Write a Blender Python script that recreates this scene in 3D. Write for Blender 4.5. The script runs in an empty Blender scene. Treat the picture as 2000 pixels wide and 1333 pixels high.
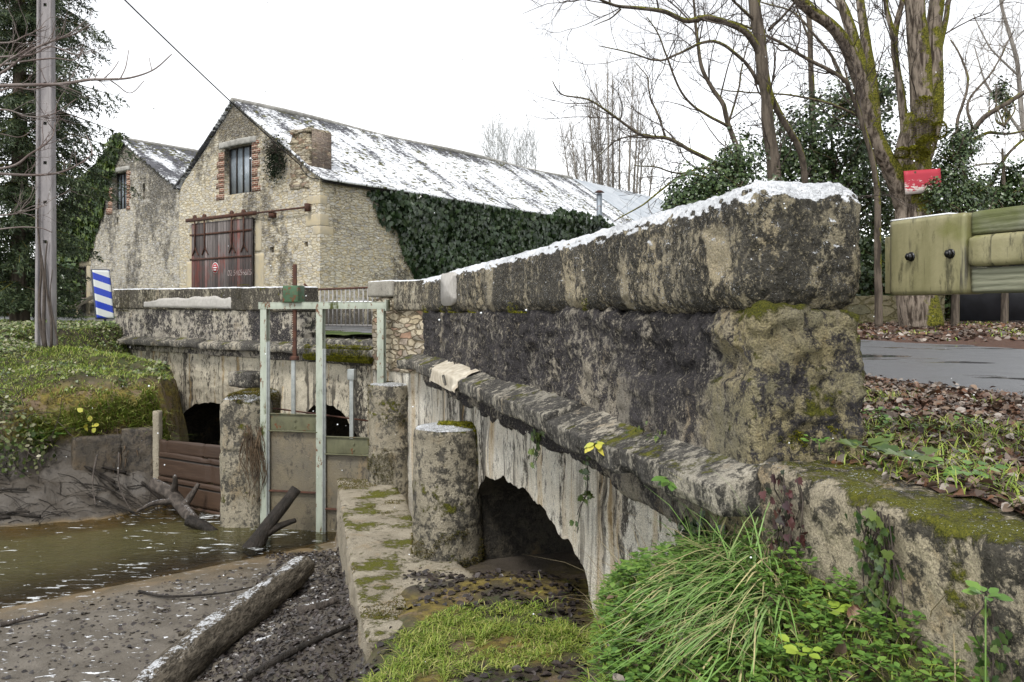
import bpy, math, random
import numpy as np
from mathutils import Vector
from mathutils.geometry import tessellate_polygon

sc = bpy.context.scene
COL = sc.collection
random.seed(11)
rng = np.random.default_rng(11)

# ------------------------------------------------------------------ camera, world, sun
F, HZ = 1650.0, 610.0                       # focal length and horizon of the photograph, in its pixels
cd = bpy.data.cameras.new('camera')
cam = bpy.data.objects.new('camera', cd)
COL.objects.link(cam)
cam.location = (0, 0, 0)                    # eye height is z = 0; the road is about 0.5 m lower
cam.rotation_euler = (math.radians(90), 0, 0)
cd.sensor_width = 36.0
cd.lens = 36.0 * F / 2000.0
cd.shift_y = -(666.5 - HZ) / 2000.0
cd.clip_start, cd.clip_end = 0.05, 3000
sc.camera = cam

SUN_EL, SUN_AZ = math.radians(56), math.radians(205)
w = bpy.data.worlds.new("World")
sc.world = w
w.use_nodes = True
wn, wl = w.node_tree.nodes, w.node_tree.links
bg = wn['Background']
sky = wn.new('ShaderNodeTexSky')
sky.sky_type = 'NISHITA'
sky.sun_disc = False
sky.sun_elevation = SUN_EL
sky.sun_rotation = SUN_AZ
sky.dust_density = 0.0
hs = wn.new('ShaderNodeHueSaturation')      # overcast: the cloud deck takes the blue out of the sky
hs.inputs['Saturation'].default_value = 0.10
wl.new(sky.outputs[0], hs.inputs['Color'])
wl.new(hs.outputs[0], bg.inputs['Color'])
bg.inputs['Strength'].default_value = 0.15

sd = bpy.data.lights.new('sun', 'SUN')
sd.energy = 1.5
sd.angle = math.radians(12)
sd.color = (1.0, 0.97, 0.92)
sun = bpy.data.objects.new('sun', sd)
COL.objects.link(sun)
# light comes from behind the camera, a little to the left
dirv = Vector((math.sin(SUN_AZ) * math.cos(SUN_EL), math.cos(SUN_AZ) * math.cos(SUN_EL), math.sin(SUN_EL)))
sun.rotation_euler = dirv.to_track_quat('Z', 'Y').to_euler()

sc.view_settings.view_transform = 'Standard'
sc.view_settings.look = 'None'
sc.view_settings.gamma = 1.0
sc.view_settings.exposure = 0.95
sc.cycles.max_bounces = 6
sc.cycles.transparent_max_bounces = 8


def px(u, v, Y):
    return np.array([(u - 1000.0) / F * Y, Y, (HZ - v) / F * Y])


# ------------------------------------------------------------------ noise
def _h(ix, iy, iz):
    n = (ix * 374761393 + iy * 668265263 + iz * 1103515245) & 0xffffffff
    n = ((n ^ (n >> 13)) * 1274126177) & 0xffffffff
    return (((n ^ (n >> 16)) & 0xffffff) / float(0xffffff))


def vn(P):
    P = np.asarray(P, float)
    i = np.floor(P).astype(np.int64)
    f = P - i
    f = f * f * (3 - 2 * f)
    x, y, z = i[..., 0], i[..., 1], i[..., 2]
    fx, fy, fz = f[..., 0], f[..., 1], f[..., 2]
    a = _h(x, y, z) * (1 - fx) + _h(x + 1, y, z) * fx
    b = _h(x, y + 1, z) * (1 - fx) + _h(x + 1, y + 1, z) * fx
    c = _h(x, y, z + 1) * (1 - fx) + _h(x + 1, y, z + 1) * fx
    d = _h(x, y + 1, z + 1) * (1 - fx) + _h(x + 1, y + 1, z + 1) * fx
    e = a * (1 - fy) + b * fy
    g = c * (1 - fy) + d * fy
    return e * (1 - fz) + g * fz


def fbm(P, o=4, g=0.5):
    P = np.asarray(P, float)
    s, a, t = 0, 1.0, 0.0
    for k in range(o):
        s = s + a * (vn(P * 2 ** k + 17.3 * k) - 0.5) * 2
        t += a
        a *= g
    return s / t


def sst(x, a, b):
    t = np.clip((x - a) / (b - a), 0, 1)
    return t * t * (3 - 2 * t)


# ------------------------------------------------------------------ mesh helpers
def tag(o, label=None, cat=None, group=None, kind=None):
    if label: o['label'] = label
    if cat: o['category'] = cat
    if group: o['group'] = group
    if kind: o['kind'] = kind
    return o


def empty(name, loc, label, cat, group=None, rz=0.0):
    o = bpy.data.objects.new(name, None)
    COL.objects.link(o)
    o.location = loc
    o.rotation_euler = (0, 0, rz)
    o.empty_display_size = 0.3
    return tag(o, label, cat, group)


def mk(name, V, Q=None, T=None, mat=None, parent=None, smooth=True, uv=None, attr=None, world=True):
    """link one mesh object; V are world coordinates unless world=False (then local to the parent)"""
    V = np.asarray(V, float).reshape(-1, 3)
    if parent is not None and world:
        root = parent
        while root.parent is not None: root = root.parent
        c, s = math.cos(-root.rotation_euler.z), math.sin(-root.rotation_euler.z)
        L = V - np.array(root.location)
        V = np.stack([L[:, 0] * c - L[:, 1] * s, L[:, 0] * s + L[:, 1] * c, L[:, 2]], 1)
    Q = np.zeros((0, 4), int) if Q is None or len(Q) == 0 else np.asarray(Q, int).reshape(-1, 4)
    T = np.zeros((0, 3), int) if T is None or len(T) == 0 else np.asarray(T, int).reshape(-1, 3)
    me = bpy.data.meshes.new(name)
    me.vertices.add(len(V))
    me.vertices.foreach_set('co', V.astype(np.float32).ravel())
    loops = np.concatenate([Q.ravel(), T.ravel()]).astype(np.int32)
    starts = np.concatenate([np.arange(len(Q)) * 4, len(Q) * 4 + np.arange(len(T)) * 3]).astype(np.int32)
    me.loops.add(len(loops))
    me.loops.foreach_set('vertex_index', loops)
    me.polygons.add(len(starts))
    me.polygons.foreach_set('loop_start', starts)
    me.update(calc_edges=True)
    me.validate()
    if smooth and len(me.polygons):
        me.polygons.foreach_set('use_smooth', np.ones(len(me.polygons), bool))
    if uv is not None:
        l = me.uv_layers.new(name='uv')
        l.data.foreach_set('uv', np.asarray(uv, np.float32)[loops].ravel())
    if attr is not None:
        a = me.color_attributes.new('mask', 'FLOAT_COLOR', 'POINT')
        A = np.ones((len(V), 4), np.float32)
        A[:, :attr.shape[1]] = attr
        a.data.foreach_set('color', A.ravel())
    if mat is not None:
        me.materials.append(mat)
    o = bpy.data.objects.new(name, me)
    COL.objects.link(o)
    if parent is not None:
        o.parent = parent
    return o


class MB:
    def __init__(s):
        s.V, s.Q, s.T, s.n = [], [], [], 0

    def add(s, V, Q=None, T=None):
        V = np.asarray(V, float).reshape(-1, 3)
        if Q is not None and len(Q): s.Q.append(np.asarray(Q, int).reshape(-1, 4) + s.n)
        if T is not None and len(T): s.T.append(np.asarray(T, int).reshape(-1, 3) + s.n)
        s.V.append(V)
        s.n += len(V)
        return s

    def arr(s):
        return (np.concatenate(s.V), np.concatenate(s.Q) if s.Q else None, np.concatenate(s.T) if s.T else None)

    def build(s, name, mat, parent=None, **k):
        V, Q, T = s.arr()
        return mk(name, V, Q, T, mat, parent, **k)


def boxgrid(xs, ys, zs, r=0.0, disp=None):
    """closed box surface on a lattice, corners rounded by r, pushed along its normal by disp(P, N); returns V, Q"""
    xs, ys, zs = map(lambda a: np.asarray(a, float), (xs, ys, zs))
    nx, ny, nz = len(xs), len(ys), len(zs)
    I, J, K = np.meshgrid(np.arange(nx), np.arange(ny), np.arange(nz), indexing='ij')
    surf = (I == 0) | (I == nx - 1) | (J == 0) | (J == ny - 1) | (K == 0) | (K == nz - 1)
    ids = -np.ones((nx, ny, nz), int)
    ids[surf] = np.arange(surf.sum())
    P = np.stack([xs[I[surf]], ys[J[surf]], zs[K[surf]]], 1)

    def quads(a, flip):
        q = np.stack([a[:-1, :-1], a[1:, :-1], a[1:, 1:], a[:-1, 1:]], -1).reshape(-1, 4)
        return q[:, ::-1] if flip else q
    Q = np.concatenate([quads(ids[:, :, 0], True), quads(ids[:, :, -1], False),
                        quads(ids[:, 0, :], False), quads(ids[:, -1, :], True),
                        quads(ids[0, :, :], True), quads(ids[-1, :, :], False)])
    lo, hi = np.array([xs[0], ys[0], zs[0]]), np.array([xs[-1], ys[-1], zs[-1]])
    rr = max(r, 1e-4)
    rr = min(rr, float((hi - lo).min()) * 0.499)
    C = np.clip(P, lo + rr, hi - rr)
    D = P - C
    L = np.linalg.norm(D, axis=1, keepdims=True)
    N = D / np.maximum(L, 1e-9)
    P = C + N * rr
    if disp is not None:
        P = P + N * disp(P, N)[:, None]
    return P, Q


def lin(a, b, step):
    return np.linspace(a, b, max(2, int(round(abs(b - a) / step)) + 1))


def box(lo, hi, r=0.0):
    if r > 0:
        def ax(a, b):
            q = min(r, (b - a) * .45)
            return np.array([a, a + q * .5, a + q, b - q, b - q * .5, b])
        return boxgrid(ax(lo[0], hi[0]), ax(lo[1], hi[1]), ax(lo[2], hi[2]), r)
    return boxgrid([lo[0], hi[0]], [lo[1], hi[1]], [lo[2], hi[2]], 1e-4)


def obox(c, ax, ay, size, r=0.0, z0=None):
    """box with axes ax, ay (horizontal or not) around centre c"""
    V, Q = box(-np.array(size) / 2, np.array(size) / 2, r)
    ax = np.asarray(ax, float) / np.linalg.norm(ax)
    ay = np.asarray(ay, float) / np.linalg.norm(ay)
    az = np.cross(ax, ay)
    return np.asarray(c) + V[:, :1] * ax + V[:, 1:2] * ay + V[:, 2:] * az, Q


def grid_faces(nu, nv):
    a = np.arange(nu * nv).reshape(nu, nv)
    return np.stack([a[:-1, :-1], a[1:, :-1], a[1:, 1:], a[:-1, 1:]], -1).reshape(-1, 4)


def tube(pts, rad, n=6, cap=True):
    pts = np.asarray(pts, float)
    rad = np.broadcast_to(np.asarray(rad, float), (len(pts),))
    t = np.gradient(pts, axis=0)
    t /= np.maximum(np.linalg.norm(t, axis=1, keepdims=True), 1e-9)
    ref = np.array([0.31, 0.17, 0.93]) if abs(t[0][2]) < 0.8 else np.array([0.95, 0.2, 0.1])
    u = np.cross(t, ref)
    u /= np.maximum(np.linalg.norm(u, axis=1, keepdims=True), 1e-9)
    v = np.cross(t, u)
    a = np.arange(n) * 2 * math.pi / n
    V = pts[:, None] + rad[:, None, None] * (np.cos(a)[None, :, None] * u[:, None] + np.sin(a)[None, :, None] * v[:, None])
    m = len(pts)
    i = np.arange(m - 1)[:, None] * n
    j = np.arange(n)[None]
    k = (j + 1) % n
    Q = np.stack([i + j, i + k, i + n + k, i + n + j], -1).reshape(-1, 4)
    V = V.reshape(-1, 3)
    T = None
    if cap:
        V = np.concatenate([V, pts[:1], pts[-1:]])
        b = m * n
        j = np.arange(n)
        k = (j + 1) % n
        T = np.concatenate([np.stack([np.full(n, b), k, j], 1), np.stack([np.full(n, b + 1), (m - 1) * n + j, (m - 1) * n + k], 1)])
    return V, Q, T


def smooth_path(pts, k=6):
    pts = np.asarray(pts, float)
    P = np.concatenate([2 * pts[:1] - pts[1:2], pts, 2 * pts[-1:] - pts[-2:-1]])
    out = []
    for i in range(1, len(P) - 2):
        for s in np.arange(k) / k:
            a, b, c, d = P[i - 1], P[i], P[i + 1], P[i + 2]
            out.append(0.5 * (2 * b + (c - a) * s + (2 * a - 5 * b + 4 * c - d) * s * s + (3 * b - a - 3 * c + d) * s ** 3))
    out.append(P[-2])
    return np.array(out)


def sample(V, Q, T, n):
    V = np.asarray(V)
    tr = []
    if Q is not None and len(Q):
        Q = np.asarray(Q)
        tr += [Q[:, [0, 1, 2]], Q[:, [0, 2, 3]]]
    if T is not None and len(T):
        tr.append(np.asarray(T))
    tr = np.concatenate(tr)
    a, b, c = V[tr[:, 0]], V[tr[:, 1]], V[tr[:, 2]]
    N = np.cross(b - a, c - a)
    A = np.linalg.norm(N, axis=1)
    i = rng.choice(len(tr), n, p=A / A.sum())
    r1, r2 = rng.random(n), rng.random(n)
    s = np.sqrt(r1)
    P = a[i] * (1 - s)[:, None] + b[i] * (s * (1 - r2))[:, None] + c[i] * (s * r2)[:, None]
    return P, N[i] / np.maximum(A[i], 1e-12)[:, None]


def unit(v):
    return v / np.maximum(np.linalg.norm(v, axis=-1, keepdims=True), 1e-9)


def blades(P, h, wd, bend=0.5, az=None, up=None, droop=.42, lev=((0, .8), (.4, 1), (.75, .7), (1, .05))):
    n = len(P)
    h = np.broadcast_to(h, (n,))
    wd = np.broadcast_to(wd, (n,))
    az = rng.random(n) * 2 * math.pi if az is None else az
    d = np.stack([np.cos(az), np.sin(az), np.zeros(n)], 1)
    side = np.stack([-np.sin(az + rng.normal(0, .7, n)), np.cos(az), np.zeros(n)], 1)
    side = unit(side)
    up = np.tile([0, 0, 1.0], (n, 1)) if up is None else up
    b = np.abs(bend * (0.5 + rng.random(n)))
    V = []
    for t, ww in lev:
        c = P + up * (h * t * (1 - droop * np.minimum(b, 1.6) * t))[:, None] + d * (h * b * t * t)[:, None]
        V += [c - side * (wd * ww / 2)[:, None], c + side * (wd * ww / 2)[:, None]]
    V = np.stack(V, 1).reshape(-1, 3)
    o = np.arange(n)[:, None] * 2 * len(lev)
    Q = np.concatenate([o + 2 * i + np.array([0, 1, 3, 2]) for i in range(len(lev) - 1)])
    return V, Q


LEAF = {
    'oval': [(0, 0), (.3, .25), (.38, .55), (.2, .85), (0, 1), (-.2, .85), (-.38, .55), (-.3, .25)],
    'ivy': [(0, 0), (.25, -.1), (.55, .12), (.34, .4), (.42, .6), (.15, .62), (0, 1.05), (-.15, .62), (-.42, .6), (-.34, .4), (-.55, .12), (-.25, -.1)],
    'diamond': [(0, 0), (.42, .45), (0, 1), (-.42, .45)],
    'needle': [(0, 0), (.12, .4), (0, 1), (-.12, .4)],
}


def leaves(P, axis, nrm, size, kind='diamond', fold=0.25, curl=0.0):
    n = len(P)
    axis = unit(axis)
    side = unit(np.cross(axis, nrm))
    nn = np.cross(side, axis)
    size = np.broadcast_to(size, (n,))[:, None]
    pts = LEAF[kind]
    V = []
    for x, y in pts:
        V.append(P + size * (side * x + axis * y + nn * (abs(x) * fold - curl * y * y)))
    V.append(P + size * axis * .5 - size * nn * curl * .25)
    m = len(pts)
    V = np.stack(V, 1).reshape(-1, 3)
    o = np.arange(n)[:, None, None] * (m + 1)
    f = np.array([[m, i, (i + 1) % m] for i in range(m)])[None]
    return V, (o + f).reshape(-1, 3)


def rdir(n):
    return unit(rng.normal(size=(n, 3)))


# ------------------------------------------------------------------ materials
class Mat:
    def __init__(s, name):
        s.m = bpy.data.materials.new(name)
        s.m.use_nodes = True
        s.nt = s.m.node_tree
        s.b = s.nt.nodes['Principled BSDF']
        tc = s.nt.nodes.new('ShaderNodeTexCoord')
        s.co, s.uv = tc.outputs['Object'], tc.outputs['UV']
        s._g = None

    def geo(s, k):
        if s._g is None: s._g = s.nt.nodes.new('ShaderNodeNewGeometry')
        return s._g.outputs[k]

    def lk(s, sock, val):
        if isinstance(val, bpy.types.NodeSocket):
            s.nt.links.new(val, sock)
        elif isinstance(val, (tuple, list)) and sock.type == 'RGBA' and len(val) == 3:
            sock.default_value = (*val, 1)
        else:
            sock.default_value = val

    def n(s, t, **k):
        nd = s.nt.nodes.new(t)
        for a, v in k.items(): setattr(nd, a, v)
        return nd

    def map(s, scale=(1, 1, 1), loc=(0, 0, 0), rot=(0, 0, 0), vec=None):
        nd = s.n('ShaderNodeMapping')
        s.lk(nd.inputs['Vector'], vec or s.co)
        nd.inputs['Scale'].default_value = scale
        nd.inputs['Location'].default_value = loc
        nd.inputs['Rotation'].default_value = rot
        return nd.outputs[0]

    def noise(s, scale, detail=4, rough=.55, vec=None, dist=0.0, color=False):
        nd = s.n('ShaderNodeTexNoise')
        s.lk(nd.inputs['Vector'], vec or s.co)
        nd.inputs['Scale'].default_value = scale
        nd.inputs['Detail'].default_value = detail
        nd.inputs['Roughness'].default_value = rough
        nd.inputs['Distortion'].default_value = dist
        return nd.outputs['Color' if color else 0]

    def vor(s, scale, vec=None, feature='F1', out='Distance', rnd=1.0):
        nd = s.n('ShaderNodeTexVoronoi', feature=feature)
        s.lk(nd.inputs['Vector'], vec or s.co)
        nd.inputs['Scale'].default_value = scale
        nd.inputs['Randomness'].default_value = rnd
        return nd.outputs[out]

    def ramp(s, fac, stops):
        nd = s.n('ShaderNodeValToRGB')
        s.lk(nd.inputs[0], fac)
        e = nd.color_ramp.elements
        while len(e) < len(stops): e.new(0.5)
        for el, (p, c) in zip(e, stops):
            el.position = p
            el.color = (*c, 1) if len(c) == 3 else c
        return nd.outputs[0]

    def st(s, x, a, b, lo=0.0, hi=1.0):
        nd = s.n('ShaderNodeMapRange', interpolation_type='SMOOTHSTEP')
        s.lk(nd.inputs[0], x)
        for i, v in enumerate((a, b, lo, hi)): nd.inputs[i + 1].default_value = v
        return nd.outputs[0]

    def ma(s, op, a, b=None, c=None):
        nd = s.n('ShaderNodeMath', operation=op)
        for i, v in enumerate((a, b, c)):
            if v is not None: s.lk(nd.inputs[i], v)
        return nd.outputs[0]

    def mix(s, f, a, b, mode='MIX'):
        nd = s.n('ShaderNodeMix', data_type='RGBA', blend_type=mode)
        s.lk(nd.inputs[0], f)
        s.lk(nd.inputs[6], a)
        s.lk(nd.inputs[7], b)
        return nd.outputs[2]

    def sep(s, v, k):
        nd = s.n('ShaderNodeSeparateXYZ')
        s.lk(nd.inputs[0], v)
        return nd.outputs[k]

    def attr(s, k):
        nd = s.n('ShaderNodeAttribute', attribute_name='mask')
        sp = s.n('ShaderNodeSeparateColor')
        s.lk(sp.inputs[0], nd.outputs['Color'])
        return sp.outputs[k]

    def bump(s, h, strength=1.0, dist=0.01, normal=None):
        nd = s.n('ShaderNodeBump')
        s.lk(nd.inputs['Height'], h)
        nd.inputs['Strength'].default_value = strength
        nd.inputs['Distance'].default_value = dist
        if normal is not None: s.lk(nd.inputs['Normal'], normal)
        return nd.outputs[0]

    def out(s, color, rough=.9, normal=None, metal=0.0, spec=.5, trans=None):
        s.lk(s.b.inputs['Base Color'], color)
        s.lk(s.b.inputs['Roughness'], rough)
        s.lk(s.b.inputs['Metallic'], metal)
        s.lk(s.b.inputs['Specular IOR Level'], spec)
        if normal is not None: s.lk(s.b.inputs['Normal'], normal)
        return s.m


def add3(s, *xs):
    r = xs[0]
    for x in xs[1:]: r = s.ma('ADD', r, x)
    return r


SNOW = (.86, .88, .91)


def m_stone(name, light, light2, dark, cover=.5, streak=.35, speck=.5, moss=0.0, snow=0.6, snowz=None, ochre=.25, bump=.012, rough_scale=1.0, seed=0, runs=0.0, alt=None, wet=False):
    """old lime render and weathered stone: pale ground, dark lichen crust in patches and runs, pale flecks, moss, powder snow"""
    s = Mat(name)
    co = s.map(loc=(seed * 3.1, seed * 1.7, seed * .9))
    st = s.map(scale=(1, 1, streak), vec=co)
    big = s.noise(1.1, 4, .6, st)
    mid = s.noise(5.5, 6, .68, st, .6)
    blot = s.noise(15 * rough_scale, 6, .74, s.map(scale=(1, 1, .5 + .5 * streak), vec=co), .3)
    fine = s.noise(44 * rough_scale, 5, .75, co)
    grit = s.noise(140, 3, .7, co)
    al = None
    if alt:
        al = s.st(s.ma('ADD', s.attr(0), s.ma('MULTIPLY', s.ma('SUBTRACT', mid, .5), 2.4)), .15, .85)
        light, light2 = s.mix(al, light, alt['light']), s.mix(al, light2, alt['light2'])
    base = s.mix(s.st(s.noise(2.3, 5, .6, co), .35, .65), light, light2)
    base = s.mix(s.ma('MULTIPLY', s.st(s.noise(3.4, 4, .6, st), .56, .72), ochre), base, (.36, .22, .07))
    base = s.mix(s.st(grit, .40, .62, 0, .55), base, (.12, .105, .08))
    m = add3(s, s.ma('MULTIPLY', big, .26), s.ma('MULTIPLY', mid, .26), s.ma('MULTIPLY', blot, .38), s.ma('MULTIPLY', fine, .10))
    lo = .5 + (0.5 - cover) * .36
    if alt: m = s.ma('SUBTRACT', s.ma('ADD', m, s.ma('MULTIPLY', al, alt['shift'])), s.ma('MULTIPLY', s.ma('MULTIPLY', s.attr(1), s.st(blot, .38, .56, .25, 1)), .11))
    mask = s.st(m, lo - .025, lo + .03)
    pale = s.st(s.ma('ADD', s.ma('MULTIPLY', fine, .65), s.ma('MULTIPLY', blot, .35)), .545, .60)
    mask = s.ma('MULTIPLY', mask, s.st(pale, 0, 1, 1, 1 - speck))
    dk = s.mix(s.st(s.ma('ADD', s.ma('MULTIPLY', fine, .5), s.ma('MULTIPLY', mid, .5)), .42, .62), dark, tuple(c * 2.7 for c in dark))
    col = s.mix(mask, base, dk)
    if runs:
        rv_ = s.noise(6.5, 4, .6, s.map(scale=(1, 1, .045), vec=co), .15)
        rn_ = s.ma('MULTIPLY', s.st(rv_, .52, .60), s.st(s.noise(1.0, 3, .5, s.map(scale=(1, 1, .6), vec=co)), .40, .56))
        col = s.mix(s.ma('MULTIPLY', rn_, runs), col, tuple(c * 1.2 for c in dark))
        ro_ = s.ma('MULTIPLY', s.st(s.noise(5.0, 4, .6, s.map(scale=(1, 1, .05), vec=co, loc=(7, 3, 0))), .57, .64), .55 * runs)
        col = s.mix(ro_, col, (.42, .27, .09))
    h = add3(s, s.ma('MULTIPLY', fine, .7), s.ma('MULTIPLY', grit, .35), s.ma('MULTIPLY', mid, .8), s.ma('MULTIPLY', blot, 1.0), s.ma('MULTIPLY', mask, -.12))
    pit = s.vor(26 * rough_scale, co)
    h = s.ma('ADD', h, s.ma('MULTIPLY', s.st(pit, .08, .35), .3))
    nz = s.sep(s.geo('Normal'), 2)
    if moss > 0:
        mm = add3(s, s.ma('MULTIPLY', s.noise(2.6, 5, .65, co), .66), s.ma('MULTIPLY', s.noise(17, 5, .75, co), .34), s.ma('MULTIPLY', nz, .13))
        if alt: mm = s.ma('ADD', mm, s.ma('MULTIPLY', al, alt['moss']))
        mm = s.st(mm, .72 - moss * .3, .79 - moss * .3)
        mc = s.mix(s.st(grit, .3, .7), (.045, .052, .010), (.16, .155, .020))
        col = s.mix(mm, col, mc)
        h = s.ma('ADD', h, s.ma('MULTIPLY', mm, .8))
    if snow > 0:
        sn = add3(s, s.st(nz, .2, .85, 0, .9), s.ma('MULTIPLY', s.noise(100, 4, .8, co), .85), s.ma('MULTIPLY', s.noise(7, 4, .6, co), .15))
        if snowz is not None:     # powder blown against the top of the face
            zz = s.sep(s.co, 2)
            sn = s.ma('ADD', sn, s.st(zz, snowz[0], snowz[1], 0, snowz[2]))
        sm = s.st(sn, 1.56 - snow * .48, 1.60 - snow * .48)
        col = s.mix(sm, col, SNOW)
        h = s.ma('ADD', h, s.ma('MULTIPLY', sm, .5))
    return s.out(col, .55 if wet else .92, s.bump(h, 1.0, bump * 2.0), spec=.5 if wet else .2)


def m_rubble(name, sc3, cols, mortar, dark, cover, bump=.03, seed=0):
    s = Mat(name)
    co = s.map(loc=(seed, seed * .7, seed * .3))
    wob = s.noise(3.6, 4, .6, co, color=True)
    v = s.n('ShaderNodeVectorMath', operation='MULTIPLY_ADD')
    s.lk(v.inputs[0], wob)
    v.inputs[1].default_value = (.24, .24, .09)
    s.lk(v.inputs[2], co)
    vec = s.map(scale=sc3, vec=v.outputs[0])
    cell = s.sep(s.vor(1, vec, 'F1', 'Color'), 0)
    edge = s.vor(1, vec, 'DISTANCE_TO_EDGE')
    stone = s.ramp(cell, [(i / (len(cols) - 1), c) for i, c in enumerate(cols)])
    fine = s.noise(20, 5, .7, co)
    stone = s.mix(s.st(fine, .35, .7, 0, .5), stone, tuple(c * .4 for c in cols[0]))
    mask = s.st(s.ma('ADD', edge, s.ma('MULTIPLY', s.ma('SUBTRACT', s.noise(9, 4, .7, co), .5), .22)), .02, .10)
    mask2 = s.ma('MULTIPLY', mask, s.st(s.noise(3, 3, .6, co), .30, .42))
    col = s.mix(mask2, mortar, stone)
    col = s.mix(s.st(s.noise(7.5, 5, .75, s.map(scale=(1, 1, 1.6), vec=co)), .585, .66, 0, .85), col, (.10, .085, .065))
    crack = s.ma('MULTIPLY', s.st(edge, .0, .05, 1, 0), s.st(s.noise(6, 4, .6, co), .45, .6))
    col = s.mix(s.ma('MULTIPLY', crack, .65), col, (.06, .05, .035))
    stz = s.map(scale=(1, 1, .45), vec=co)
    d = add3(s, s.ma('MULTIPLY', s.noise(.42, 4, .6, stz), .6), s.ma('MULTIPLY', s.noise(3.2, 5, .7, co), .4))
    if cover[1] is not None:
        z = s.sep(s.co, 2)
        d = s.ma('ADD', d, s.st(z, cover[1], cover[2], 0, cover[3]))
    lo = .5 + (.5 - cover[0]) * .5
    dm = s.st(d, lo - .02, lo + .10)
    dm = s.ma('MULTIPLY', dm, s.st(fine, .3, .6, .35, 1.0))
    col = s.mix(s.ma('MULTIPLY', dm, .9), col, dark)
    h = s.ma('ADD', s.ma('MULTIPLY', mask, .8), s.ma('MULTIPLY', fine, .3))
    return s.out(col, .95, s.bump(h, 1.0, bump), spec=.15)


def m_plain(name, c1, c2=None, scale=8, rough=.8, bump=.004, metal=0.0, spec=.3, detail=5, rust=0, streak=1.0, rustcol=(.13, .05, .02), snow=0.0, green=0.0):
    s = Mat(name)
    vec = s.map(scale=(1, 1, streak))
    f = s.noise(scale, detail, .6, vec)
    col = s.mix(s.st(f, .35, .65), c1, c2 or c1)
    if green:
        col = s.mix(s.st(s.noise(scale * .6, 5, .65, vec), .62 - green * .2, .72 - green * .15), col, (.055, .065, .012))
    if rust:
        r = s.st(s.noise(scale * 1.7, 6, .7, vec), .64 - rust * .25, .70 - rust * .2)
        col = s.mix(r, col, rustcol)
    if snow:
        nz = s.sep(s.geo('Normal'), 2)
        sn = add3(s, nz, s.ma('MULTIPLY', s.noise(45, 4, .7), .9))
        col = s.mix(s.st(sn, 1.62 - snow * .5, 1.72 - snow * .5), col, SNOW)
    return s.out(col, rough, s.bump(s.noise(scale * 4, 5, .65, vec), 1, bump), metal, spec)


def m_leaf(name, cols, rough=.45, spec=.4, dead=None, trans=.0):
    s = Mat(name)
    r = s.geo('Random Per Island')
    col = s.ramp(r, [(i / max(1, len(cols) - 1), c) for i, c in enumerate(cols)])
    if dead:
        col = s.mix(s.st(s.noise(1.7, 3), .62, .7), col, dead)
    return s.out(col, rough, spec=spec)


def m_bark(name, c1, c2, moss=.3, snow=0.0, scale=9, bump=.03):
    s = Mat(name)
    st = s.map(scale=(1, 1, .16))
    f = s.noise(scale, 6, .65, st, .4)
    col = s.mix(s.st(f, .38, .6), c1, c2)
    n = s.geo('Normal')
    if moss:
        mm = add3(s, s.noise(1.6, 5, .65), s.ma('MULTIPLY', s.sep(n, 0), .14), s.ma('MULTIPLY', s.sep(n, 2), .22))
        mk_ = s.st(mm, .72 - moss * .35, .80 - moss * .35)
        col = s.mix(mk_, col, s.mix(s.st(s.noise(30, 3), .35, .65), (.045, .05, .010), (.20, .19, .03)))
    if snow:
        sn = add3(s, s.sep(n, 2), s.ma('MULTIPLY', s.noise(60, 4, .75, s.map(scale=(1, 1, .6))), .9))
        col = s.mix(s.st(sn, 1.5 - snow * .5, 1.6 - snow * .5), col, SNOW)
    return s.out(col, .95, s.bump(s.ma('ADD', f, s.ma('MULTIPLY', s.noise(50, 4), .3)), 1, bump), spec=.15)


def m_bark_along(name, c1, c2, **k):
    s = Mat(name)
    st = s.map(scale=(1, .22, 1))
    f = s.noise(20, 6, .7, st, .8)
    col = s.mix(s.st(f, .36, .62), c1, c2)
    g_ = s.noise(55, 4, .7, st)
    col = s.mix(s.st(g_, .40, .52, .7, 0), col, (.035, .03, .024))
    nz = s.sep(s.geo('Normal'), 2)
    sn = add3(s, nz, s.ma('MULTIPLY', s.noise(26, 6, .8), .8), s.ma('MULTIPLY', s.noise(3.5, 3, .6), .4), s.ma('MULTIPLY', g_, .2))
    sm = s.st(sn, 1.67, 1.75)
    col = s.mix(sm, col, SNOW)
    return s.out(col, .95, s.bump(s.ma('ADD', f, s.ma('MULTIPLY', g_, .8)), 1, .06), spec=.15)


X = {}
X['coping'] = m_stone('weathered_coping', (.62, .53, .36), (.42, .37, .27), (.040, .037, .031), cover=.57, rough_scale=1.5, streak=.45, speck=.9, moss=.22, snow=.56, snowz=(.36, .56, .69), seed=1, bump=.016, alt=dict(light=(.50, .43, .29), light2=(.34, .30, .21), shift=-.02, moss=.03))
X['body'] = m_stone('blackened_render', (.52, .46, .36), (.34, .31, .26), (.034, .031, .032), cover=.62, rough_scale=1.25, streak=.7, speck=.85, moss=.14, snow=.0, ochre=.4, seed=2, bump=.024, alt=dict(light=(.50, .42, .23), light2=(.34, .31, .20), shift=-.085, moss=.13))
X['body_end'] = m_stone('ochre_lichen_render', (.38, .32, .20), (.25, .22, .15), (.04,.036,.026), cover=.5, streak=.8, speck=.4, moss=.42, snow=0, ochre=.8, seed=3, bump=.02)
X['string'] = m_stone('ledge_stone', (.46, .42, .34), (.32, .30, .25), (.034, .032, .029), cover=.56, streak=.5, speck=.7, moss=.22, snow=.0, ochre=.35, seed=4, bump=.008)
X['spandrel'] = m_stone('cream_render', (.88, .84, .74), (.78, .72, .60), (.035, .031, .026), cover=.40, streak=.13, speck=.5, moss=.10, snow=0, ochre=.55, seed=5, bump=.014, runs=.75)
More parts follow.
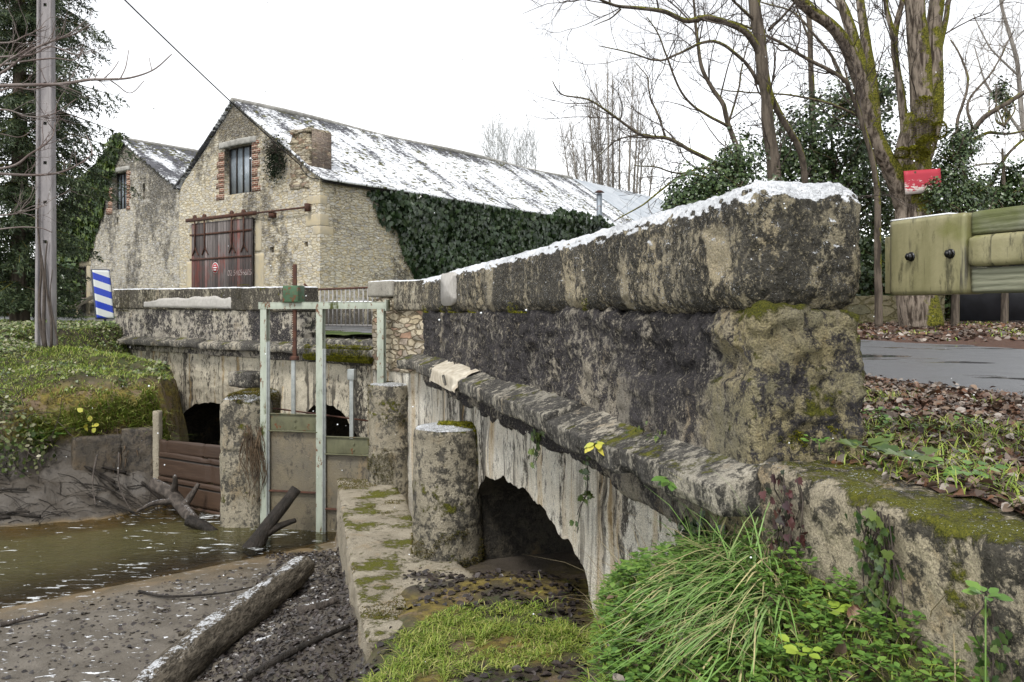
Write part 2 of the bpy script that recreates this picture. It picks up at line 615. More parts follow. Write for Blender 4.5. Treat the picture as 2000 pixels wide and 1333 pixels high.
X['pier'] = m_stone('pier_concrete', (.46, .41, .31), (.30, .27, .20), (.040, .037, .031), cover=.50, streak=.7, speck=.6, moss=.50, snow=.46, ochre=.3, seed=6, bump=.012)
X['wing'] = m_stone('wing_wall_stone', (.52, .45, .31), (.40, .35, .26), (.034, .031, .025), cover=.46, streak=1, speck=.7, moss=.52, snow=.16, ochre=.5, seed=7, bump=.012)
X['lcoping'] = m_stone('far_coping', (.50, .45, .34), (.34, .31, .24), (.036, .032, .026), cover=.60, streak=.4, speck=.7, moss=.38, snow=.95, seed=8, bump=.012)
X['lbody'] = m_stone('far_parapet_render', (.66, .60, .49), (.46, .42, .36), (.024, .022, .023), cover=.52, streak=.8, speck=.85, moss=.22, snow=.0, seed=9, bump=.02)
X['lspan'] = m_stone('far_cream_render', (.80, .73, .57), (.60, .54, .42), (.026, .023, .020), cover=.42, streak=.3, speck=.5, moss=.24, snow=.0, ochre=.4, seed=10, bump=.014, runs=.8)
X['ledge'] = m_stone('apron_concrete', (.44, .39, .30), (.32, .28, .21), (.045, .038, .026), cover=.34, streak=1, speck=.4, moss=.30, snow=.10, ochre=.3, seed=11, bump=.008)
X['wetstone'] = m_stone('wet_stone', (.10, .075, .05), (.06, .048, .035), (.016, .013, .010), cover=.5, streak=.5, speck=.3, moss=.12, snow=0, ochre=.2, seed=12, bump=.010, wet=True)
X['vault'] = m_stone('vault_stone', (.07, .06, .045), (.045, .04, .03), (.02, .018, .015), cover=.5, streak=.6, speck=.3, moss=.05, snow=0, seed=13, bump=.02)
X['lime_drip'] = m_plain('white_lime', (.62, .57, .47), (.44, .38, .29), 12, .95, .02, streak=.4)
X['patch'] = m_plain('pale_mortar', (.46, .44, .41), (.40, .38, .35), 14, .95, .012)
X['concrete'] = m_stone('pale_concrete', (.40, .38, .33), (.33, .31, .27), (.06, .058, .05), cover=.30, streak=.5, speck=.3, moss=.05, snow=.8, seed=14, bump=.006)
X['returnrubble'] = m_rubble('dry_rubble', (3.8, 3.8, 13), [(.46, .38, .25), (.40, .36, .29), (.54, .47, .34), (.34, .30, .25), (.36, .22, .15)], (.22, .18, .12), (.05, .045, .035), (.34, None), .04)
X['barn'] = m_rubble('barn_rubble', (3.9, 3.9, 11.0), [(.46, .43, .39), (.64, .57, .43), (.54, .51, .46), (.76, .70, .56), (.58, .50, .35)], (.60, .50, .32), (.06, .055, .05), (.43, 4.0, 8.2, .13), .04)
X['barn2'] = m_rubble('grey_barn_rubble', (4.0, 4.0, 10.0), [(.40, .38, .35), (.58, .53, .44), (.48, .46, .43), (.68, .62, .51)], (.52, .46, .34), (.05, .047, .044), (.50, 3.0, 7.5, .10), .04, 5)
X['farwall'] = m_rubble('mossy_wall_rubble', (2.2, 2.2, 4.5), [(.25, .22, .13), (.32, .28, .18), (.2, .19, .12)], (.18, .16, .08), (.05, .05, .03), (.4, None), .03)


def m_brick():
    s = Mat('red_brick')
    nd = s.n('ShaderNodeTexBrick')
    s.lk(nd.inputs['Vector'], s.uv)
    for k, v in (('Color1', (.22, .085, .055, 1)), ('Color2', (.16, .07, .05, 1)), ('Mortar', (.42, .36, .28, 1))): nd.inputs[k].default_value = v
    nd.inputs['Scale'].default_value = 1.0
    nd.inputs['Mortar Size'].default_value = .012
    nd.inputs['Brick Width'].default_value = .22
    nd.inputs['Row Height'].default_value = .075
    col = s.mix(s.st(s.noise(14, 5, .7), .5, .72, 0, .7), nd.outputs[0], (.10, .07, .05))
    return s.out(col, .92, s.bump(nd.outputs[1], -1.0, .02), spec=.2)


X['brick'] = m_brick()
X['oldbrick'] = m_rubble('weathered_brick', (3.6, 3.6, 13), [(.24, .17, .13), (.30, .24, .19), (.20, .16, .14), (.34, .28, .23)], (.30, .25, .2), (.06, .05, .045), (.42, None), .03, 3)


def m_slate(name, snowamt, seed):
    s = Mat(name)
    uv = s.map(vec=s.uv, loc=(seed, seed, 0))
    nd = s.n('ShaderNodeTexBrick', offset=.5)
    s.lk(nd.inputs['Vector'], uv)
    for k, v in (('Color1', (.12, .12, .135, 1)), ('Color2', (.065, .065, .072, 1)), ('Mortar', (.02, .02, .02, 1))): nd.inputs[k].default_value = v
    nd.inputs['Scale'].default_value = 1.0
    nd.inputs['Mortar Size'].default_value = .006
    nd.inputs['Brick Width'].default_value = .26
    nd.inputs['Row Height'].default_value = .19
    col = nd.outputs[0]
    # moss cushions that poke through the snow, strung along the slate courses
    mv = s.map(scale=(3.2, 5.2, 1), vec=uv)
    moss = s.ma('ADD', s.ma('MULTIPLY', s.noise(1.0, 3, .6, mv), .7), s.ma('MULTIPLY', s.noise(.55, 3, .5, uv), .3))
    mm = s.st(moss, .55, .585)
    col = s.mix(mm, col, s.mix(s.st(s.noise(9, 3, .5, uv), .4, .6), (.055, .055, .025), (.13, .125, .035)))
    sv = s.map(scale=(.9, .35, 1), vec=uv)
    v = s.sep(s.uv, 1)
    sn = add3(s, s.ma('MULTIPLY', s.noise(1.1, 5, .65, sv), .55), s.ma('MULTIPLY', s.noise(7.5, 4, .7, s.map(scale=(.7, 1.5, 1), vec=uv)), .45))
    sn = s.ma('ADD', sn, s.st(v, 4.6, 5.8, 0, -.06))
    sm = s.st(sn, .53 - snowamt * .16, .56 - snowamt * .16)
    sm = s.ma('MULTIPLY', s.ma('MULTIPLY', sm, s.ma('SUBTRACT', 1.0, mm)), s.st(s.noise(14, 4, .7, uv), .3, .55, .62, .97))
    col = s.mix(sm, col, SNOW)
    h = add3(s, s.ma('MULTIPLY', nd.outputs[1], -.4), s.ma('MULTIPLY', mm, 1.5), s.ma('MULTIPLY', sm, .8))
    return s.out(col, .7, s.bump(h, 1.0, .03), spec=.3)


X['slate'] = m_slate('snowy_slate', .56, 0)
X['slate2'] = m_slate('thin_snow_slate', .22, 4)


def m_wave_metal():
    s = Mat('standing_seam_metal')
    x = s.sep(s.uv, 0)
    f = s.ma('FRACT', s.ma('MULTIPLY', x, 1.0 / .33))
    seam = s.st(s.ma('ABSOLUTE', s.ma('SUBTRACT', f, .5)), .38, .48)
    col = s.mix(s.st(s.noise(.8, 4, .6), .35, .65), (.42, .46, .50), (.55, .58, .61))
    col = s.mix(s.ma('MULTIPLY', seam, .6), col, (.28, .30, .33))
    return s.out(col, .5, s.bump(seam, 1, .03), metal=.2)


X['seam'] = m_wave_metal()


def m_planks(name, wd, cols, red=0.0, wet=False, uvs=True):
    s = Mat(name)
    u = s.sep(s.uv, 0)
    k = s.ma('MULTIPLY', u, 1.0 / wd)
    fl = s.ma('FLOOR', k)
    fr = s.ma('ABSOLUTE', s.ma('SUBTRACT', s.ma('FRACT', k), .5))
    wn_ = s.n('ShaderNodeTexWhiteNoise', noise_dimensions='1D')
    s.lk(wn_.inputs['W'], fl)
    grain = s.noise(1.0, 6, .7, s.map(scale=(42, 1.6, 1), vec=s.uv))
    col = s.ramp(s.ma('ADD', s.ma('MULTIPLY', grain, .65), s.ma('MULTIPLY', wn_.outputs[0], .35)), cols)
    if red:
        r = add3(s, s.noise(.75, 4, .6, s.map(scale=(1, .5, 1), vec=s.uv)), s.ma('MULTIPLY', s.ma('SUBTRACT', grain, .5), .7), s.ma('MULTIPLY', wn_.outputs[0], .12))
        col = s.mix(s.st(r, .57, .70, 0, .75), col, (.20, .042, .028))
        lc = s.noise(1.0, 5, .7, s.map(scale=(9, 1.0, 1), vec=s.uv))
        col = s.mix(s.st(lc, .62, .72, 0, .7), col, (.33, .31, .2))
    gap = s.st(fr, .44, .49)
    col = s.mix(gap, col, (.012, .01, .008))
    h = s.ma('SUBTRACT', s.ma('MULTIPLY', grain, .4), gap)
    return s.out(col, .45 if wet else .85, s.bump(h, 1, .012), spec=.4 if wet else .2)


X['door'] = m_planks('peeling_red_boards', .17, [(.25, (.035, .03, .029)), (.48, (.11, .095, .09)), (.72, (.30, .27, .26))], red=1)
X['wetplank'] = m_planks('wet_dark_boards', .42, [(.2, (.020, .012, .008)), (.5, (.05, .030, .020)), (.8, (.09, .055, .035))], wet=True)
X['greyboard'] = m_planks('grey_boards', .3, [(.2, (.10, .09, .07)), (.5, (.2, .18, .15)), (.8, (.30, .28, .24))])


def m_railwood():
    s = Mat('weathered_rail_timber')
    v = s.map(scale=(1.2, 1.2, 16), rot=(0, 0, .4))
    g = s.noise(3.0, 5, .65, v, 1.5)
    rings = s.n('ShaderNodeTexWave', wave_type='BANDS', bands_direction='Z')
    s.lk(rings.inputs['Vector'], s.map(scale=(.3, .3, 1)))
    rings.inputs['Scale'].default_value = 14
    rings.inputs['Distortion'].default_value = 5
    rings.inputs['Detail'].default_value = 3
    rings.inputs['Detail Scale'].default_value = .8
    f = s.ma('ADD', s.ma('MULTIPLY', g, .75), s.ma('MULTIPLY', rings.outputs[1], .25))
    col = s.ramp(f, [(.2, (.09, .095, .065)), (.5, (.20, .205, .145)), (.8, (.30, .30, .22))])
    col = s.mix(s.st(s.noise(2.2, 4, .6), .52, .66, 0, .75), col, (.10, .115, .03))
    return s.out(col, .85, s.bump(f, 1, .004), spec=.2)


X['railwood'] = m_railwood()


def m_railmetal():
    s = Mat('algae_stained_plate')
    st = s.map(scale=(1, 1, .25))
    col = s.mix(s.st(s.noise(7, 5, .6, st), .35, .65), (.30, .275, .155), (.21, .195, .10))
    col = s.mix(s.st(s.noise(13, 6, .76, st), .50, .64, 0, .9), col, (.075, .07, .04))
    col = s.mix(s.ma('MULTIPLY', s.st(s.noise(16, 4, .6, s.map(scale=(1, 1, .07))), .54, .62), s.st(s.noise(3.5, 3), .42, .58)), col, (.06, .055, .035))
    col = s.mix(s.st(s.noise(2.2, 4, .6), .54, .68, 0, .7), col, (.13, .14, .025))
    return s.out(col, .42, s.bump(s.noise(40, 4), 1, .002), spec=.4)


X['railmetal'] = m_railmetal()
X['bolt'] = m_plain('dark_bolt_steel', (.05, .05, .052), (.03, .03, .03), 30, .35, .001, metal=.8, spec=.5)
X['rust'] = m_plain('rusted_iron', (.10, .045, .028), (.055, .028, .022), 10, .85, .004)
X['paint'] = m_plain('pale_green_steel', (.40, .435, .36), (.31, .34, .28), 7, .55, .002, rust=.26, green=.22, streak=.4)
X['steelgreen'] = m_plain('mid_green_gearbox_paint', (.065, .13, .07), (.045, .085, .045), 8, .5, .003, rust=.42)
X['galv'] = m_plain('galvanised_rod', (.36, .38, .37), (.28, .30, .29), 12, .45, .001, metal=.4)
X['gatetop'] = m_plain('algae_green_steel', (.13, .13, .075), (.085, .085, .05), 6, .6, .003, rust=.12, streak=.6)
X['gatepan'] = m_stone('gate_panel_silt', (.17, .14, .085), (.115, .10, .07), (.028, .023, .016), cover=.38, streak=.5, speck=.3, moss=.06, snow=0, ochre=.3, seed=21, bump=.005, wet=True)
X['railing'] = m_plain('worn_railing_iron', (.34, .33, .32), (.22, .21, .20), 12, .6, .002, rust=.2)
X['glass'] = m_plain('sky_tinted_window_glass', (.42, .47, .52), (.26, .30, .34), 1.1, .15, .0, spec=.8)  # pale blue-grey base colour stands in for the reflected sky
X['ironbar'] = m_plain('window_iron', (.05, .045, .042), (.03, .028, .027), 10, .7, .002)
X['freestone'] = m_plain('dressed_limestone', (.52, .44, .29), (.43, .38, .29), 3, .92, .006)
X['lintel'] = m_plain('grey_lintel', (.38, .37, .34), (.25, .24, .22), 4, .92, .008)
X['snow'] = m_plain('snow', SNOW, SNOW, 6, .8, .01)
X['pole'] = m_plain('grey_concrete_pole', (.30, .28, .28), (.22, .205, .21), 5, .9, .005, green=.1, streak=.3)
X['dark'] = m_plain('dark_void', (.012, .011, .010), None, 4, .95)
X['cable'] = m_plain('black_cable', (.015, .015, .016), None, 4, .6)
X['wood'] = m_plain('grey_driftwood', (.12, .10, .085), (.05, .042, .036), 12, .85, .03, snow=.34, streak=.5)
X['wetwood'] = m_plain('wet_black_wood', (.035, .028, .022), (.016, .013, .010), 14, .5, .03, snow=.22, streak=.4)
X['log'] = m_bark_along('snow_dusted_log_bark', (.10, .085, .065), (.26, .225, .175), moss=.0, snow=.18, scale=16, bump=.05)
X['logend'] = m_plain('cut_wood', (.30, .21, .11), (.2, .13, .07), 10, .8)
X['bark'] = m_bark('mossy_bark', (.055, .042, .032), (.30, .25, .20), moss=.72, bump=.07, scale=11)
X['bark2'] = m_bark('dark_bark', (.055, .045, .036), (.14, .115, .09), moss=.40)
X['bark3'] = m_bark('grey_bark', (.20, .18, .16), (.30, .28, .25), moss=.12)
X['twig'] = m_plain('twig_bark', (.085, .068, .056), (.05, .04, .034), 6, .9)
X['twigpale'] = m_plain('pale_twig_bark', (.27, .24, .21), (.2, .18, .16), 3, .9)
X['twigred'] = m_plain('reddish_twig', (.13, .095, .085), (.20, .17, .155), 4, .8, snow=.45)
X['root'] = m_plain('root_fibre', (.13, .09, .055), (.06, .042, .028), 9, .9)
X['moss'] = m_leaf('moss_cushion', [(.06, .07, .010), (.15, .15, .016), (.26, .24, .022)], .9, .1)
X['mossdark'] = m_leaf('dark_moss', [(.04, .042, .010), (.085, .080, .015), (.13, .105, .022), (.10, .065, .03)], .9, .1)
X['mossbright'] = m_leaf('bright_moss', [(.10, .11, .014), (.20, .20, .022), (.32, .31, .035), (.08, .06, .02)], .9, .1)
X['grass'] = m_leaf('grass_blade', [(.08, .13, .016), (.14, .22, .025), (.21, .29, .04), (.29, .33, .06), (.38, .35, .14)], .55, .3)
X['tuft'] = m_leaf('sedge_blade', [(.07, .15, .025), (.12, .23, .045), (.19, .31, .09), (.15, .27, .06), (.22, .32, .12), (.16, .24, .07), (.34, .33, .15), (.46, .40, .20)], .45, .35)
X['deadgrass'] = m_leaf('dry_stem', [(.20, .16, .09), (.30, .25, .15), (.14, .10, .06)], .8, .2)
X['ivy'] = m_leaf('ivy_leaf', [(.014, .028, .012), (.022, .042, .016), (.035, .062, .022), (.05, .075, .03)], .32, .5)
X['ivylight'] = m_leaf('ivy_leaf_pale', [(.02, .045, .012), (.045, .08, .02), (.08, .12, .03), (.12, .16, .03)], .4, .45)
X['ivyred'] = m_leaf('red_ivy_leaf', [(.06, .018, .016), (.09, .03, .03), (.05, .03, .035), (.02, .035, .015)], .4, .4)
X['bramble'] = m_leaf('bank_leaf', [(.03, .05, .014), (.06, .095, .02), (.11, .155, .035), (.20, .22, .10), (.28, .26, .17), (.04, .065, .018)], .42, .45)
X['herb'] = m_leaf('herb_leaf', [(.055, .12, .022), (.10, .19, .033), (.15, .25, .045)], .45, .4)
X['lime'] = m_leaf('lime_green_leaf', [(.20, .30, .035), (.28, .36, .05)], .4, .4)
X['yellow'] = m_leaf('yellow_leaf', [(.42, .40, .05), (.50, .44, .08), (.32, .38, .06)], .4, .4)
X['litter'] = m_leaf('dead_leaf', [(.09, .048, .028), (.16, .075, .038), (.06, .042, .033), (.22, .15, .10), (.045, .035, .030), (.13, .095, .07), (.36, .32, .28), (.10, .05, .03)], .5, .45)
X['darklitter'] = m_leaf('wet_dead_leaf', [(.020, .017, .016), (.04, .033, .030), (.065, .052, .046), (.03, .024, .022)], .35, .5)
X['holly'] = m_leaf('holly_leaf', [(.022, .042, .016), (.038, .068, .022), (.06, .095, .03), (.10, .14, .05)], .33, .5)
X['spruce'] = m_leaf('spruce_needle', [(.020, .034, .016), (.034, .054, .024), (.052, .076, .03), (.075, .092, .036)], .5, .35)
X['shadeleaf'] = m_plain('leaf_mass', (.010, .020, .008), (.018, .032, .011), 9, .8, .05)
X['white'] = m_plain('white_paint', (.70, .71, .70), (.62, .63, .62), 20, .6, .001)
X['grey'] = m_plain('grey_sign_casing', (.075, .08, .10), (.06, .065, .08), 8, .6, .001)
X['redsign'] = m_plain('red_sign_paint', (.42, .02, .03), None, 8, .5, .001)
X['blackgate'] = m_plain('black_sheet_gate', (.030, .031, .036), (.022, .023, .026), 3, .45, .001)
X['grit'] = m_plain('road_grit', (.2, .19, .18))
X['flake'] = m_plain('snowflake', (.9, .92, .95))


def m_faded_sign():
    s = Mat('faded_red_board')
    z, x = s.sep(s.uv, 1), s.sep(s.uv, 0)
    n = s.noise(5, 6, .7, s.map(scale=(1.2, 3.5, 1), vec=s.uv))
    fade = s.ma('SUBTRACT', n, s.ma('MULTIPLY', z, .75))
    col = s.mix(s.st(fade, .36, .42), (.40, .035, .055), (.62, .56, .52))
    col = s.mix(s.st(s.noise(24, 4, .7, s.uv), .68, .72), col, (.65, .6, .58))
    hole = s.ma('SUBTRACT', 1.0, s.st(s.vor(2.3, s.uv), .06, .075))
    col = s.mix(s.ma('MULTIPLY', hole, .9), col, (.05, .04, .02))
    return s.out(col, .55, spec=.3)


X['fadedsign'] = m_faded_sign()


def m_stripes():
    s = Mat('blue_white_reflective')
    z, x = s.sep(s.uv, 1), s.sep(s.uv, 0)
    k = s.ma('ADD', s.ma('MULTIPLY', z, 2.62), s.ma('MULTIPLY', x, .95))
    b = s.ma('GREATER_THAN', s.ma('FRACT', s.ma('ADD', k, -.16)), .5)
    col = s.mix(b, (.62, .64, .62), (.012, .045, .42))
    return s.out(col, .35, spec=.5)


X['stripes'] = m_stripes()


def m_asphalt():
    s = Mat('wet_asphalt')
    g = s.noise(220, 3, .8)
    col = s.mix(s.st(g, .35, .7), (.075, .077, .082), (.20, .202, .21))
    pud = s.st(s.noise(1.0, 4, .55, s.map(scale=(.55, 1.2, 1), rot=(0, 0, .5))), .60, .63)
    col = s.mix(s.ma('MULTIPLY', pud, .5), col, (.05, .045, .035))
    r = s.ma('SUBTRACT', s.st(s.noise(2.2, 4),   .3, .7, .28, .40), s.ma('MULTIPLY', pud, .36))
    h = s.ma('MULTIPLY', g, s.ma('SUBTRACT', 1.0, pud))
    return s.out(col, r, s.bump(h, .8, .006), spec=.5)


X['asphalt'] = m_asphalt()


def m_bank():
    s = Mat('river_bank_earth')
    gr, mo, sa = s.attr(0), s.attr(1), s.attr(2)
    n1 = s.noise(2.2, 5, .6)
    fine = s.noise(36, 5, .7)
    mud = s.mix(s.st(n1, .35, .65), (.105, .090, .070), (.165, .145, .118))
    dkm = s.n('ShaderNodeAttribute', attribute_name='mask').outputs['Alpha']
    mud = s.mix(s.st(dkm, 0, 1, .72, 0), mud, (.045, .036, .028))
    mud = s.mix(s.st(s.noise(14, 5, .7, dist=.8), .56, .66, 0, .8), mud, (.035, .030, .026))
    sand = s.mix(s.st(s.noise(3, 4, .6), .4, .6), (.20, .135, .060), (.13, .095, .045))
    col = s.mix(sa, mud, sand)
    soil = s.mix(s.st(n1, .4, .6), (.035, .026, .018), (.065, .06, .022))
    soil = s.mix(s.st(s.noise(7, 5, .65), .5, .6), soil, (.045, .06, .014))
    col = s.mix(gr, col, soil)
    moss = s.mix(s.st(s.noise(8, 5, .7), .4, .62), (.070, .052, .016), (.19, .145, .03))
    moss = s.mix(s.st(s.noise(3.3, 5, .7), .52, .60, 0, .95), moss, (.17, .12, .075))
    col = s.mix(mo, col, moss)
    fl = s.noise(1.0, 4, .65, s.map(scale=(5.5, 15, 5), rot=(0, 0, .35)))
    keep = s.ma('SUBTRACT', 1.0, s.ma('MAXIMUM', sa, s.ma('MAXIMUM', gr, mo)))
    a = s.n('ShaderNodeAttribute', attribute_name='mask')
    sn = s.ma('MULTIPLY', s.ma('MULTIPLY', s.st(fl, .62, .645), keep), a.outputs['Alpha'])
    col = s.mix(sn, col, SNOW)
    h = add3(s, s.ma('MULTIPLY', fine, .5), s.ma('MULTIPLY', s.noise(12, 5, .7), .7), s.ma('MULTIPLY', sn, .5))
    rough = s.ma('ADD', .5, s.ma('MULTIPLY', s.ma('MAXIMUM', gr, mo), .4))
    return s.out(col, rough, s.bump(h, 1, .02), spec=.45)


X['bank'] = m_bank()


def m_ground():
    s = Mat('verge_ground')
    le = s.attr(0)
    n1 = s.noise(1.6, 5, .6)
    grass = s.mix(s.st(n1, .35, .65), (.045, .075, .014), (.085, .115, .025))
    grass = s.mix(s.st(s.noise(9, 5, .7), .55, .65, 0, .7), grass, (.06, .045, .025))
    lit = s.mix(s.st(s.noise(22, 5, .75), .35, .65), (.055, .032, .024), (.14, .075, .05))
    lit = s.mix(s.st(s.noise(1.3, 4, .65), .60, .68, 0, .8), lit, (.10, .13, .03))
    col = s.mix(le, grass, lit)
    return s.out(col, .85, s.bump(s.noise(26, 5, .75), 1, .03), spec=.25)


X['ground'] = m_ground()


def m_water():
    s = Mat('stream_water')
    nt = s.nt
    wv = s.map(scale=(1.0, 3.0, 1.0), rot=(0, 0, -.42))
    h = s.ma('ADD', s.ma('MULTIPLY', s.noise(2.6, 3, .55, wv, .8), 1.0), s.ma('MULTIPLY', s.noise(11, 3, .5, wv, .5), .25))
    bp = s.bump(h, 1.0, .05)
    gl = s.n('ShaderNodeBsdfGlossy')
    gl.inputs['Roughness'].default_value = .06
    gl.inputs['Color'].default_value = (.8, .82, .8, 1)
    s.lk(gl.inputs['Normal'], bp)
    tr = s.n('ShaderNodeBsdfTransparent')
    tr.inputs['Color'].default_value = (.62, .56, .34, 1)
    df = s.n('ShaderNodeBsdfDiffuse')
    df.inputs['Color'].default_value = (.098, .090, .036, 1)
    m0 = s.n('ShaderNodeMixShader')
    s.lk(m0.inputs[0], s.st(s.attr(0), 0.02, .50, .0, .72))
    s.lk(m0.inputs[1], tr.outputs[0])
    s.lk(m0.inputs[2], df.outputs[0])
    fr = s.n('ShaderNodeFresnel')
    fr.inputs['IOR'].default_value = 1.33
    s.lk(fr.inputs['Normal'], bp)
    m1 = s.n('ShaderNodeMixShader')
    s.lk(m1.inputs[0], s.ma('MULTIPLY', fr.outputs[0], .95))
    s.lk(m1.inputs[1], m0.outputs[0])
    s.lk(m1.inputs[2], gl.outputs[0])
    white_flecks = s.noise(1.0, 5, .7, s.map(scale=(3.2, 11, 1), rot=(0, 0, -.42)), .5)
    patch = s.noise(.55, 3, .6)
    fm = s.st(s.ma('ADD', s.ma('MULTIPLY', white_flecks, .72), s.ma('MULTIPLY', patch, .28)), .585, .61, 0, .8)  # streaky white flecks mixed over the water by noise
    fd = s.n('ShaderNodeBsdfDiffuse')
    fd.inputs['Color'].default_value = (.72, .74, .74, 1)
    m2 = s.n('ShaderNodeMixShader')
    s.lk(m2.inputs[0], fm)
    s.lk(m2.inputs[1], m1.outputs[0])
    s.lk(m2.inputs[2], fd.outputs[0])
    nt.links.new(m2.outputs[0], nt.nodes['Material Output'].inputs[0])
    return s.m


X['water'] = m_water()
#@@SETTING

# ------------------------------------------------------------------ layout of the place (metres, eye at the origin)
A2 = np.array([.99, 3.40]);  dR = np.array([-.2538, .9673]); nR = np.array([.9673, .2538])   # near bridge wall
SR = 8.85                                                        # its length
R1 = A2 + dR * SR
dT = np.array([-.62, .784]); dT /= np.linalg.norm(dT); nT = np.array([dT[1], -dT[0]])        # short return at its far end
LT = 1.5
B2 = np.array([-2.2, 14.6]); dL = np.array([-.746, .666]); nL = np.array([.666, .746])       # far bridge wall
LL = 10.8
WATER = -3.30


def zU(x, y):
    return -.60 + .0135 * np.clip(y - 3, 0, 30) + 0 * x


def wedge(x, y):                             # water edge of the far bank
    return np.clip(13.0 + (x + 7.85) * .5, 12.4, 14.3)


def seg_dist(x, y, a, b):
    a, b = np.array(a), np.array(b)
    d = b - a
    t = np.clip(((x - a[0]) * d[0] + (y - a[1]) * d[1]) / (d @ d), 0, 1)
    return np.hypot(x - a[0] - d[0] * t, y - a[1] - d[1] * t)


def ledge_left(y):                           # x of the apron's stream edge
    return np.interp(y, [6.3, 7.93, 10.58, 12.6], [-1.10, -1.49, -2.13, -2.62])


def bank_parts(x, y):
    P = np.stack([x, y, 0 * x], -1)
    n_lo, n_hi = fbm(P * .9, 3), fbm(P * 4.5, 4)
    # --- mud bar on the camera side of the stream
    sw = ((x + 5.7) * .657 - (y - 9.4) * .754)                 # + towards the camera from the near water edge
    mud = WATER + np.where(sw > 0, .05 * np.minimum(sw, 4), .26 * np.maximum(sw, -1.6))
    mud = mud + np.clip(sw, 0, 1) * .03 * n_hi
    right_rise = sst(x, -3.4, -1.2) * sst(y, 11.5, 6.5)
    mud = mud + .40 * right_rise + .05 * n_hi * sst(x, -3.2, -2)
    # --- apron / slab side
    slab = -2.56 + .03 * n_hi + .03 * n_lo + .085 * sst(y, 8.6, 7.6) * sst(x, -1.25 - .2 * (y - 7), -.8 - .1 * (y - 7))
    on_slab = sst(x - ledge_left(y), -.02, .10)
    pit = sst(y, 9.6, 10.2) * sst(x, -3.5, -.2)
    slab = slab - .75 * pit * (y > 9)
    z = mud * (1 - on_slab) + slab * on_slab
    # --- camera side rise
    cam_z = -1.55 - .235 * np.clip(y, 0, 6) + .05 * n_hi + .05 * n_lo
    kx = sst(x, -4.0, -1.6)
    cam_z = cam_z - (1 - kx) * .35
    rise = sst(y, 6.9 - .5 * (1 - kx), 5.0 - .9 * (1 - kx))
    z = z * (1 - rise) + np.maximum(z, cam_z) * rise
    # --- grassy bank below the wing wall
    dn = -(nR[0] * (x - A2[0]) + nR[1] * (y - A2[1]))
    foot = np.interp(y, [0, 2.0, 2.9, 3.5, 4.05, 4.75, 5.3, 6], [-1.15, -1.05, -.93, -.96, -1.16, -1.66, -2.5, -3.0])
    q = x - .115 * y
    hb = foot - .52 * np.clip(dn, 0, 9) + 3.2 * np.minimum(q - .01, 0) + .05 * n_hi
    z = np.where(dn > -1.2, np.maximum(z, hb), z)
    # --- far bank
    e = wedge(x, y)
    wv = y - e
    cliff = sst(x, -9.4, -8.2)
    w1 = [-3, 0, .35, 1.1, 1.4, 1.95, 2.5, 3.8, 6.0, 8.5, 30]
    wv2 = wv + .35 * n_lo + .18 * n_hi
    pa = np.interp(wv2, w1, [-4.0, -3.30, -3.12, -2.55, -2.25, -1.55, -1.28, -1.05, -.62, -.42, -.42])
    pb = np.interp(wv, [-3, 0, .5, 1.5, 2.4, 3.4, 6.0, 8.5, 30], [-4.0, -3.30, -3.05, -2.45, -1.75, -1.25, -.55, -.42, -.42])
    far = pb * (1 - cliff) + pa * cliff
    tl = dL[0] * (x - B2[0]) + dL[1] * (y - B2[1])
    fl = -(nL[0] * (x - B2[0]) + nL[1] * (y - B2[1]))
    cap = -1.22 + .22 * np.maximum(fl - .6, 0) + 1.4 * sst(tl, 9.4, 11.2) * sst(x, -7.5, -9.5)
    far = np.minimum(far, np.where(fl > -.6, cap, 9))
    far = far + .16 * n_lo * sst(wv, 1, 2) + .09 * n_hi * sst(wv, .2, 1.4)
    far = np.minimum(far, zU(x, y) - .02)
    far = far + sst(wv, 6.5, 8.5) * (zU(x, y) - .02 - far) * np.where(tl < 10.9, 0, 1)
    xb = np.interp(y, [14, 15.0, 15.7, 19.7, 21.5], [-6.25, -6.25, -6.25, -7.9, -9.6])
    gone = sst(x - xb + .3 * n_hi + .2 * n_lo, -.25, .45) * (y < 24)
    far = far * (1 - gone) + np.minimum(far, -3.45) * gone
    isfar = sst(y - (e - 1.2), 0, .25)
    isfar = np.where((x > -2.9) & (y < 13.2), 0, isfar)
    z = z * (1 - isfar) + far * isfar
    return z, sw, wv, dn, q, rise, on_slab, cliff, gone, isfar, hb


def zL(x, y):
    return bank_parts(np.asarray(x, float), np.asarray(y, float))[0]


# ------------------------------------------------------------------ lower ground: stream bed, banks, slab floor
gx = np.concatenate([np.arange(-40, -16, 1.0), np.arange(-16, -7, .10), np.arange(-7, 1.6, .05), np.arange(1.6, 5.01, .2)])
gy = np.concatenate([np.arange(-14, 0, .8), np.arange(0, 8, .05), np.arange(8, 16, .055), np.arange(16, 24.01, .12)])
GX, GY = np.meshgrid(gx, gy, indexing='ij')
Z, sw, wv, dn, q, rise, on_slab, cliff, gone, isfar, hb = bank_parts(GX, GY)
Pn = np.stack([GX, GY, Z], -1)
nn = fbm(Pn * 1.3, 3)
grassy = np.maximum(rise * sst(Z, -2.95, -2.65), sst(hb - Z, -.06, -.0) * (dn > -.4))
grassy = np.maximum(grassy, on_slab * sst(GY, 8.1, 6.9) * (1 - isfar))
grassy = np.maximum(grassy, isfar * sst(wv, 1.45, 1.7) * (1 - gone))
moss_m = isfar * sst(Z, -2.35, -2.05) * sst(Z, -1.15, -1.45) * cliff
moss_m = np.maximum(moss_m, isfar * gone * sst(Z, -2.9, -2.3))
moss_m = np.maximum(moss_m, on_slab * (1 - isfar) * sst(GY, 9.0, 7.6) * sst(nn, -.1, .2) * (Z < -2.3))
sand = sst(Z, WATER + .045, WATER - .02) * (1 - on_slab)
snowok = (1 - isfar) * (1 - on_slab) * sst(GX, -1.6, -2.6)
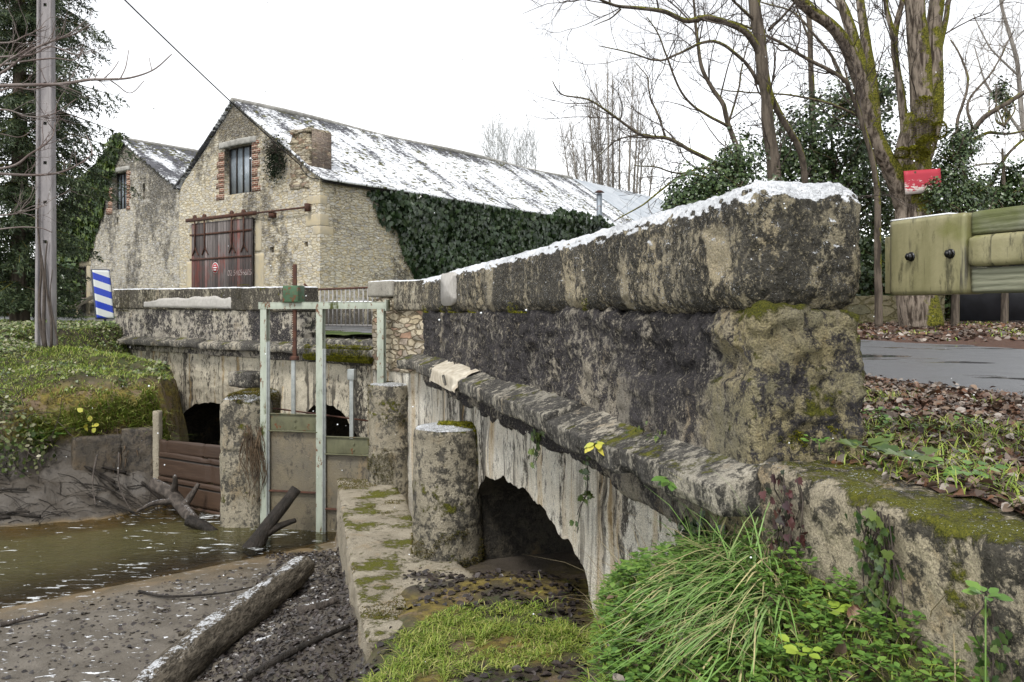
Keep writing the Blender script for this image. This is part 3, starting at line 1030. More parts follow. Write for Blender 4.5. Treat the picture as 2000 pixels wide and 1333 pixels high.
mask = np.stack([np.clip(grassy * (1 - moss_m), 0, 1), moss_m, sand, snowok], -1).reshape(-1, 4)
bank = mk('river_bank', Pn, grid_faces(len(gx), len(gy)), None, X['bank'], attr=mask)
tag(bank, 'muddy stream bed and grassy banks below the bridge', 'bank', kind='structure')
BV, BQ = Pn.reshape(-1, 3), grid_faces(len(gx), len(gy))

# water sheet
wx, wy = np.arange(-30, .3, .15), np.arange(5.5, 20, .15)
WX, WY = np.meshgrid(wx, wy, indexing='ij')
depth = np.clip(WATER - zL(WX, WY), 0, 1)
wf = grid_faces(len(wx), len(wy))
keepw = (depth.reshape(-1)[wf] > 0).any(1)
watr = mk('water', np.stack([WX, WY, 0 * WX + WATER], -1), wf[keepw], None, X['water'], attr=depth.reshape(-1, 1))
tag(watr, 'shallow olive brown stream water', 'water', kind='structure')

# ------------------------------------------------------------------ upper ground: road level, reaching to the horizon
L_end = B2 + dL * LL
poly = [A2 - dR * 14, A2, R1, R1 + dT * LT, B2, L_end, np.array([-11.6, 22.6]), np.array([-40, 22.6]), np.array([-40, -40])]
poly = np.array([p for p in poly])


def inside(x, y, pl):
    r = np.zeros(x.shape, bool)
    j = len(pl) - 1
    for i in range(len(pl)):
        xi, yi, xj, yj = *pl[i], *pl[j]
        c = ((yi > y) != (yj > y)) & (x < (xj - xi) * (y - yi) / (yj - yi + 1e-12) + xi)
        r ^= c
        j = i
    return r


off = poly.copy()
off[0] += nR * .25; off[1] += nR * .25; off[2] += nR * .25; off[3] += nT * .25 + nL * .1; off[4] += nL * .25; off[5] += nL * .25
far_c = 2.0 * 1.28 ** np.arange(1, 24)
ux = np.concatenate([-24 - far_c[::-1], np.arange(-24, 0, .2), np.arange(0, 6, .07), np.arange(6, 18, .25), 18 + far_c])
uy = np.concatenate([-16 - far_c[::-1], np.arange(-16, 1.5, .5), np.arange(1.5, 9, .07), np.arange(9, 46, .25), 46 + far_c])
UX, UY = np.meshgrid(ux, uy, indexing='ij')
road_c = smooth_path([(14, -9, 0), (9.6, -1, 0), (6.0, 6.2, 0), (4.0, 11.4, 0), (1.2, 16.4, 0), (-3.2, 20.7, 0), (-9.2, 25.0, 0), (-16, 29.2, 0), (-28, 36, 0), (-60, 52, 0)], 10)
rd = np.full(UX.shape, 1e9)
for a, b in zip(road_c[:-1], road_c[1:]):
    rd = np.minimum(rd, seg_dist(UX, UY, a[:2], b[:2]))
HW = 2.65
Pu = np.stack([UX, UY, 0 * UX], -1)
verge = sst(rd, HW - .12, HW + .5)
ZU = zU(UX, UY) - .035 * (1 - sst(rd, HW - .55, HW - .2)) + .012 * fbm(np.stack([UX, UY, 0 * UX], -1) * 3.1, 3) * sst(rd, HW - .5, HW - .2) + verge * (.05 * fbm(Pu * 1.1, 3) + .03 * fbm(Pu * 6, 3)) * sst(np.hypot(UX, UY), 60, 30)
uf = grid_faces(len(ux), len(uy))
cx, cy = UX.reshape(-1)[uf].mean(1), UY.reshape(-1)[uf].mean(1)
uf = uf[~inside(cx, cy, off)]
litter_m = np.clip(sst(UX, -1.0, 1.5) * sst(UY, 33, 26), 0, 1)
ug = mk('ground', np.stack([UX, UY, ZU], -1), uf, None, X['ground'], attr=litter_m.reshape(-1, 1))
tag(ug, 'grass and leaf litter verges at road level', 'ground', kind='structure')
UV_, UQ_ = np.stack([UX, UY, ZU], -1).reshape(-1, 3), uf

rt = np.gradient(road_c, axis=0)
rn = unit(np.stack([rt[:, 1], -rt[:, 0], 0 * rt[:, 0]], 1))
cols_ = np.linspace(-HW, HW, 9)
RP = road_c[:, None] + rn[:, None] * (cols_[None, :, None] + .10 * fbm(np.stack([road_c[:, 0], road_c[:, 1], 0 * road_c[:, 0]], 1), 2)[:, None, None])
RP[..., 2] = zU(RP[..., 0], RP[..., 1]) + .008 * (1 - (cols_ / HW) ** 2)[None]
road = mk('road', RP, grid_faces(len(road_c), 9), None, X['asphalt'])
tag(road, 'narrow wet grey tarmac road crossing the bridge', 'road', kind='structure')


# ------------------------------------------------------------------ bridge walls
def frame2(o2, d2, n2):
    def f(P):
        P = np.asarray(P)
        return np.stack([o2[0] + d2[0] * P[..., 0] + n2[0] * P[..., 1], o2[1] + d2[1] * P[..., 0] + n2[1] * P[..., 1], P[..., 2]], -1)
    return f


FR, FT, FL = frame2(A2, dR, nR), frame2(R1, dT, nT), frame2(B2, dL, nL)


def rough_disp(amp, big=.5, seed=0.0):
    def d(P, N):
        Q = P + seed
        return amp * (fbm(Q * 2.2, 3) * big + fbm(Q * 9, 4) * (1 - big) * 1.2 + .35 * fbm(Q * 34, 3))
    return d


def prog(a, b, s0, s1):
    out = [a]
    while out[-1] < b:
        t = (out[-1] - a) / (b - a)
        out.append(out[-1] + s0 + (s1 - s0) * t)
    out[-1] = b
    return np.array(out)


def profile_run(prof, s, disp=None):
    """closed profile [(d, z)...] swept along s with capped ends"""
    prof = np.array(prof, float)
    n, m = len(prof), len(s)
    V = np.zeros((m, n, 3))
    V[..., 0] = np.asarray(s)[:, None]
    V[..., 1] = prof[None, :, 0]
    V[..., 2] = prof[None, :, 1]
    c = prof.mean(0)
    nd = unit(prof - c)
    if disp is not None:
        k = disp(V.reshape(-1, 3), None).reshape(m, n)
        V[..., 1] += nd[None, :, 0] * k
        V[..., 2] += nd[None, :, 1] * k
        V[0, :, 0] += k[0] * 2; V[-1, :, 0] -= k[-1] * 2
    i = np.arange(m - 1)[:, None] * n
    j = np.arange(n)[None]
    k = (j + 1) % n
    Q = np.stack([i + j, i + k, i + n + k, i + n + j], -1).reshape(-1, 4)
    cv = np.array([[s[0], c[0], c[1]], [s[-1], c[0], c[1]]])
    b = m * n
    j = np.arange(n); k = (j + 1) % n
    T = np.concatenate([np.stack([np.full(n, b), k, j], 1), np.stack([np.full(n, b + 1), (m - 1) * n + j, (m - 1) * n + k], 1)])
    return np.concatenate([V.reshape(-1, 3), cv]), Q, T


def densify(prof, step):
    P = np.array(prof, float)
    out = []
    for a, b in zip(P, np.roll(P, -1, 0)):
        k = max(1, int(np.linalg.norm(b - a) / step))
        for t in np.arange(k) / k: out.append(a + (b - a) * t)
    return np.array(out)


STR = [(.06, -.575), (-.222, -.672), (-.230, -.682), (-.222, -.785), (-.212, -.796), (.06, -.82)]


def string_run(name, fr, s0, s1, parent, mat, step=.03, seed=3, n_len=1.15, near=False):
    mb = MB()
    r = random.Random(seed)
    s = s0
    while s < s1 - .05:
        L = min(n_len * r.uniform(.75, 1.2), s1 - s)
        if s1 - s - L < .35: L = s1 - s
        off_ = np.array([r.uniform(-.03, .02), r.uniform(-.016, .016)])
        pr = densify(STR, step if not near else .012) + off_
        ss = prog(s + .009, s + L - .009, .018 if near and s < 2 else step, .03 if near else step)

        def dp(P, N, sd=r.uniform(0, 50)):
            e = np.minimum(P[:, 0] - s, s + L - P[:, 0])
            base = .006 * fbm((P + sd) * 11, 4) + .008 * fbm((P + sd) * 1.5, 2)
            chip = -np.clip(.02 - e, 0, .02) * (.25 + .8 * vn((P + sd) * 9))
            bot = np.where(P[:, 2] < -.765, -.04 * np.maximum(0, fbm((P + sd) * 5, 3)), 0)
            return base + chip + bot
        V, Q, T = profile_run(pr, ss, dp)
        mb.add(fr(V), Q, T)
        s += L
    return mb.build(name, mat, parent)


def face_with_arches(fr, s0, s1, ztop, zbot, arches, d0, ds, dz, disp, depth=3.0, rag=.03):
    """masonry face hung from ztop, its lower edge following the arches; returns face (V,Q) and vault (V,Q)"""
    s = list(np.arange(s0, s1, ds)) + [s1]
    for (c, hw, top, spring) in arches:
        s += [c - hw - 1e-3, c - hw + 1e-3, c + hw - 1e-3, c + hw + 1e-3]
    s = np.unique(np.array(sorted(s)))

    def low(q):
        z = np.full(q.shape, zbot)
        for (c, hw, top, spring) in arches:
            t = (q - c) / hw
            m = np.abs(t) < 1
            z = np.where(m, spring + (top - spring) * np.sqrt(np.clip(1 - t * t, 0, 1)), z)
        return z
    zl = low(s)
    nz = int((ztop - zbot) / dz)
    t = np.linspace(0, 1, nz)
    S, T = np.meshgrid(s, t, indexing='ij')
    rr = rag * fbm(np.stack([s * 6, 0 * s, 0 * s], 1), 4) * (zl > zbot + .01)
    Zz = ztop + ((zl + rr)[:, None] - ztop) * T
    P = np.stack([S, np.full(S.shape, d0), Zz], -1)
    P[..., 1] -= disp(P.reshape(-1, 3), None).reshape(S.shape)
    edge = P[:, -1].copy()
    # step back a little towards the arch edge so that it reads as broken masonry
    face = (fr(P).reshape(-1, 3), grid_faces(len(s), nz))
    mb = MB()
    for (c, hw, top, spring) in arches:
        q = np.where(np.abs(s - c) < hw)[0]
        e = edge[q]
        D = np.linspace(0, depth, 26)
        E = np.repeat(e[:, None], len(D), 1)
        E[..., 1] += D[None]
        sh = .05 * fbm(E.reshape(-1, 3) * 3, 4).reshape(E.shape[:2]) * np.minimum(1, D * 3)[None]
        E[..., 2] += sh
        mb.add(fr(E).reshape(-1, 3), grid_faces(len(q), len(D)))
        for side in (0, -1):                       # jambs below the springing
            zz = np.linspace(0, 1, 12)
            J = np.repeat(E[side][:, None], 12, 1)
            J[..., 2] = J[..., 2] * (1 - zz)[None] + (zbot - .3) * zz[None]
            J[..., 0] += .05 * fbm(J.reshape(-1, 3) * 3 + 9, 4).reshape(J.shape[:2])
            mb.add(fr(J).reshape(-1, 3), grid_faces(len(D), 12))
        # dark end wall of the culvert
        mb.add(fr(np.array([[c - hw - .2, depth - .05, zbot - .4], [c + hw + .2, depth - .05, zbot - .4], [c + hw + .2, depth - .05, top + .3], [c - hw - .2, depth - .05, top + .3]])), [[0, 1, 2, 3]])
    return face, mb


near_wall = empty('bridge_wall', (A2[0], A2[1], -.6), 'long sloping stone bridge wall with blackened face and snow dusted coping, beside the grass tuft', 'bridge wall')

# coping, body, lower render patch
V, Q = boxgrid(prog(0, SR, .013, .05), lin(-.032, .53, .0135), lin(0, .53, .0135), .12, lambda P, N: rough_disp(.022, .5, 1)(P, N) + .011 * fbm(P * 42, 2))
V[:, 2] += (.018 * fbm(V * np.array([.8, .0, .0]), 2) - .006 * V[:, 0]) * sst(V[:, 2], .12, .5) + .022 * fbm(V * np.array([3.2, .0, .0]) + 5, 4) * sst(V[:, 2], .2, .0)
V[:, 2] += .03 * np.exp(-V[:, 0] / 1.0) * sst(V[:, 2], .2, .5)
hole = np.exp(-(((V[:, 0] - 5.05) / .16) ** 2 + ((V[:, 2] - .09) / .11) ** 2)) + .8 * np.exp(-(((V[:, 0] - 5.55) / .10) ** 2 + ((V[:, 2] - .09) / .10) ** 2))
V[:, 1] += np.where(V[:, 1] < .1, .09 * hole * (.6 + .8 * vn(V * 14)), 0)
copv = FR(V)
mk('coping', copv, Q, None, X['coping'], near_wall, attr=np.stack([np.clip(1.0 - V[:, 0] / .42, 0, 1), (V[:, 1] < .1) * np.clip(
    1.2 * sst(.17 + .10 * fbm(V * 9, 3) - np.abs(V[:, 0] - .28 - .35 * (V[:, 2] - .2)) - .6 * (.34 - V[:, 2]), -.05, .09) * sst(V[:, 2], .40, .33)
    + .9 * np.exp(-((V[:, 0] - 1.35) / .07) ** 2) * sst(V[:, 2], .38, .25) + .9 * np.exp(-((V[:, 0] - 2.3) / .06) ** 2) * sst(V[:, 2], .3, .1) + .8 * np.exp(-((V[:, 0] - 4.6) / .12) ** 2), 0, 1.2)], 1))


def body_disp(P, N):
    out = .026 * fbm(P * 2.0 + 5, 3) + .034 * fbm(P * np.array([6, 6, 9]) + 2, 4) + .020 * fbm(P * 24, 3)
    out = out + .016 * (vn(P * np.array([9, 9, 14]) + 3) > .72)
    patch = sst(P[:, 0], 1.46, 1.38) * sst(P[:, 2], -.26, -.30 - .0)
    st = sst(P[:, 2] + .06 * P[:, 0], -.25, -.29) * sst(P[:, 0], 1.48, 1.42)
    return np.where(N[:, 1] < -.5, out * (1 - .6 * st) + .04 * st, out)


V, Q = boxgrid(prog(-.015, SR, .012, .05), lin(.0, .50, .016), lin(-1.0, .01, .014), .05, body_disp)
zone = np.clip(1.05 - V[:, 0] / .60 + .25 * (-.5 - V[:, 2]), 0, 1)
mk('parapet', FR(V), Q, None, X['body'], near_wall, attr=np.stack([zone, np.clip(.8 * np.exp(-((V[:, 0] - 7.3) / .16) ** 2) + .5 * np.exp(-((V[:, 0] - 5.6) / .10) ** 2) * sst(V[:, 2], -.2, -.5) + .35 * sst(V[:, 0], 1.5, 1.3) * sst(V[:, 2], -.28, -.36) * (V[:, 0] > .2), 0, 1)], 1))
string_run('string_course', FR, -.06, SR + .12, near_wall, X['string'], near=True)
for (c_, z_, w_, h_) in ((5.9 + .75, .30, .36, .30), (1.06, .17, .20, .30)):
    pass

ld_s, ld_k = np.meshgrid(np.linspace(5.15, 6.9, 80), np.linspace(0, 1, 16), indexing='ij')
pd_ = np.interp(ld_k, [0, .62, 1], [.0, -.245, -.252]); pz_ = np.interp(ld_k, [0, .62, 1], [-.585, -.655, -.80])
ed_ = np.minimum(np.minimum(ld_s - 5.15, 6.9 - ld_s) * 2.4, 1) + 1.5 * np.maximum(fbm(np.stack([ld_s * 5, ld_k * 3, 0 * ld_s], -1), 4), -.25) - .8 * sst(ld_k, .6, 1) * vn(np.stack([ld_s * 9, 0 * ld_s, 0 * ld_s], -1))
P_ = np.stack([ld_s, pd_, pz_], -1)
th_ = .022 * np.clip(ed_ * 2 - .7, -3, 1) + .010 * fbm(np.stack([ld_s * 22, ld_k * 1.5, 0 * ld_s], -1), 3)
P_[..., 1] -= th_ * .7; P_[..., 2] += th_ * .7
mk('lime_drip', FR(P_).reshape(-1, 3), grid_faces(80, 16), None, X['lime_drip'], near_wall)
# pale mortar repairs on the coping
for (sc_, zc, hw_, hh, sd) in ((6.62, .27, .43, .19, 4), ):
    a = np.linspace(0, 2 * math.pi, 60, endpoint=False)
    rad = 1 + .10 * fbm(np.stack([np.cos(a) * 2 + sd, np.sin(a) * 2, 0 * a], 1), 4)
    e = 5.0
    rx = np.sign(np.cos(a)) * np.abs(np.cos(a)) ** (2 / e) * hw_ * rad
    rz = np.sign(np.sin(a)) * np.abs(np.sin(a)) ** (2 / e) * hh * rad
    ring = np.stack([sc_ + rx, np.full(60, -.068), zc + rz], 1)
    ring2 = ring.copy(); ring2[:, 1] = -.03
    ctr = np.array([[sc_, -.074, zc]])
    i = np.arange(60); k = (i + 1) % 60
    mk('mortar_patch', FR(np.concatenate([ring, ring2, ctr])), np.stack([i, i + 60, k + 60, k], 1), np.stack([np.full(60, 120), i, k], 1), X['patch'], near_wall)


def span_disp(P, N):
    return .030 * fbm(P * 1.4, 3) + .020 * fbm(P * np.array([6, 6, 4]) + 4, 4) + .006 * fbm(P * 24, 3)


# the arch over the near culvert: centre, half width, crown, springing (along the wall)
face, vault = face_with_arches(FR, 1.0, SR + .1, -.77, -2.75, [(3.72, 1.80, -1.47, -1.98)], .03, .03, .035, span_disp, 5.5, .06)
mk('arch_face', face[0], face[1], None, X['spandrel'], near_wall)
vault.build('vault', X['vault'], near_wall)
# rough earth packed wall behind the tuft, under the string course end
V, Q = boxgrid(lin(-.05, 1.35, .03), lin(.02, .4, .05), lin(-2.2, -.80, .03), .03, rough_disp(.05, .5, 7))
mk('wall_foot', FR(V), Q, None, X['spandrel'], near_wall)

# short rubble return with its block cap
V, Q = boxgrid(lin(-.1, LT, .03), lin(0, .45, .06), lin(-.9, .22, .025), .03, lambda P, N: .03 * fbm(P * np.array([5, 5, 9]), 3) + .03 * (vn(P * np.array([4.2, 4.2, 9.5])) - .5))
mk('rubble_return', FT(V), Q, None, X['returnrubble'], near_wall)
V, Q = boxgrid(lin(.80, LT + .05, .04), lin(-.05, .5, .05), lin(.23, .48, .03), .025, rough_disp(.008, .5, 2))
mk('cap_block', FT(V), Q, None, X['concrete'], near_wall)
V, Q = boxgrid(lin(-.12, .78, .03), lin(-.04, .48, .05), lin(.02, .47, .03), .04, rough_disp(.02, .5, 5))
mk('coping', FT(V), Q, None, X['lcoping'], near_wall)
string_run('string_course', FT, .02, .34, near_wall, X['string'], step=.04, seed=9, n_len=.75)
face, vault = face_with_arches(FT, 0, LT, -.77, -3.6, [], .03, .05, .05, span_disp)
mk('return_face', face[0], face[1], None, X['spandrel'], near_wall)


def pier_mesh(c, r, z0, z1, sd, joints=()):
    zs = np.arange(z0, z1, .02)
    n = 72
    a = np.arange(n) * 2 * math.pi / n
    Aa, Zz = np.meshgrid(a, zs, indexing='ij')
    P0 = np.stack([np.cos(Aa), np.sin(Aa), Zz], -1)
    R = r * (1 + .04 * (z1 - Zz) / (z1 - z0)) + .018 * fbm(P0 * 1.5 + sd, 3) + .012 * fbm(P0 * np.array([5, 5, 9]) + sd, 4) + .004 * fbm(P0 * 22 + sd, 3)
    for j in joints: R -= .014 * np.exp(-((Zz - j - .02 * fbm(P0 * 1.3 + sd, 2)) / .012) ** 2)
    R -= .03 * sst(Zz, z1 - .035, z1)
    Vv = np.stack([c[0] + R * np.cos(Aa), c[1] + R * np.sin(Aa), Zz], -1)
    rings = [Vv]
    for k in (.93, .75, .5, .25, .04):
        top = Vv[:, -1:].copy()
        top[..., :2] = np.array(c) + (top[..., :2] - np.array(c)) * k
        top[..., 2] = z1 + .02 * (1 - k) + .012 * fbm(top * 7 + sd, 3)
        rings.append(top)
    W = np.concatenate(rings, 1)
    m = W.shape[1]
    ids = np.arange(n * m).reshape(n, m)
    nxt = np.roll(ids, -1, 0)
    Q = np.stack([ids[:, :-1], nxt[:, :-1], nxt[:, 1:], ids[:, 1:]], -1).reshape(-1, 4)
    return W.reshape(-1, 3), Q


pier_a = pier_mesh((-.672, 8.80), .355, -2.75, -1.19, 1, (-1.72, -2.18))
pier1 = mk('pier', pier_a[0], pier_a[1], None, X['pier'], near_wall)
tag(pier1, 'round concrete pier with snow and bright moss on its top, next to the culvert arch')
pier_b = pier_mesh((-1.80, 12.50), .315, -3.5, -1.06, 5, (-1.45, -2.0))
pier2 = mk('pier', pier_b[0], pier_b[1], None, X['pier'], near_wall)
tag(pier2, 'round pier carrying the end post of the sluice frame')

# ------------------------------------------------------------------ far bridge wall
far_wall = empty('bridge_wall', (L_end[0] * .5 + B2[0] * .5, L_end[1] * .5 + B2[1] * .5, -.5), 'far stone bridge wall with a wide pale mortar patch and level snow capped coping, behind the sluice', 'bridge wall')
V, Q = boxgrid(lin(2.55, LL, .045), lin(-.05, .47, .05), lin(.0, .50, .025), .05, rough_disp(.022, .5, 21))
V[:, 2] += .011 * (V[:, 0] - 2.5)
mk('coping', FL(V), Q, None, X['lcoping'], far_wall)
V, Q = boxgrid(lin(2.6, LL - .05, .045), lin(.0, .43, .05), lin(-.95, .03, .025), .03,
               lambda P, N: .03 * fbm(P * np.array([3.5, 3.5, 6]) + 3, 3) + .03 * fbm(P * np.array([8, 8, 12]) + 9, 3))
V[:, 2] += .011 * (V[:, 0] - 2.5) * (V[:, 2] > -.2)
mk('parapet', FL(V), Q, None, X['lbody'], far_wall)
string_run('string_course', FL, -.05, LL - .3, far_wall, X['string'], step=.05, seed=17, n_len=1.3)
V, Q = boxgrid(lin(-.3, 2.6, .05), lin(-.02, 1.3, .05), lin(-.95, -.50, .04), .05, rough_disp(.05, .5, 4))
mk('broken_parapet_base', FL(V), Q, None, X['string'], far_wall)
# irregular mortar repair along the coping
tt = np.linspace(4.95, 9.0, 90)
lo_ = .035 + .012 * (tt - 2.5) + 0 * tt
hi_ = .30 + .009 * (tt - 2.5) + .055 * fbm(np.stack([tt * 2.3, 0 * tt, 0 * tt], 1), 4) - .10 * sst(tt, 7.5, 8.9)
k = np.linspace(0, 1, 8)
G = np.zeros((90, 8, 3))
G[..., 0] = tt[:, None]
G[..., 2] = lo_[:, None] + (hi_ - lo_)[:, None] * k[None]
G[..., 1] = -.078 + .012 * fbm(G.reshape(-1, 3) * 6, 3).reshape(90, 8)
G[0, :, 1] = G[-1, :, 1] = -.03
G[:, 0, 1] = -.04; G[:, -1, 1] = -.04
mk('mortar_patch', FL(G).reshape(-1, 3), grid_faces(90, 8), None, X['patch'], far_wall)
face, vault = face_with_arches(FL, -.1, LL, -.77, -3.7, [(6.0, 1.75, -2.0, -3.2), (1.75, 1.1, -1.72, -2.9)], .05, .05, .05,
                               lambda P, N: .04 * fbm(P * 1.6 + 7, 3) + .035 * fbm(P * np.array([5, 5, 7]) + 4, 4), 3.2, .05)
mk('arch_face', face[0], face[1], None, X['lspan'], far_wall)
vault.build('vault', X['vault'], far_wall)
# corbel slab by the sluice
c3 = FL(np.array([[4.1, -.15, -1.35]]))[0]
V, Q = boxgrid(lin(-.42, .42, .04), lin(-.25, .25, .05), lin(-.17, .14, .03), .05, rough_disp(.03, .5, 2))
mk('corbel', c3 + V[:, :1] * np.array([*dL, 0]) + V[:, 1:2] * np.array([*nL, 0]) + V[:, 2:] * np.array([0, 0, 1.]), Q, None, X['string'], far_wall)

# ------------------------------------------------------------------ wing wall running past the camera
wing = empty('wing_wall', (A2[0] - dR[0], A2[1] - dR[1], -.9), 'low lichen spotted stone wing wall with crusty snow on its edge and ivy hanging down its face', 'wall')
V, Q = boxgrid(lin(-3.3, -.03, .018), lin(-.03, .55, .025), lin(-1.55, -.595, .02), .05, rough_disp(.034, .5, 31))
V[:, 2] += .015 * fbm(V * 1.6, 2) * (V[:, 2] > -.8)
wingV, wingQ = FR(V), Q
mk('masonry', wingV, wingQ, None, X['wing'], wing)

# ------------------------------------------------------------------ apron ledge beside the gates
pl = [(-1.10, 6.40), (-1.30, 7.15), (-1.49, 7.93), (-1.80, 9.2), (-2.13, 10.58), (-2.40, 11.7), (-2.63, 12.68), (-2.02, 12.62), (-1.72, 12.15), (-1.45, 11.46), (-1.145, 9.94), (-.98, 9.25), (-.55, 8.45), (-.30, 7.9), (-.38, 7.3), (-.62, 6.85), (-.85, 6.55)]
pl = np.array(pl)
step = .045
bx, by = np.arange(-2.8, -.1, step), np.arange(6.2, 12.9, step)
BX, BY = np.meshgrid(bx, by, indexing='ij')
ins = inside(BX, BY, pl)
# snap lattice points just outside to the outline
d_best, p_best = np.full(BX.shape, 1e9), np.stack([BX, BY], -1)
for a, b in zip(pl, np.roll(pl, -1, 0)):
    d_ = b - a
    t = np.clip(((BX - a[0]) * d_[0] + (BY - a[1]) * d_[1]) / (d_ @ d_), 0, 1)
    qx, qy = a[0] + d_[0] * t, a[1] + d_[1] * t
    dd = np.hypot(BX - qx, BY - qy)
    m = dd < d_best
    d_best = np.where(m, dd, d_best)
    p_best[m] = np.stack([qx, qy], -1)[m]
near_o = (~ins) & (d_best < step * 1.5)
LX = np.where(near_o, p_best[..., 0], BX)
LY = np.where(near_o, p_best[..., 1], BY)
LZ = -2.49 + .020 * fbm(np.stack([LX, LY, 0 * LX], -1) * 2.2, 3) + .010 * fbm(np.stack([LX, LY, 0 * LX], -1) * 11, 3) - np.where(near_o, .025, 0)
lf = grid_faces(len(bx), len(by))
ok = (ins | near_o).reshape(-1)[lf].all(1)
mb = MB().add(np.stack([LX, LY, LZ], -1).reshape(-1, 3), lf[ok])
dn_ = []
for a, b in zip(pl, np.roll(pl, -1, 0)):
    k = max(2, int(np.linalg.norm(b - a) / .05))
    for t in np.arange(k) / k: dn_.append(a + (b - a) * t)
dn_ = np.array(dn_)
zz = np.linspace(-2.51, -3.6, 28)
S = np.zeros((len(dn_), 28, 3))
S[..., :2] = dn_[:, None]
S[..., 2] = zz[None]
ctr = pl.mean(0)
nout = unit(np.stack([np.roll(dn_, -1, 0)[:, 1] - np.roll(dn_, 1, 0)[:, 1], -(np.roll(dn_, -1, 0)[:, 0] - np.roll(dn_, 1, 0)[:, 0])], 1))
if np.sum(nout * (dn_ - ctr)) < 0: nout = -nout
k = .05 * fbm(S.reshape(-1, 3) * np.array([1.5, 1.5, 3]), 4).reshape(S.shape[:2]) + .02 * fbm(S.reshape(-1, 3) * 9, 3).reshape(S.shape[:2])
k[:, 0] = 0
S[..., :2] += nout[:, None] * k[..., None]
m = len(dn_)
ids = np.arange(m * 28).reshape(m, 28)
nx_ = np.roll(ids, -1, 0)
mb.add(S.reshape(-1, 3), np.stack([ids[:, :-1], nx_[:, :-1], nx_[:, 1:], ids[:, 1:]], -1).reshape(-1, 4))
ledge = mb.build('apron_ledge', X['ledge'])
tag(ledge, 'flat topped concrete ledge with moss and snow patches, running from sluice to grass', 'ledge')
ledgeV, ledgeQ, _ = mb.arr()

# ------------------------------------------------------------------ pier between sluice and side arch, plank dam, bank revetment
c = np.array([-4.17, 13.55])
V, Q = boxgrid(lin(-.34, .34, .03), lin(-.62, .62, .04), lin(-3.7, -1.30, .03), .16, lambda P, N: .025 * fbm(P * 2.5 + 3, 3) + .018 * fbm(P * 9, 4) - .02 * np.exp(-((P[:, 2] + 2.15) / .03) ** 2))
V[:, 2] += np.where(V[:, 2] > -1.6, .05 * fbm(V * 3, 3), 0)
sp3 = mk('stone_pier', V + np.array([c[0], c[1], 0]), Q, None, X['pier'])
tag(sp3, 'square stone pier with mossy top and hanging roots, standing in the stream by the gates', 'pier')

pd = empty('plank_dam', (-5.4, 14.25, -3.3), 'dark wet timber planks closing the side channel below the small arch', 'plank dam')
a, b = np.array([-4.45, 13.62]), np.array([-6.12, 14.72])
dv = unit(b - a)
nv = np.array([-dv[1], dv[0]])
Lp = np.linalg.norm(b - a)
zt = -2.17
for i, hgt in enumerate((.24, .43, .42, .20)):
    ss, zs = lin(0, Lp, .05), lin(zt - hgt + .006, zt - .006, .04)
    V, Q = boxgrid(ss, lin(-.035, .035, .035), zs, .012, lambda P, N: .008 * fbm(P * np.array([2, 9, 16]) + i * 7, 4) - .02 * (vn(P * np.array([5, 1, 3]) + i) > .8))
    W = np.stack([a[0] + dv[0] * V[:, 0] + nv[0] * (V[:, 1] + .01 * i), a[1] + dv[1] * V[:, 0] + nv[1] * (V[:, 1] + .01 * i), V[:, 2] - .02 * V[:, 0] * (i == 0)], 1)
    mk('plank', W, Q, None, X['wetplank'], pd, uv=np.stack([V[:, 2], V[:, 0]], 1))
    zt -= hgt
rv = empty('stone_revetment', (-6.6, 14.6, -3.3), 'dark damp stone slabs and post holding up the mossy bank', 'revetment')
V, Q = boxgrid(lin(-.06, .06, .03), lin(-.08, .08, .04), lin(-3.5, -1.72, .04), .02, rough_disp(.014, .5, 3))
mk('post', V + np.array([-6.20, 14.78, 0]), Q, None, X['ledge'], rv)
for (p0, p1, zt_, sd) in (((-6.27, 14.82), (-6.78, 14.70), -2.02, 1), ((-6.80, 14.72), (-7.45, 14.30), -2.12, 2)):
    p0, p1 = np.array(p0), np.array(p1)
    d_ = unit(p1 - p0); n_ = np.array([-d_[1], d_[0]])
    V, Q = boxgrid(lin(0, np.linalg.norm(p1 - p0), .04), lin(-.1, .1, .05), lin(-3.5, zt_, .04), .03, rough_disp(.03, .5, sd * 9))
    mk('slab', np.stack([p0[0] + d_[0] * V[:, 0] + n_[0] * V[:, 1], p0[1] + d_[1] * V[:, 0] + n_[1] * V[:, 1], V[:, 2]], 1), Q, None, X['wetstone'], rv)

# ------------------------------------------------------------------ sluice
G0, G1, G2 = np.array([-3.78, 12.93]), np.array([-2.88, 12.72]), np.array([-1.93, 12.50])
gd = unit(G2 - G0)
gn = np.array([gd[1], -gd[0]])               # towards the camera
sl = empty('sluice_gate', (G1[0], G1[1], WATER), 'pale green rusty steel sluice frame with two muddy lifting gates', 'sluice gate')
ax3, ay3 = np.array([*gd, 0]), np.array([-gn[0], -gn[1], 0])


def gbox(p2, off_n, zc, size, r=.004):
    return obox(np.array([p2[0] + gn[0] * off_n, p2[1] + gn[1] * off_n, zc]), ax3, ay3, size, r)


def channel(name, p2, z0, z1, parent, wdt=.10):
    mb = MB()
    h = z1 - z0
    mb.add(*gbox(p2, 0, (z0 + z1) / 2, (.012, .09, h)))
    mb.add(*gbox(p2 - gd * (wdt / 2 - .002), .0475, (z0 + z1) / 2, (wdt - .02, .008, h)))
    mb.add(*gbox(p2 - gd * (wdt / 2 - .002), -.0475, (z0 + z1) / 2, (wdt - .02, .008, h)))
    return mb.build(name, X['paint'], parent, smooth=False)


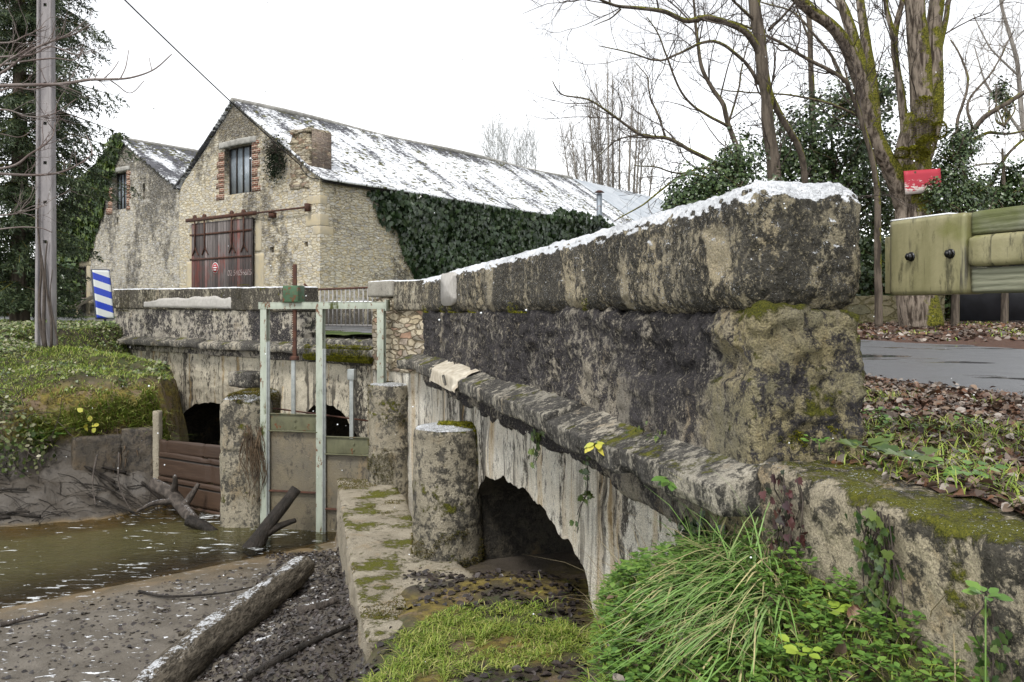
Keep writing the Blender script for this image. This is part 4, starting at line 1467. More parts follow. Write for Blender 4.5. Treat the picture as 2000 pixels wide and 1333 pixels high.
def post(p2, z0, z1, parent, split):
    mb = MB()
    h = z1 - z0
    mb.add(*gbox(p2, .05, (z0 + z1) / 2, (.105, .010, h)))           # front flange
    mb.add(*gbox(p2, -.05, (z0 + z1) / 2, (.105, .010, h)))
    mb.add(*gbox(p2, .0, (z0 + z1) / 2, (.012, .09, h)))
    o = mb.build('post', X['paint'], parent, smooth=False)
    if split:
        g = MB().add(*gbox(p2 + gd * .062, .03, (z0 + split) / 2, (.018, .05, split - z0))).add(*gbox(p2 + gd * .088, .03, (z0 + split) / 2, (.018, .03, split - z0)))
        g.build('guide_channel', X['galv'], o, smooth=False) if False else mk('guide_channel', np.concatenate(g.V), np.concatenate([q for q in g.Q]), None, X['galv'], parent, smooth=False)
    return o


post(G0, -3.5, .045, sl, -.45)
post(G1, -3.5, .045, sl, -.55)
post(G2, -1.08, .045, sl, None)
Lb = np.linalg.norm(G2 - G0) + .16
mid = (G0 + G2) / 2
mb = MB()
mb.add(*gbox(mid, .0, .095, (Lb, .012, .085)))
mb.add(*gbox(mid, .0, .145, (Lb, .12, .012)))
mb.add(*gbox(mid, .0, .052, (Lb, .12, .012)))
mb.add(*gbox(mid, .055, .095, (Lb, .008, .081)))
mb.build('beam', X['paint'], sl, smooth=False)
mk('beam_end_plate', *gbox(G2 + gd * .09, 0, .10, (.03, .15, .17)), None, X['paint'], sl, smooth=False)
for (pa, pb, ztop, sd) in ((G0, G1, -1.54, 1), (G1, G2, -1.86, 2)):
    c2 = (pa + pb) / 2 + gd * .03
    wd_ = np.linalg.norm(pb - pa) - .12
    gate = mk('gate_leaf', *gbox(c2, -.02, (ztop - .27 - 3.55) / 2, (wd_, .03, 3.55 + ztop - .27)), None, X['gatepan'], sl)
    mb = MB().add(*gbox(c2, .0, ztop - .135, (wd_, .02, .24))).add(*gbox(c2, .03, ztop - .265, (wd_, .06, .014))).add(*gbox(c2, .01, ztop - .008, (wd_, .05, .014)))
    mk('top_plate', np.concatenate(mb.V), np.concatenate([q for q in [mb.Q[0], mb.Q[1], mb.Q[2]]]), None, X['gatetop'], gate, smooth=False)
    for dz in (-.11, -.20):
        mk('bolt', *gbox(c2 + gd * .02, .018, ztop + dz, (.028, .02, .028), .006), None, X['gatetop'], gate)
    for zr in ((-2.72,) if sd == 1 else (-2.95,)):
        mk('stiffener', *gbox(c2, .02, zr, (wd_, .06, .02)), None, X['rust'], gate, smooth=False)
# rack, gearbox, rods
RK = G0 + gd * .48
gbx = mk('gearbox', *gbox(RK, .0, .275, (.26, .22, .25), .015), None, X['steelgreen'], sl)
mk('gearbox_foot', *gbox(RK, .0, .153, (.32, .2, .012)), None, X['steelgreen'], gbx)
mb = MB().add(*gbox(RK + gd * .02, 0, .0, (.05, .04, 1.45)))
for i in range(42):
    mb.add(*gbox(RK + gd * -.012, 0, -.70 + i * .034, (.022, .036, .018)))
rk = mb.build('rack', X['rust'], sl, smooth=False)
mk('coupling', *gbox(RK + gd * .02, .01, -.70, (.12, .09, .06), .012), None, X['rust'], rk)
mk('lift_rod', *gbox(RK + gd * -.005, 0, -1.13, (.06, .035, .86)), None, X['galv'], sl, smooth=False)
RK2 = G1 + gd * .50
lr = mk('lift_rod', *gbox(RK2, 0, -1.42, (.06, .035, .94)), None, X['galv'], sl, smooth=False)
mk('rod_head', *gbox(RK2, .0, -.93, (.11, .08, .16), .008), None, X['galv'], lr, smooth=False)
V, Q, T = tube([np.array([*(G0 - gn * .25), -1.50]), np.array([*(G2 - gn * .25), -1.68])], .014, 6)
mk('brace_rod', V, Q, T, X['rust'], sl)
#@@BARN

# ------------------------------------------------------------------ barns: local x runs along the roof, y along the gables
BC = np.array([-6.43, 28.3, -.40])
BRZ = math.atan2(.8, .6)
bx3, by3 = np.array([.6, .8, 0]), np.array([-.8, .6, 0])


def bw(P):
    P = np.asarray(P, float)
    return BC + P[..., :1] * bx3 + P[..., 1:2] * by3 + P[..., 2:] * np.array([0, 0, 1.])


barn = empty('stone_barn', tuple(BC), 'large cream rubble barn with snow covered slate roof and red sliding door', 'barn', rz=BRZ)
T2 = 8.37
barn2 = empty('stone_barn', tuple(bw([0, T2, 0])), 'smaller grey rubble barn with ivy covered gable edge, joined to the larger barn', 'barn', rz=BRZ)


def bmk(name, V, Q, T, mat, par, **k):
    V = np.asarray(V, float).reshape(-1, 3).copy()
    root = par
    if par is barn2 or (par.parent is not None and par.parent is barn2) or (par.parent is not None and par.parent.parent is barn2):
        V[:, 1] -= T2
    return mk(name, V, Q, T, mat, par, world=False, **k)


def wall_poly(outer, holes, x0, thick, reveal):
    """front face in (y, z) with openings, plus outer edge and reveals; x grows inward"""
    rings = [outer] + holes
    pts = [p for r in rings for p in r]
    tris = tessellate_polygon([[Vector((p[0], p[1], 0)) for p in r] for r in rings])
    V = [(x0, p[0], p[1]) for p in pts]
    T = [tuple(t) for t in tris]
    fixed = []
    for t in T:
        a, b, c = (np.array(pts[i]) for i in t)
        cr = (b - a)[0] * (c - a)[1] - (b - a)[1] * (c - a)[0]
        fixed.append(t if cr < 0 else t[::-1])           # normal towards -x
    mb = MB().add(np.array(V), None, np.array(fixed))
    for ri, r in enumerate(rings):
        dpt = thick if ri == 0 else reveal
        n = len(r)
        a = np.array([(x0, p[0], p[1]) for p in r])
        b = a.copy(); b[:, 0] += dpt
        i = np.arange(n); k = (i + 1) % n
        mb.add(np.concatenate([a, b]), np.stack([i, k, k + n, i + n], 1))
    return mb.arr()


def wavy(pts, n=14, amp=.03, sd=0):
    out = []
    for a, b in zip(pts, pts[1:] + pts[:1]):
        a, b = np.array(a, float), np.array(b, float)
        for t in np.arange(n) / n:
            p = a + (b - a) * t
            if t > 0: p = p + amp * fbm(np.array([[p[0] * 3 + sd, p[1] * 3, .5]]), 3)[0]
            out.append(tuple(p))
    return out


def rect(y0, y1, z0, z1):
    return [(y0, z0), (y1, z0), (y1, z1), (y0, z1)]


W1 = (3.71, 5.38, 4.75, 6.52)
D1 = (3.56, 7.31, -.7, 3.78)
holes1 = [rect(*W1), rect(*D1), rect(2.35, 2.62, 5.12, 5.36), rect(2.45, 2.68, 2.50, 2.70), rect(.62, .80, 2.62, 2.80), rect(1.4, 1.6, 1.0, 1.14)]
outer1 = wavy([(0, -.8), (8.37, -.8), (8.37, 5.22), (4.75, 8.10), (0, 4.95)], 24, .03)
V, Q, T = wall_poly(outer1, holes1, 0, .6, .45)
bmk('gable_wall', V, Q, T, X['barn'], barn, smooth=False)
mb = MB()
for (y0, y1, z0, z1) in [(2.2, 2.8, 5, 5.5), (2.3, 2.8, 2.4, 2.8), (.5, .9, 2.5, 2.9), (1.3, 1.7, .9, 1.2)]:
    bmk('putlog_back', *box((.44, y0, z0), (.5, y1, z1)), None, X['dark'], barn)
# long side wall, slightly wavy
xs_, zs_ = lin(0.02, 23, .25), lin(-.9, 4.95, .25)
SX, SZ = np.meshgrid(xs_, zs_, indexing='ij')
SP = np.stack([SX, .02 + .04 * fbm(np.stack([SX * .8, 0 * SX, SZ * .8], -1), 3) * (SX > .1) - 0 * SX, SZ], -1)
bmk('side_wall', SP.reshape(-1, 3), grid_faces(len(xs_), len(zs_)), None, X['barn'], barn)
V, Q = box((22.4, .1, -.8), (23, 8.3, 5.2))
bmk('end_wall', V, Q, None, X['barn'], barn)
# quoin stones at the corner
mb = MB()
r = random.Random(4)
z = 2.7
for i in range(5):
    h_ = r.uniform(.28, .42)
    a_, b_ = (r.uniform(.55, .8), r.uniform(.3, .4)) if i % 2 else (r.uniform(.3, .4), r.uniform(.55, .8))
    if i in (1, 2, 4): mb.add(*box((-.015, -.012, z), (a_, b_, z + h_ - .02), .02))
    z += h_
bmk('quoin', np.concatenate(mb.V), np.concatenate(mb.Q), None, X['freestone'], barn)


def slope_roof(name, prof, x0, x1, mat, par, th=.07, sag=.05, sd=0, nx=.35):
    prof = np.array(prof, float)
    L = np.concatenate([[0], np.cumsum(np.linalg.norm(np.diff(prof, axis=0), axis=1))])
    vs = lin(0, L[-1], .2)
    V, Q = boxgrid(lin(x0, x1, nx), vs, [0, th], 0.004)
    py, pz = np.interp(V[:, 1], L, prof[:, 0]), np.interp(V[:, 1], L, prof[:, 1])
    e = .01
    ty = np.interp(V[:, 1] + e, L, prof[:, 0]) - np.interp(V[:, 1] - e, L, prof[:, 0])
    tz = np.interp(V[:, 1] + e, L, prof[:, 1]) - np.interp(V[:, 1] - e, L, prof[:, 1])
    nn_ = np.hypot(ty, tz)
    ny, nz = -tz / nn_, ty / nn_
    if prof[-1, 0] < prof[0, 0]: ny, nz = -ny, -nz
    s_ = sag * fbm(np.stack([V[:, 0] * .3 + sd, V[:, 1] * .4, 0 * V[:, 0]], 1), 2) + .018 * fbm(np.stack([V[:, 0] * 3 + sd, V[:, 1] * 3, 0 * V[:, 0]], 1), 2)
    P = np.stack([V[:, 0], py + ny * (V[:, 2] + s_), pz + nz * (V[:, 2] + s_)], 1)
    Q2 = Q if prof[-1, 0] > prof[0, 0] else Q[:, ::-1]
    return bmk(name, P, Q2, None, mat, par, uv=np.stack([V[:, 0], V[:, 1]], 1))


slope_roof('roof', [(-.38, 4.82), (-.05, 4.95), (.45, 5.24), (4.75, 8.14)], -.12, 23, X['slate'], barn)
slope_roof('roof', [(8.60, 5.25), (4.75, 8.14)], -.12, 23, X['slate2'], barn, sd=5)
V, Q, T = tube([[x, 4.75, 8.19 + .05 * math.sin(x * .6)] for x in np.arange(-.12, 23.2, .5)], .11, 8)
bmk('ridge_tiles', V, Q, T, X['lintel'], barn)
slope_roof('metal_roof', [(-.2, 4.90), (4.75, 8.20)], 23.05, 34, X['seam'], barn, th=.05, sag=.0)
slope_roof('metal_roof', [(9.2, 5.1), (4.75, 8.20)], 23.05, 34, X['seam'], barn, th=.05, sag=.0)
xs_, zs_ = lin(23.1, 33.8, 1), lin(-.8, 5.0, 1)
SX, SZ = np.meshgrid(xs_, zs_, indexing='ij')
bmk('extension_wall', np.stack([SX, .06 + 0 * SX, SZ], -1).reshape(-1, 3), grid_faces(len(xs_), len(zs_)), None, X['barn2'], barn)
# chimney
V, Q = boxgrid(lin(-.02, .95, .06), lin(.55, 1.55, .06), lin(4.6, 6.62, .05), .03, lambda P, N: .10 * (vn(P * np.array([3.5, 3.5, 12])) - .5) + .04 * fbm(P * 5, 2) - .05 * sst(P[:, 2], 5.9, 6.6))
ch = bmk('chimney', V, Q, None, X['returnrubble'], barn)
V, Q = boxgrid(lin(-.03, .97, .06), lin(.55, 1.54, .06), lin(6.52, 6.66, .04), .03, lambda P, N: .14 * (vn(P * 4.5) - .5))
bmk('chimney_top', V, Q, None, X['returnrubble'], ch)
V, Q = box((.10, .53, 5.35), (.96, .548, 6.60))
V2 = V.copy()
bmk('brick_side', V2, Q, None, X['oldbrick'], ch, uv=np.stack([V2[:, 0], V2[:, 2]], 1))


def window(par, y0, y1, z0, z1, panes, mat_glass='glass', xg=.26):
    g = bmk('window', *box((xg, y0 - .03, z0 - .03), (xg + .03, y1 + .03, z1 + .03)), None, X[mat_glass], par)
    mb = MB()
    for i in range(panes + 1):
        y = y0 + .03 + (y1 - y0 - .06) * i / panes
        mb.add(*box((xg - .045, y - .028, z0), (xg - .004, y + .028, z1)))
    mb.add(*box((xg - .04, y0, z0), (xg - .006, y1, z0 + .05)))
    mb.add(*box((xg - .04, y0, z1 - .05), (xg - .006, y1, z1)))
    bmk('window_frame', np.concatenate(mb.V), np.concatenate(mb.Q), None, X['ironbar'], g, smooth=False)
    return g


window(barn, *W1, 4)
r = random.Random(8)


def toothed_jamb(par, yin, sgn, z0, z1, w0=.36, w1=.46):
    mb, uvs = MB(), []
    z = z0
    i = 0
    while z < z1 - .05:
        h_ = min(r.uniform(.14, .34), z1 - z)
        wd_ = (w0 if i % 2 else w1) * r.uniform(.85, 1.12)
        ya, yb = sorted((yin, yin + sgn * wd_))
        V, Q = box((-.012, ya, z), (.30, yb, z + h_), 0)
        mb.add(V, Q)
        uvs.append(np.stack([V[:, 1] + V[:, 0], V[:, 2]], 1))
        z += h_
        i += 1
    bmk('brick_jamb', np.concatenate(mb.V), np.concatenate(mb.Q), None, X['brick'], par, uv=np.concatenate(uvs), smooth=False)


toothed_jamb(barn, W1[0], -1, 4.75, 6.62)
toothed_jamb(barn, W1[1], 1, 4.60, 6.40)
V, Q = boxgrid(lin(-.03, .4, .1), lin(3.45, 5.72, .08), lin(6.50, 6.74, .06), .03, rough_disp(.03, .5, 3))
V[:, 2] += .03 * np.sin((V[:, 1] - 3.4) * 1.4)
bmk('lintel', V, Q, None, X['lintel'], barn)
# door
V, Q = box((-.12, D1[0] - .02, -.55), (-.06, D1[1] + .02, 3.80))
door = bmk('sliding_door', V, Q, None, X['door'], barn, uv=np.stack([V[:, 1], V[:, 2]], 1), smooth=False)
mb = MB()
for z_ in (3.36, 2.42):
    mb.add(*box((-.145, D1[0], z_ - .035), (-.122, D1[1] + .12, z_ + .035)))
bmk('door_band', np.concatenate(mb.V), np.concatenate(mb.Q), None, X['rust'], door, smooth=False)
for yc in (7.05, 6.42, 4.70, 3.98):
    mb = MB().add(*box((-.175, yc - .035, 2.75), (-.15, yc + .035, 4.03)))
    for sg in (-1, 1):
        pth = smooth_path([(-.155, yc, 2.95), (-.15, yc + sg * .05, 2.80), (-.14, yc + sg * .17, 2.62), (-.135, yc + sg * .20, 2.58)], 4)
        V, Q, T = tube(pth, .025, 6)
        mb.add(V, Q, T)
    V, Q, T = tube([(-.19, yc, 4.02), (-.13, yc, 4.02)], .10, 12)
    mb.add(V, Q, T)
    Va, Qa, Ta = mb.arr()
    bmk('hanger_strap', Va, Qa, Ta, X['rust'], door)
mb = MB().add(*box((-.20, 3.25, 3.87), (-.14, 7.62, 4.00))).add(*box((-.18, .52, 3.90), (-.15, 3.25, 3.965))).add(*box((-.2, .42, 3.80), (-.05, .56, 4.06))).add(*box((-.16, 2.3, 3.72), (.02, 2.55, 3.90)))
bmk('door_rail', np.concatenate(mb.V), np.concatenate(mb.Q), None, X['rust'], barn, smooth=False)
n = 40
a = np.arange(n) * 2 * math.pi / n


def disc(x, yc, zc, rad, name, mat, par, th=.008):
    V, Q, T = tube([(x, yc, zc), (x - th, yc, zc)], rad, n)
    return bmk(name, V, Q, T, mat, par, smooth=False)


ds = disc(-.123, 5.77, 2.06, .20, 'round_sign', X['white'], door)
disc(-.132, 5.77, 2.06, .178, 'red_field', X['redsign'], ds, .004)
mb = MB()
for z_, w_, h_ in ((2.145, .075, .022), (2.06, .115, .026), (1.975, .085, .024)):
    mb.add(*box((-.142, 5.77 - w_, z_ - h_), (-.1365, 5.77 + w_, z_ + h_)))
bmk('white_bar', np.concatenate(mb.V), np.concatenate(mb.Q), None, X['white'], ds, smooth=False)
fc = bpy.data.curves.new('painted_number', 'FONT')
fc.body = '02 54656805'
fc.size = .30
fc.extrude = .001
fc.shear = .12
fc.space_character = .92
fc.materials.append(m_plain('chalky_paint', (.48, .42, .40), (.20, .12, .11), 9, .9))
from mathutils import Matrix
_tmp = bpy.data.objects.new('lettering', fc)
COL.objects.link(_tmp)
bpy.context.view_layer.update()
_me = bpy.data.meshes.new_from_object(_tmp.evaluated_get(bpy.context.evaluated_depsgraph_get()))
bpy.data.objects.remove(_tmp)
fo = bpy.data.objects.new('painted_number', _me)
COL.objects.link(fo)
fo.parent = door
fo.matrix_local = Matrix(((0, 0, -1, -.124), (-1, 0, 0, 5.02), (0, 1, 0, 1.74), (0, 0, 0, 1)))
mb = MB()
for (y0, y1, z0, z1) in ((3.14, 3.50, 2.55, 3.7), (3.0, 3.54, 1.15, 2.5), (3.14, 3.5, .1, 1.1), (7.36, 7.62, 2.4, 3.7), (7.36, 7.85, 1.3, 2.36), (7.36, 7.66, .0, 1.26)):
    V, Q = boxgrid(lin(-.02, .3, .1), lin(y0, y1, .1), lin(z0, z1, .1), .02, rough_disp(.012, .5, y0))
    bmk('door_quoin', V, Q, None, X['freestone'], barn)
# gutter edge board under the eave
V, Q = box((.0, -.16, 4.74), (23, -.10, 4.86))
bmk('eave_board', V, Q, None, X['ironbar'], barn)
# stove pipe
V, Q, T = tube([(17.5, -.35, 3.5), (17.5, -.35, 6.30)], .14, 14)
pipe = bmk('stove_pipe', V, Q, T, m_plain('rusty_zinc', (.22, .25, .28), (.16, .18, .2), 4, .5, .002, metal=.5, rust=.3), barn)
V, Q, T = tube([(17.5, -.35, 6.36), (17.5, -.35, 6.46)], [.26, .10], 14)
bmk('pipe_cowl', V, Q, T, X['rust'], pipe)

# second barn
W2 = (12.32, 13.50, 4.78, 6.36)
D2 = (15.72, 16.5, .85, 2.42)
holes2 = [rect(*W2), rect(*D2), rect(10.88, 11.06, 5.05, 5.72), rect(13.0, 13.14, 4.10, 4.45)]
outer2 = wavy([(8.40, -.8), (17.1, -.8), (17.1, 4.9), (12.72, 7.66), (8.40, 5.20)], 20, .03, 4)
V, Q, T = wall_poly(outer2, holes2, 0.01, .6, .45)
bmk('gable_wall', V, Q, T, X['barn2'], barn2, smooth=False)
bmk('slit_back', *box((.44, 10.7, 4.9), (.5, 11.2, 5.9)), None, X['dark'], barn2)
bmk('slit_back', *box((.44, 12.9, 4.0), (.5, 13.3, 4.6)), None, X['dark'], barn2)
V, Q = box((.1, 17.0, -.8), (18, 17.5, 4.9))
bmk('side_wall', V, Q, None, X['barn2'], barn2)
slope_roof('roof', [(8.30, 5.18), (12.72, 7.72)], -.10, 18, X['slate2'], barn2, sd=9)
slope_roof('roof', [(17.5, 4.80), (12.72, 7.72)], -.10, 18, X['slate2'], barn2, sd=12)
V, Q, T = tube([[x, 12.72, 7.77] for x in np.arange(-.1, 18, .5)], .10, 8)
bmk('ridge_tiles', V, Q, T, X['lintel'], barn2)
window(barn2, *W2, 4)
toothed_jamb(barn2, W2[0], -1, 4.7, 6.4, .22, .30)
toothed_jamb(barn2, W2[1], 1, 4.62, 5.75, .34, .44)
V, Q = boxgrid(lin(-.03, .4, .1), lin(12.05, 14.3, .08), lin(6.38, 6.58, .06), .02, rough_disp(.02, .5, 3))
bmk('lintel', V, Q, None, X['lintel'], barn2)
V, Q = box((.25, 15.7, .8), (.30, 16.52, 2.45))
bmk('door', V, Q, None, X['greyboard'], barn2, uv=np.stack([V[:, 1], V[:, 2]], 1))
mb = MB()
for (y0, y1, z0, z1) in ((15.40, 15.70, .3, 2.5), (16.52, 17.05, .0, 2.45), (15.35, 17.0, 2.45, 2.8)):
    V, Q = boxgrid(lin(-.025, .3, .1), lin(y0, y1, .1), lin(z0, z1, .1), .02, rough_disp(.012, .5, y0))
    mb.add(V, Q)
bmk('door_surround', np.concatenate(mb.V), np.concatenate(mb.Q), None, X['freestone'], barn2)

# wooden steps in front of the small door
stp = empty('wooden_steps', tuple(bw([-1.0, 15.6, .30])), 'weathered grey wooden steps with sloping side boards below the small barn door', 'steps', rz=BRZ)
for i in range(4):
    V, Q = box((-1.35 + .30 * i, 14.75, .46 + .17 * i), (-1.03 + .30 * i, 16.2, .51 + .17 * i), .01)
    mk('tread', bw(V), Q, None, X['greyboard'], stp, uv=V[:, [1, 0]])
for yy in (14.68, 16.22):
    V, Q = box((-1.5, yy, -.06), (.0, yy + .06, .06), .01)
    c_, s_ = math.cos(math.radians(29)), math.sin(math.radians(29))
    W = np.stack([-1.5 + (V[:, 0] + 1.5) * c_ - V[:, 2] * s_, V[:, 1], .36 + (V[:, 0] + 1.5) * s_ + V[:, 2] * c_ * 1.6], 1)
    mk('stringer', bw(W), Q, None, X['greyboard'], stp, uv=V[:, [1, 0]])
V, Q = box((-1.9, 15.5, .52), (-1.45, 17.0, .60), .01)
mk('landing_board', bw(V), Q, None, X['greyboard'], stp, uv=V[:, [1, 0]])
V, Q = box((-1.85, 16.4, .1), (-1.6, 16.8, .53), .02)
mk('trestle_foot', bw(V), Q, None, X['greyboard'], stp, uv=V[:, [1, 2]])
#@@ROADSIDE

# ------------------------------------------------------------------ pole, cable, striped sign, railing, rail, gate
PX, PY = -9.93, 18.0
pole = empty('utility_pole', (PX, PY, -.6), 'tall grey concrete utility pole with climbing holes and ivy stems at its foot', 'utility pole')
pz0, pz1 = -1.2, 8.9
vs, us = np.concatenate([np.arange(pz0, pz1, .07)]), np.linspace(-.12, .12, 7)
Uv, Vv = np.meshgrid(us, vs, indexing='ij')
tp = 1 - .22 * (Vv - pz0) / (pz1 - pz0)
f_ = grid_faces(len(us), len(vs))
cu = Uv.reshape(-1)[f_].mean(1); cv = Vv.reshape(-1)[f_].mean(1)
hole_ = (np.abs(cu) < .03) & (np.mod(cv + .2, .84) < .075)
mb = MB()
for off_ in (-.035, .035):
    mb.add(np.stack([PX + Uv * tp, PY + off_ + 0 * Uv, Vv], -1), f_[~hole_])
for sx in (-1, 1):
    V, Q = boxgrid(lin(-.035, .035, .035), lin(-.10, .10, .1), lin(pz0, pz1, .4), .012)
    t_ = 1 - .22 * (V[:, 2] - pz0) / (pz1 - pz0)
    mb.add(np.stack([PX + (sx * .155 + V[:, 0]) * t_, PY + V[:, 1] * t_, V[:, 2]], 1), Q)
mb.build('shaft', X['pole'], pole, smooth=False)
r = random.Random(3)
for (x0, top, rr) in ((-.06, 2.4, .035), (.10, 1.5, .03), (.0, 1.2, .045), (.2, .9, .02)):
    pts = [(PX + x0 + .04 * math.sin(z_ * 3 + x0 * 20) + .14 * max(0, .4 - z_), PY - .14 - .10 * max(0, .4 - z_), z_) for z_ in np.linspace(-.75, top, 12)]
    V, Q, T = tube(pts, np.linspace(rr, rr * .4, 12), 6)
    mk('ivy_stem', V, Q, T, X['twig'], pole)
V, Q = box((PX - .3, PY - .06, 8.28), (PX + .3, PY + .06, 8.36), .01)
mk('crossarm', V, Q, None, X['rust'], pole)

p0, p1 = np.array([PX, PY - .1, 8.32]), bw([-.05, 1.0, 5.44])
t = np.linspace(0, 1, 40)[:, None]
pts = p0 + (p1 - p0) * t
pts[:, 2] -= .45 * (t[:, 0] * (1 - t[:, 0])) * .8
V, Q, T = tube(pts, .017, 6)
tag(mk('overhead_cable', V, Q, T, X['cable']), 'thin black overhead cable running from the pole to the barn gable', 'cable')
pts = [bw([-.04, y_, z_]) for y_, z_ in ((1.0, 5.44), (.8, 5.2), (.55, 5.0), (.3, 4.9), (.05, 4.86))]
V, Q, T = tube(smooth_path(pts), .016, 5)
mk('gable_cable', V, Q, T, X['cable'], barn)

sgn = empty('striped_marker', (-11.07, 23.0, -.33), 'tilted blue and white striped road marker panel in a grey casing on the grass', 'road marker')
an, ti = math.radians(38), math.radians(3.5)
sx_, sy_ = np.array([math.cos(an), math.sin(an), 0]), np.array([math.sin(an) * -1, math.cos(an), 0])


def signpt(V):
    P = np.array([-11.07, 23.0, -.20]) + V[:, :1] * sx_ + V[:, 1:2] * sy_ + V[:, 2:] * np.array([0, 0, 1.])
    P[:, 0] -= (V[:, 2]) * math.tan(ti) * 1.6
    return P


V, Q = box((-.24, -.02, 0), (.24, .09, 1.37), .03)
mk('casing', signpt(V), Q, None, X['grey'], sgn)
V, Q = boxgrid(lin(-.215, .215, .05), [-.030, -.015], lin(.03, 1.34, .05), .004)
mk('panel', signpt(V), Q, None, X['stripes'], sgn, uv=np.stack([V[:, 0], V[:, 2]], 1), smooth=False)
V, Q = box((-.03, .02, -.5), (.03, .06, .1))
mk('post', signpt(V), Q, None, X['grey'], sgn)

rl = empty('iron_railing', (-4.0, 20.1, -.38), 'rusty iron bar railing across the road, seen through the gap above the sluice', 'railing')
a, b = np.array([-5.05, 21.0, .0]), np.array([-2.2, 18.5, .0])
d_ = unit(b - a)
Lr = np.linalg.norm(b - a)
pts = [a + [-.12, 0, .70], a + [0, 0, .60], a + d_ * .1 + [0, 0, .55], a + d_ * .5 + [0, 0, .555], b + [0, 0, .57]]
V, Q, T = tube(smooth_path(pts, 5), .026, 7)
mk('top_rail', V, Q, T, X['rust'], rl)
V, Q, T = tube([a + [0, 0, -.32], b + [0, 0, -.30]], .018, 6)
mk('bottom_rail', V, Q, T, X['railing'], rl)
for i in range(22):
    p = a + d_ * (.15 + i * .165)
    V, Q, T = tube([p + [0, 0, -.42 if i % 7 == 0 else -.33], p + [0, 0, .56]], .019, 6)
    mk('bar', V, Q, T, X['railing'], rl)
V, Q = boxgrid(lin(-.2, 4.2, .08), lin(-.2, .2, .1), lin(-.7, .27, .06), .04, rough_disp(.04, .5, 3))
W = np.array([-5.35, 22.7, 0]) + V[:, :1] * np.array([.76, -.65, 0]) + V[:, 1:2] * np.array([.65, .76, 0]) + V[:, 2:] * np.array([0, 0, 1.])
tag(mk('opposite_parapet', W, Q, None, X['lcoping']), 'low snow topped stone parapet on the other side of the road behind the railing', 'wall')

# guard rail beside the near wall end
GP, gdir, gnn = np.array([1.65, 3.70]), np.array([.371, -.9286]), np.array([-.9286, -.371])
gr = empty('guard_rail', (GP[0] + gdir[0], GP[1] + gdir[1], -.55), 'algae stained timber and steel guard rail with a bolted end plate, beside the bridge wall', 'guard rail')


def gfr(V):
    return np.stack([GP[0] + gdir[0] * V[:, 0] + gnn[0] * V[:, 1], GP[1] + gdir[1] * V[:, 0] + gnn[1] * V[:, 1], V[:, 2]], 1)


def gb(name, lo, hi, r, mat, par, **k):
    V, Q = box(lo, hi, r)
    return mk(name, gfr(V), Q, None, X[mat], par, **k)


V, Q = boxgrid(lin(0, .385, .02), lin(-.13, .0, .02), lin(.072, .398, .02), .012, lambda P, N: .0015 * fbm(P * 9, 3))
plate = mk('end_plate', gfr(V), Q, None, X['railmetal'], gr)
for tx in (.122, .319):
    c_ = np.array([GP[0] + gdir[0] * tx, GP[1] + gdir[1] * tx, .235])
    n3 = np.array([*gnn, 0])
    V, Q, T = tube([c_ + n3 * -.002, c_ + n3 * .004], .020, 16)
    bo = mk('bolt', V, Q, T, X['bolt'], plate, smooth=False)
    V, Q, T = tube([c_ + n3 * .004, c_ + n3 * .020], .0165, 6)
    mk('nut', V, Q, T, X['bolt'], bo, smooth=False)
    V, Q, T = tube([c_ + n3 * .020, c_ + n3 * .028], .0085, 10)
    mk('thread', V, Q, T, X['bolt'], bo, smooth=False)


def timber(name, z0, z1, d0, d1):
    V, Q = boxgrid(lin(.388, 2.6, .02), lin(d0, d1, .02), lin(z0, z1, .012), .014, lambda P, N: 0.0014 * fbm(P * np.array([1.2, 5, 30]), 3) + .0006 * fbm(P * np.array([3, 9, 160]), 2))
    return mk(name, gfr(V), Q, None, X['railwood'], gr)


timber('upper_timber', .304, .400, -.115, -.022)
timber('lower_timber', .074, .175, -.115, -.022)
V, Q = boxgrid(lin(.392, 2.6, .03), lin(-.10, .004, .015), lin(.178, .301, .012), .022)
mk('steel_beam', gfr(V), Q, None, X['railmetal'], gr)
gb('wall_bracket', (-.16, -.20, .085), (.06, -.14, .345), .004, 'railmetal', gr)
gb('post', (1.5, -.22, -1.0), (1.62, -.13, .33), .01, 'railwood', gr)
# snow line along the top of the end plate
gb('snow_line', (.0, -.118, .397), (.30, -.012, .404), .003, 'snow', plate)

gp = empty('gate_pillar', (11.6, 24.0, -.32), 'mossy stone gate pillar with snow capped rounded top behind the guard rail', 'gate pillar')
V, Q = boxgrid(lin(-.46, .46, .06), lin(-.45, .45, .06), lin(-.6, 2.55, .06), .05, rough_disp(.05, .5, 3))
mk('shaft', V + np.array([11.62, 24, 0]), Q, None, X['farwall'], gp)
n_, m_ = 20, 8
aa, bb = np.meshgrid(np.arange(n_ + 1) * 2 * math.pi / n_, np.linspace(0, math.pi / 2, m_), indexing='ij')
V = np.stack([11.62 + .42 * np.cos(aa) * np.cos(bb), 24 + .42 * np.sin(aa) * np.cos(bb), 2.55 + .32 * np.sin(bb)], -1)
mk('dome', V, grid_faces(n_ + 1, m_), None, X['lcoping'], gp)
V, Q = boxgrid(lin(0, 8.6, .1), lin(-.2, .2, .1), lin(-.6, .46, .05), .05, rough_disp(.06, .5, 13))
tag(mk('boundary_wall', V + np.array([2.5, 24.1, 0]), Q, None, X['farwall']), 'low mossy stone boundary wall across the road, beside the black gate', 'wall')
sg_ = empty('sliding_gate', (15, 23.8, -.32), 'long black sheet metal gate across the road below the guard rail', 'gate')
V, Q = box((12.45, 23.75, -.24), (20.5, 23.80, 1.45))
mk('sheet_panel', V, Q, None, X['blackgate'], sg_)
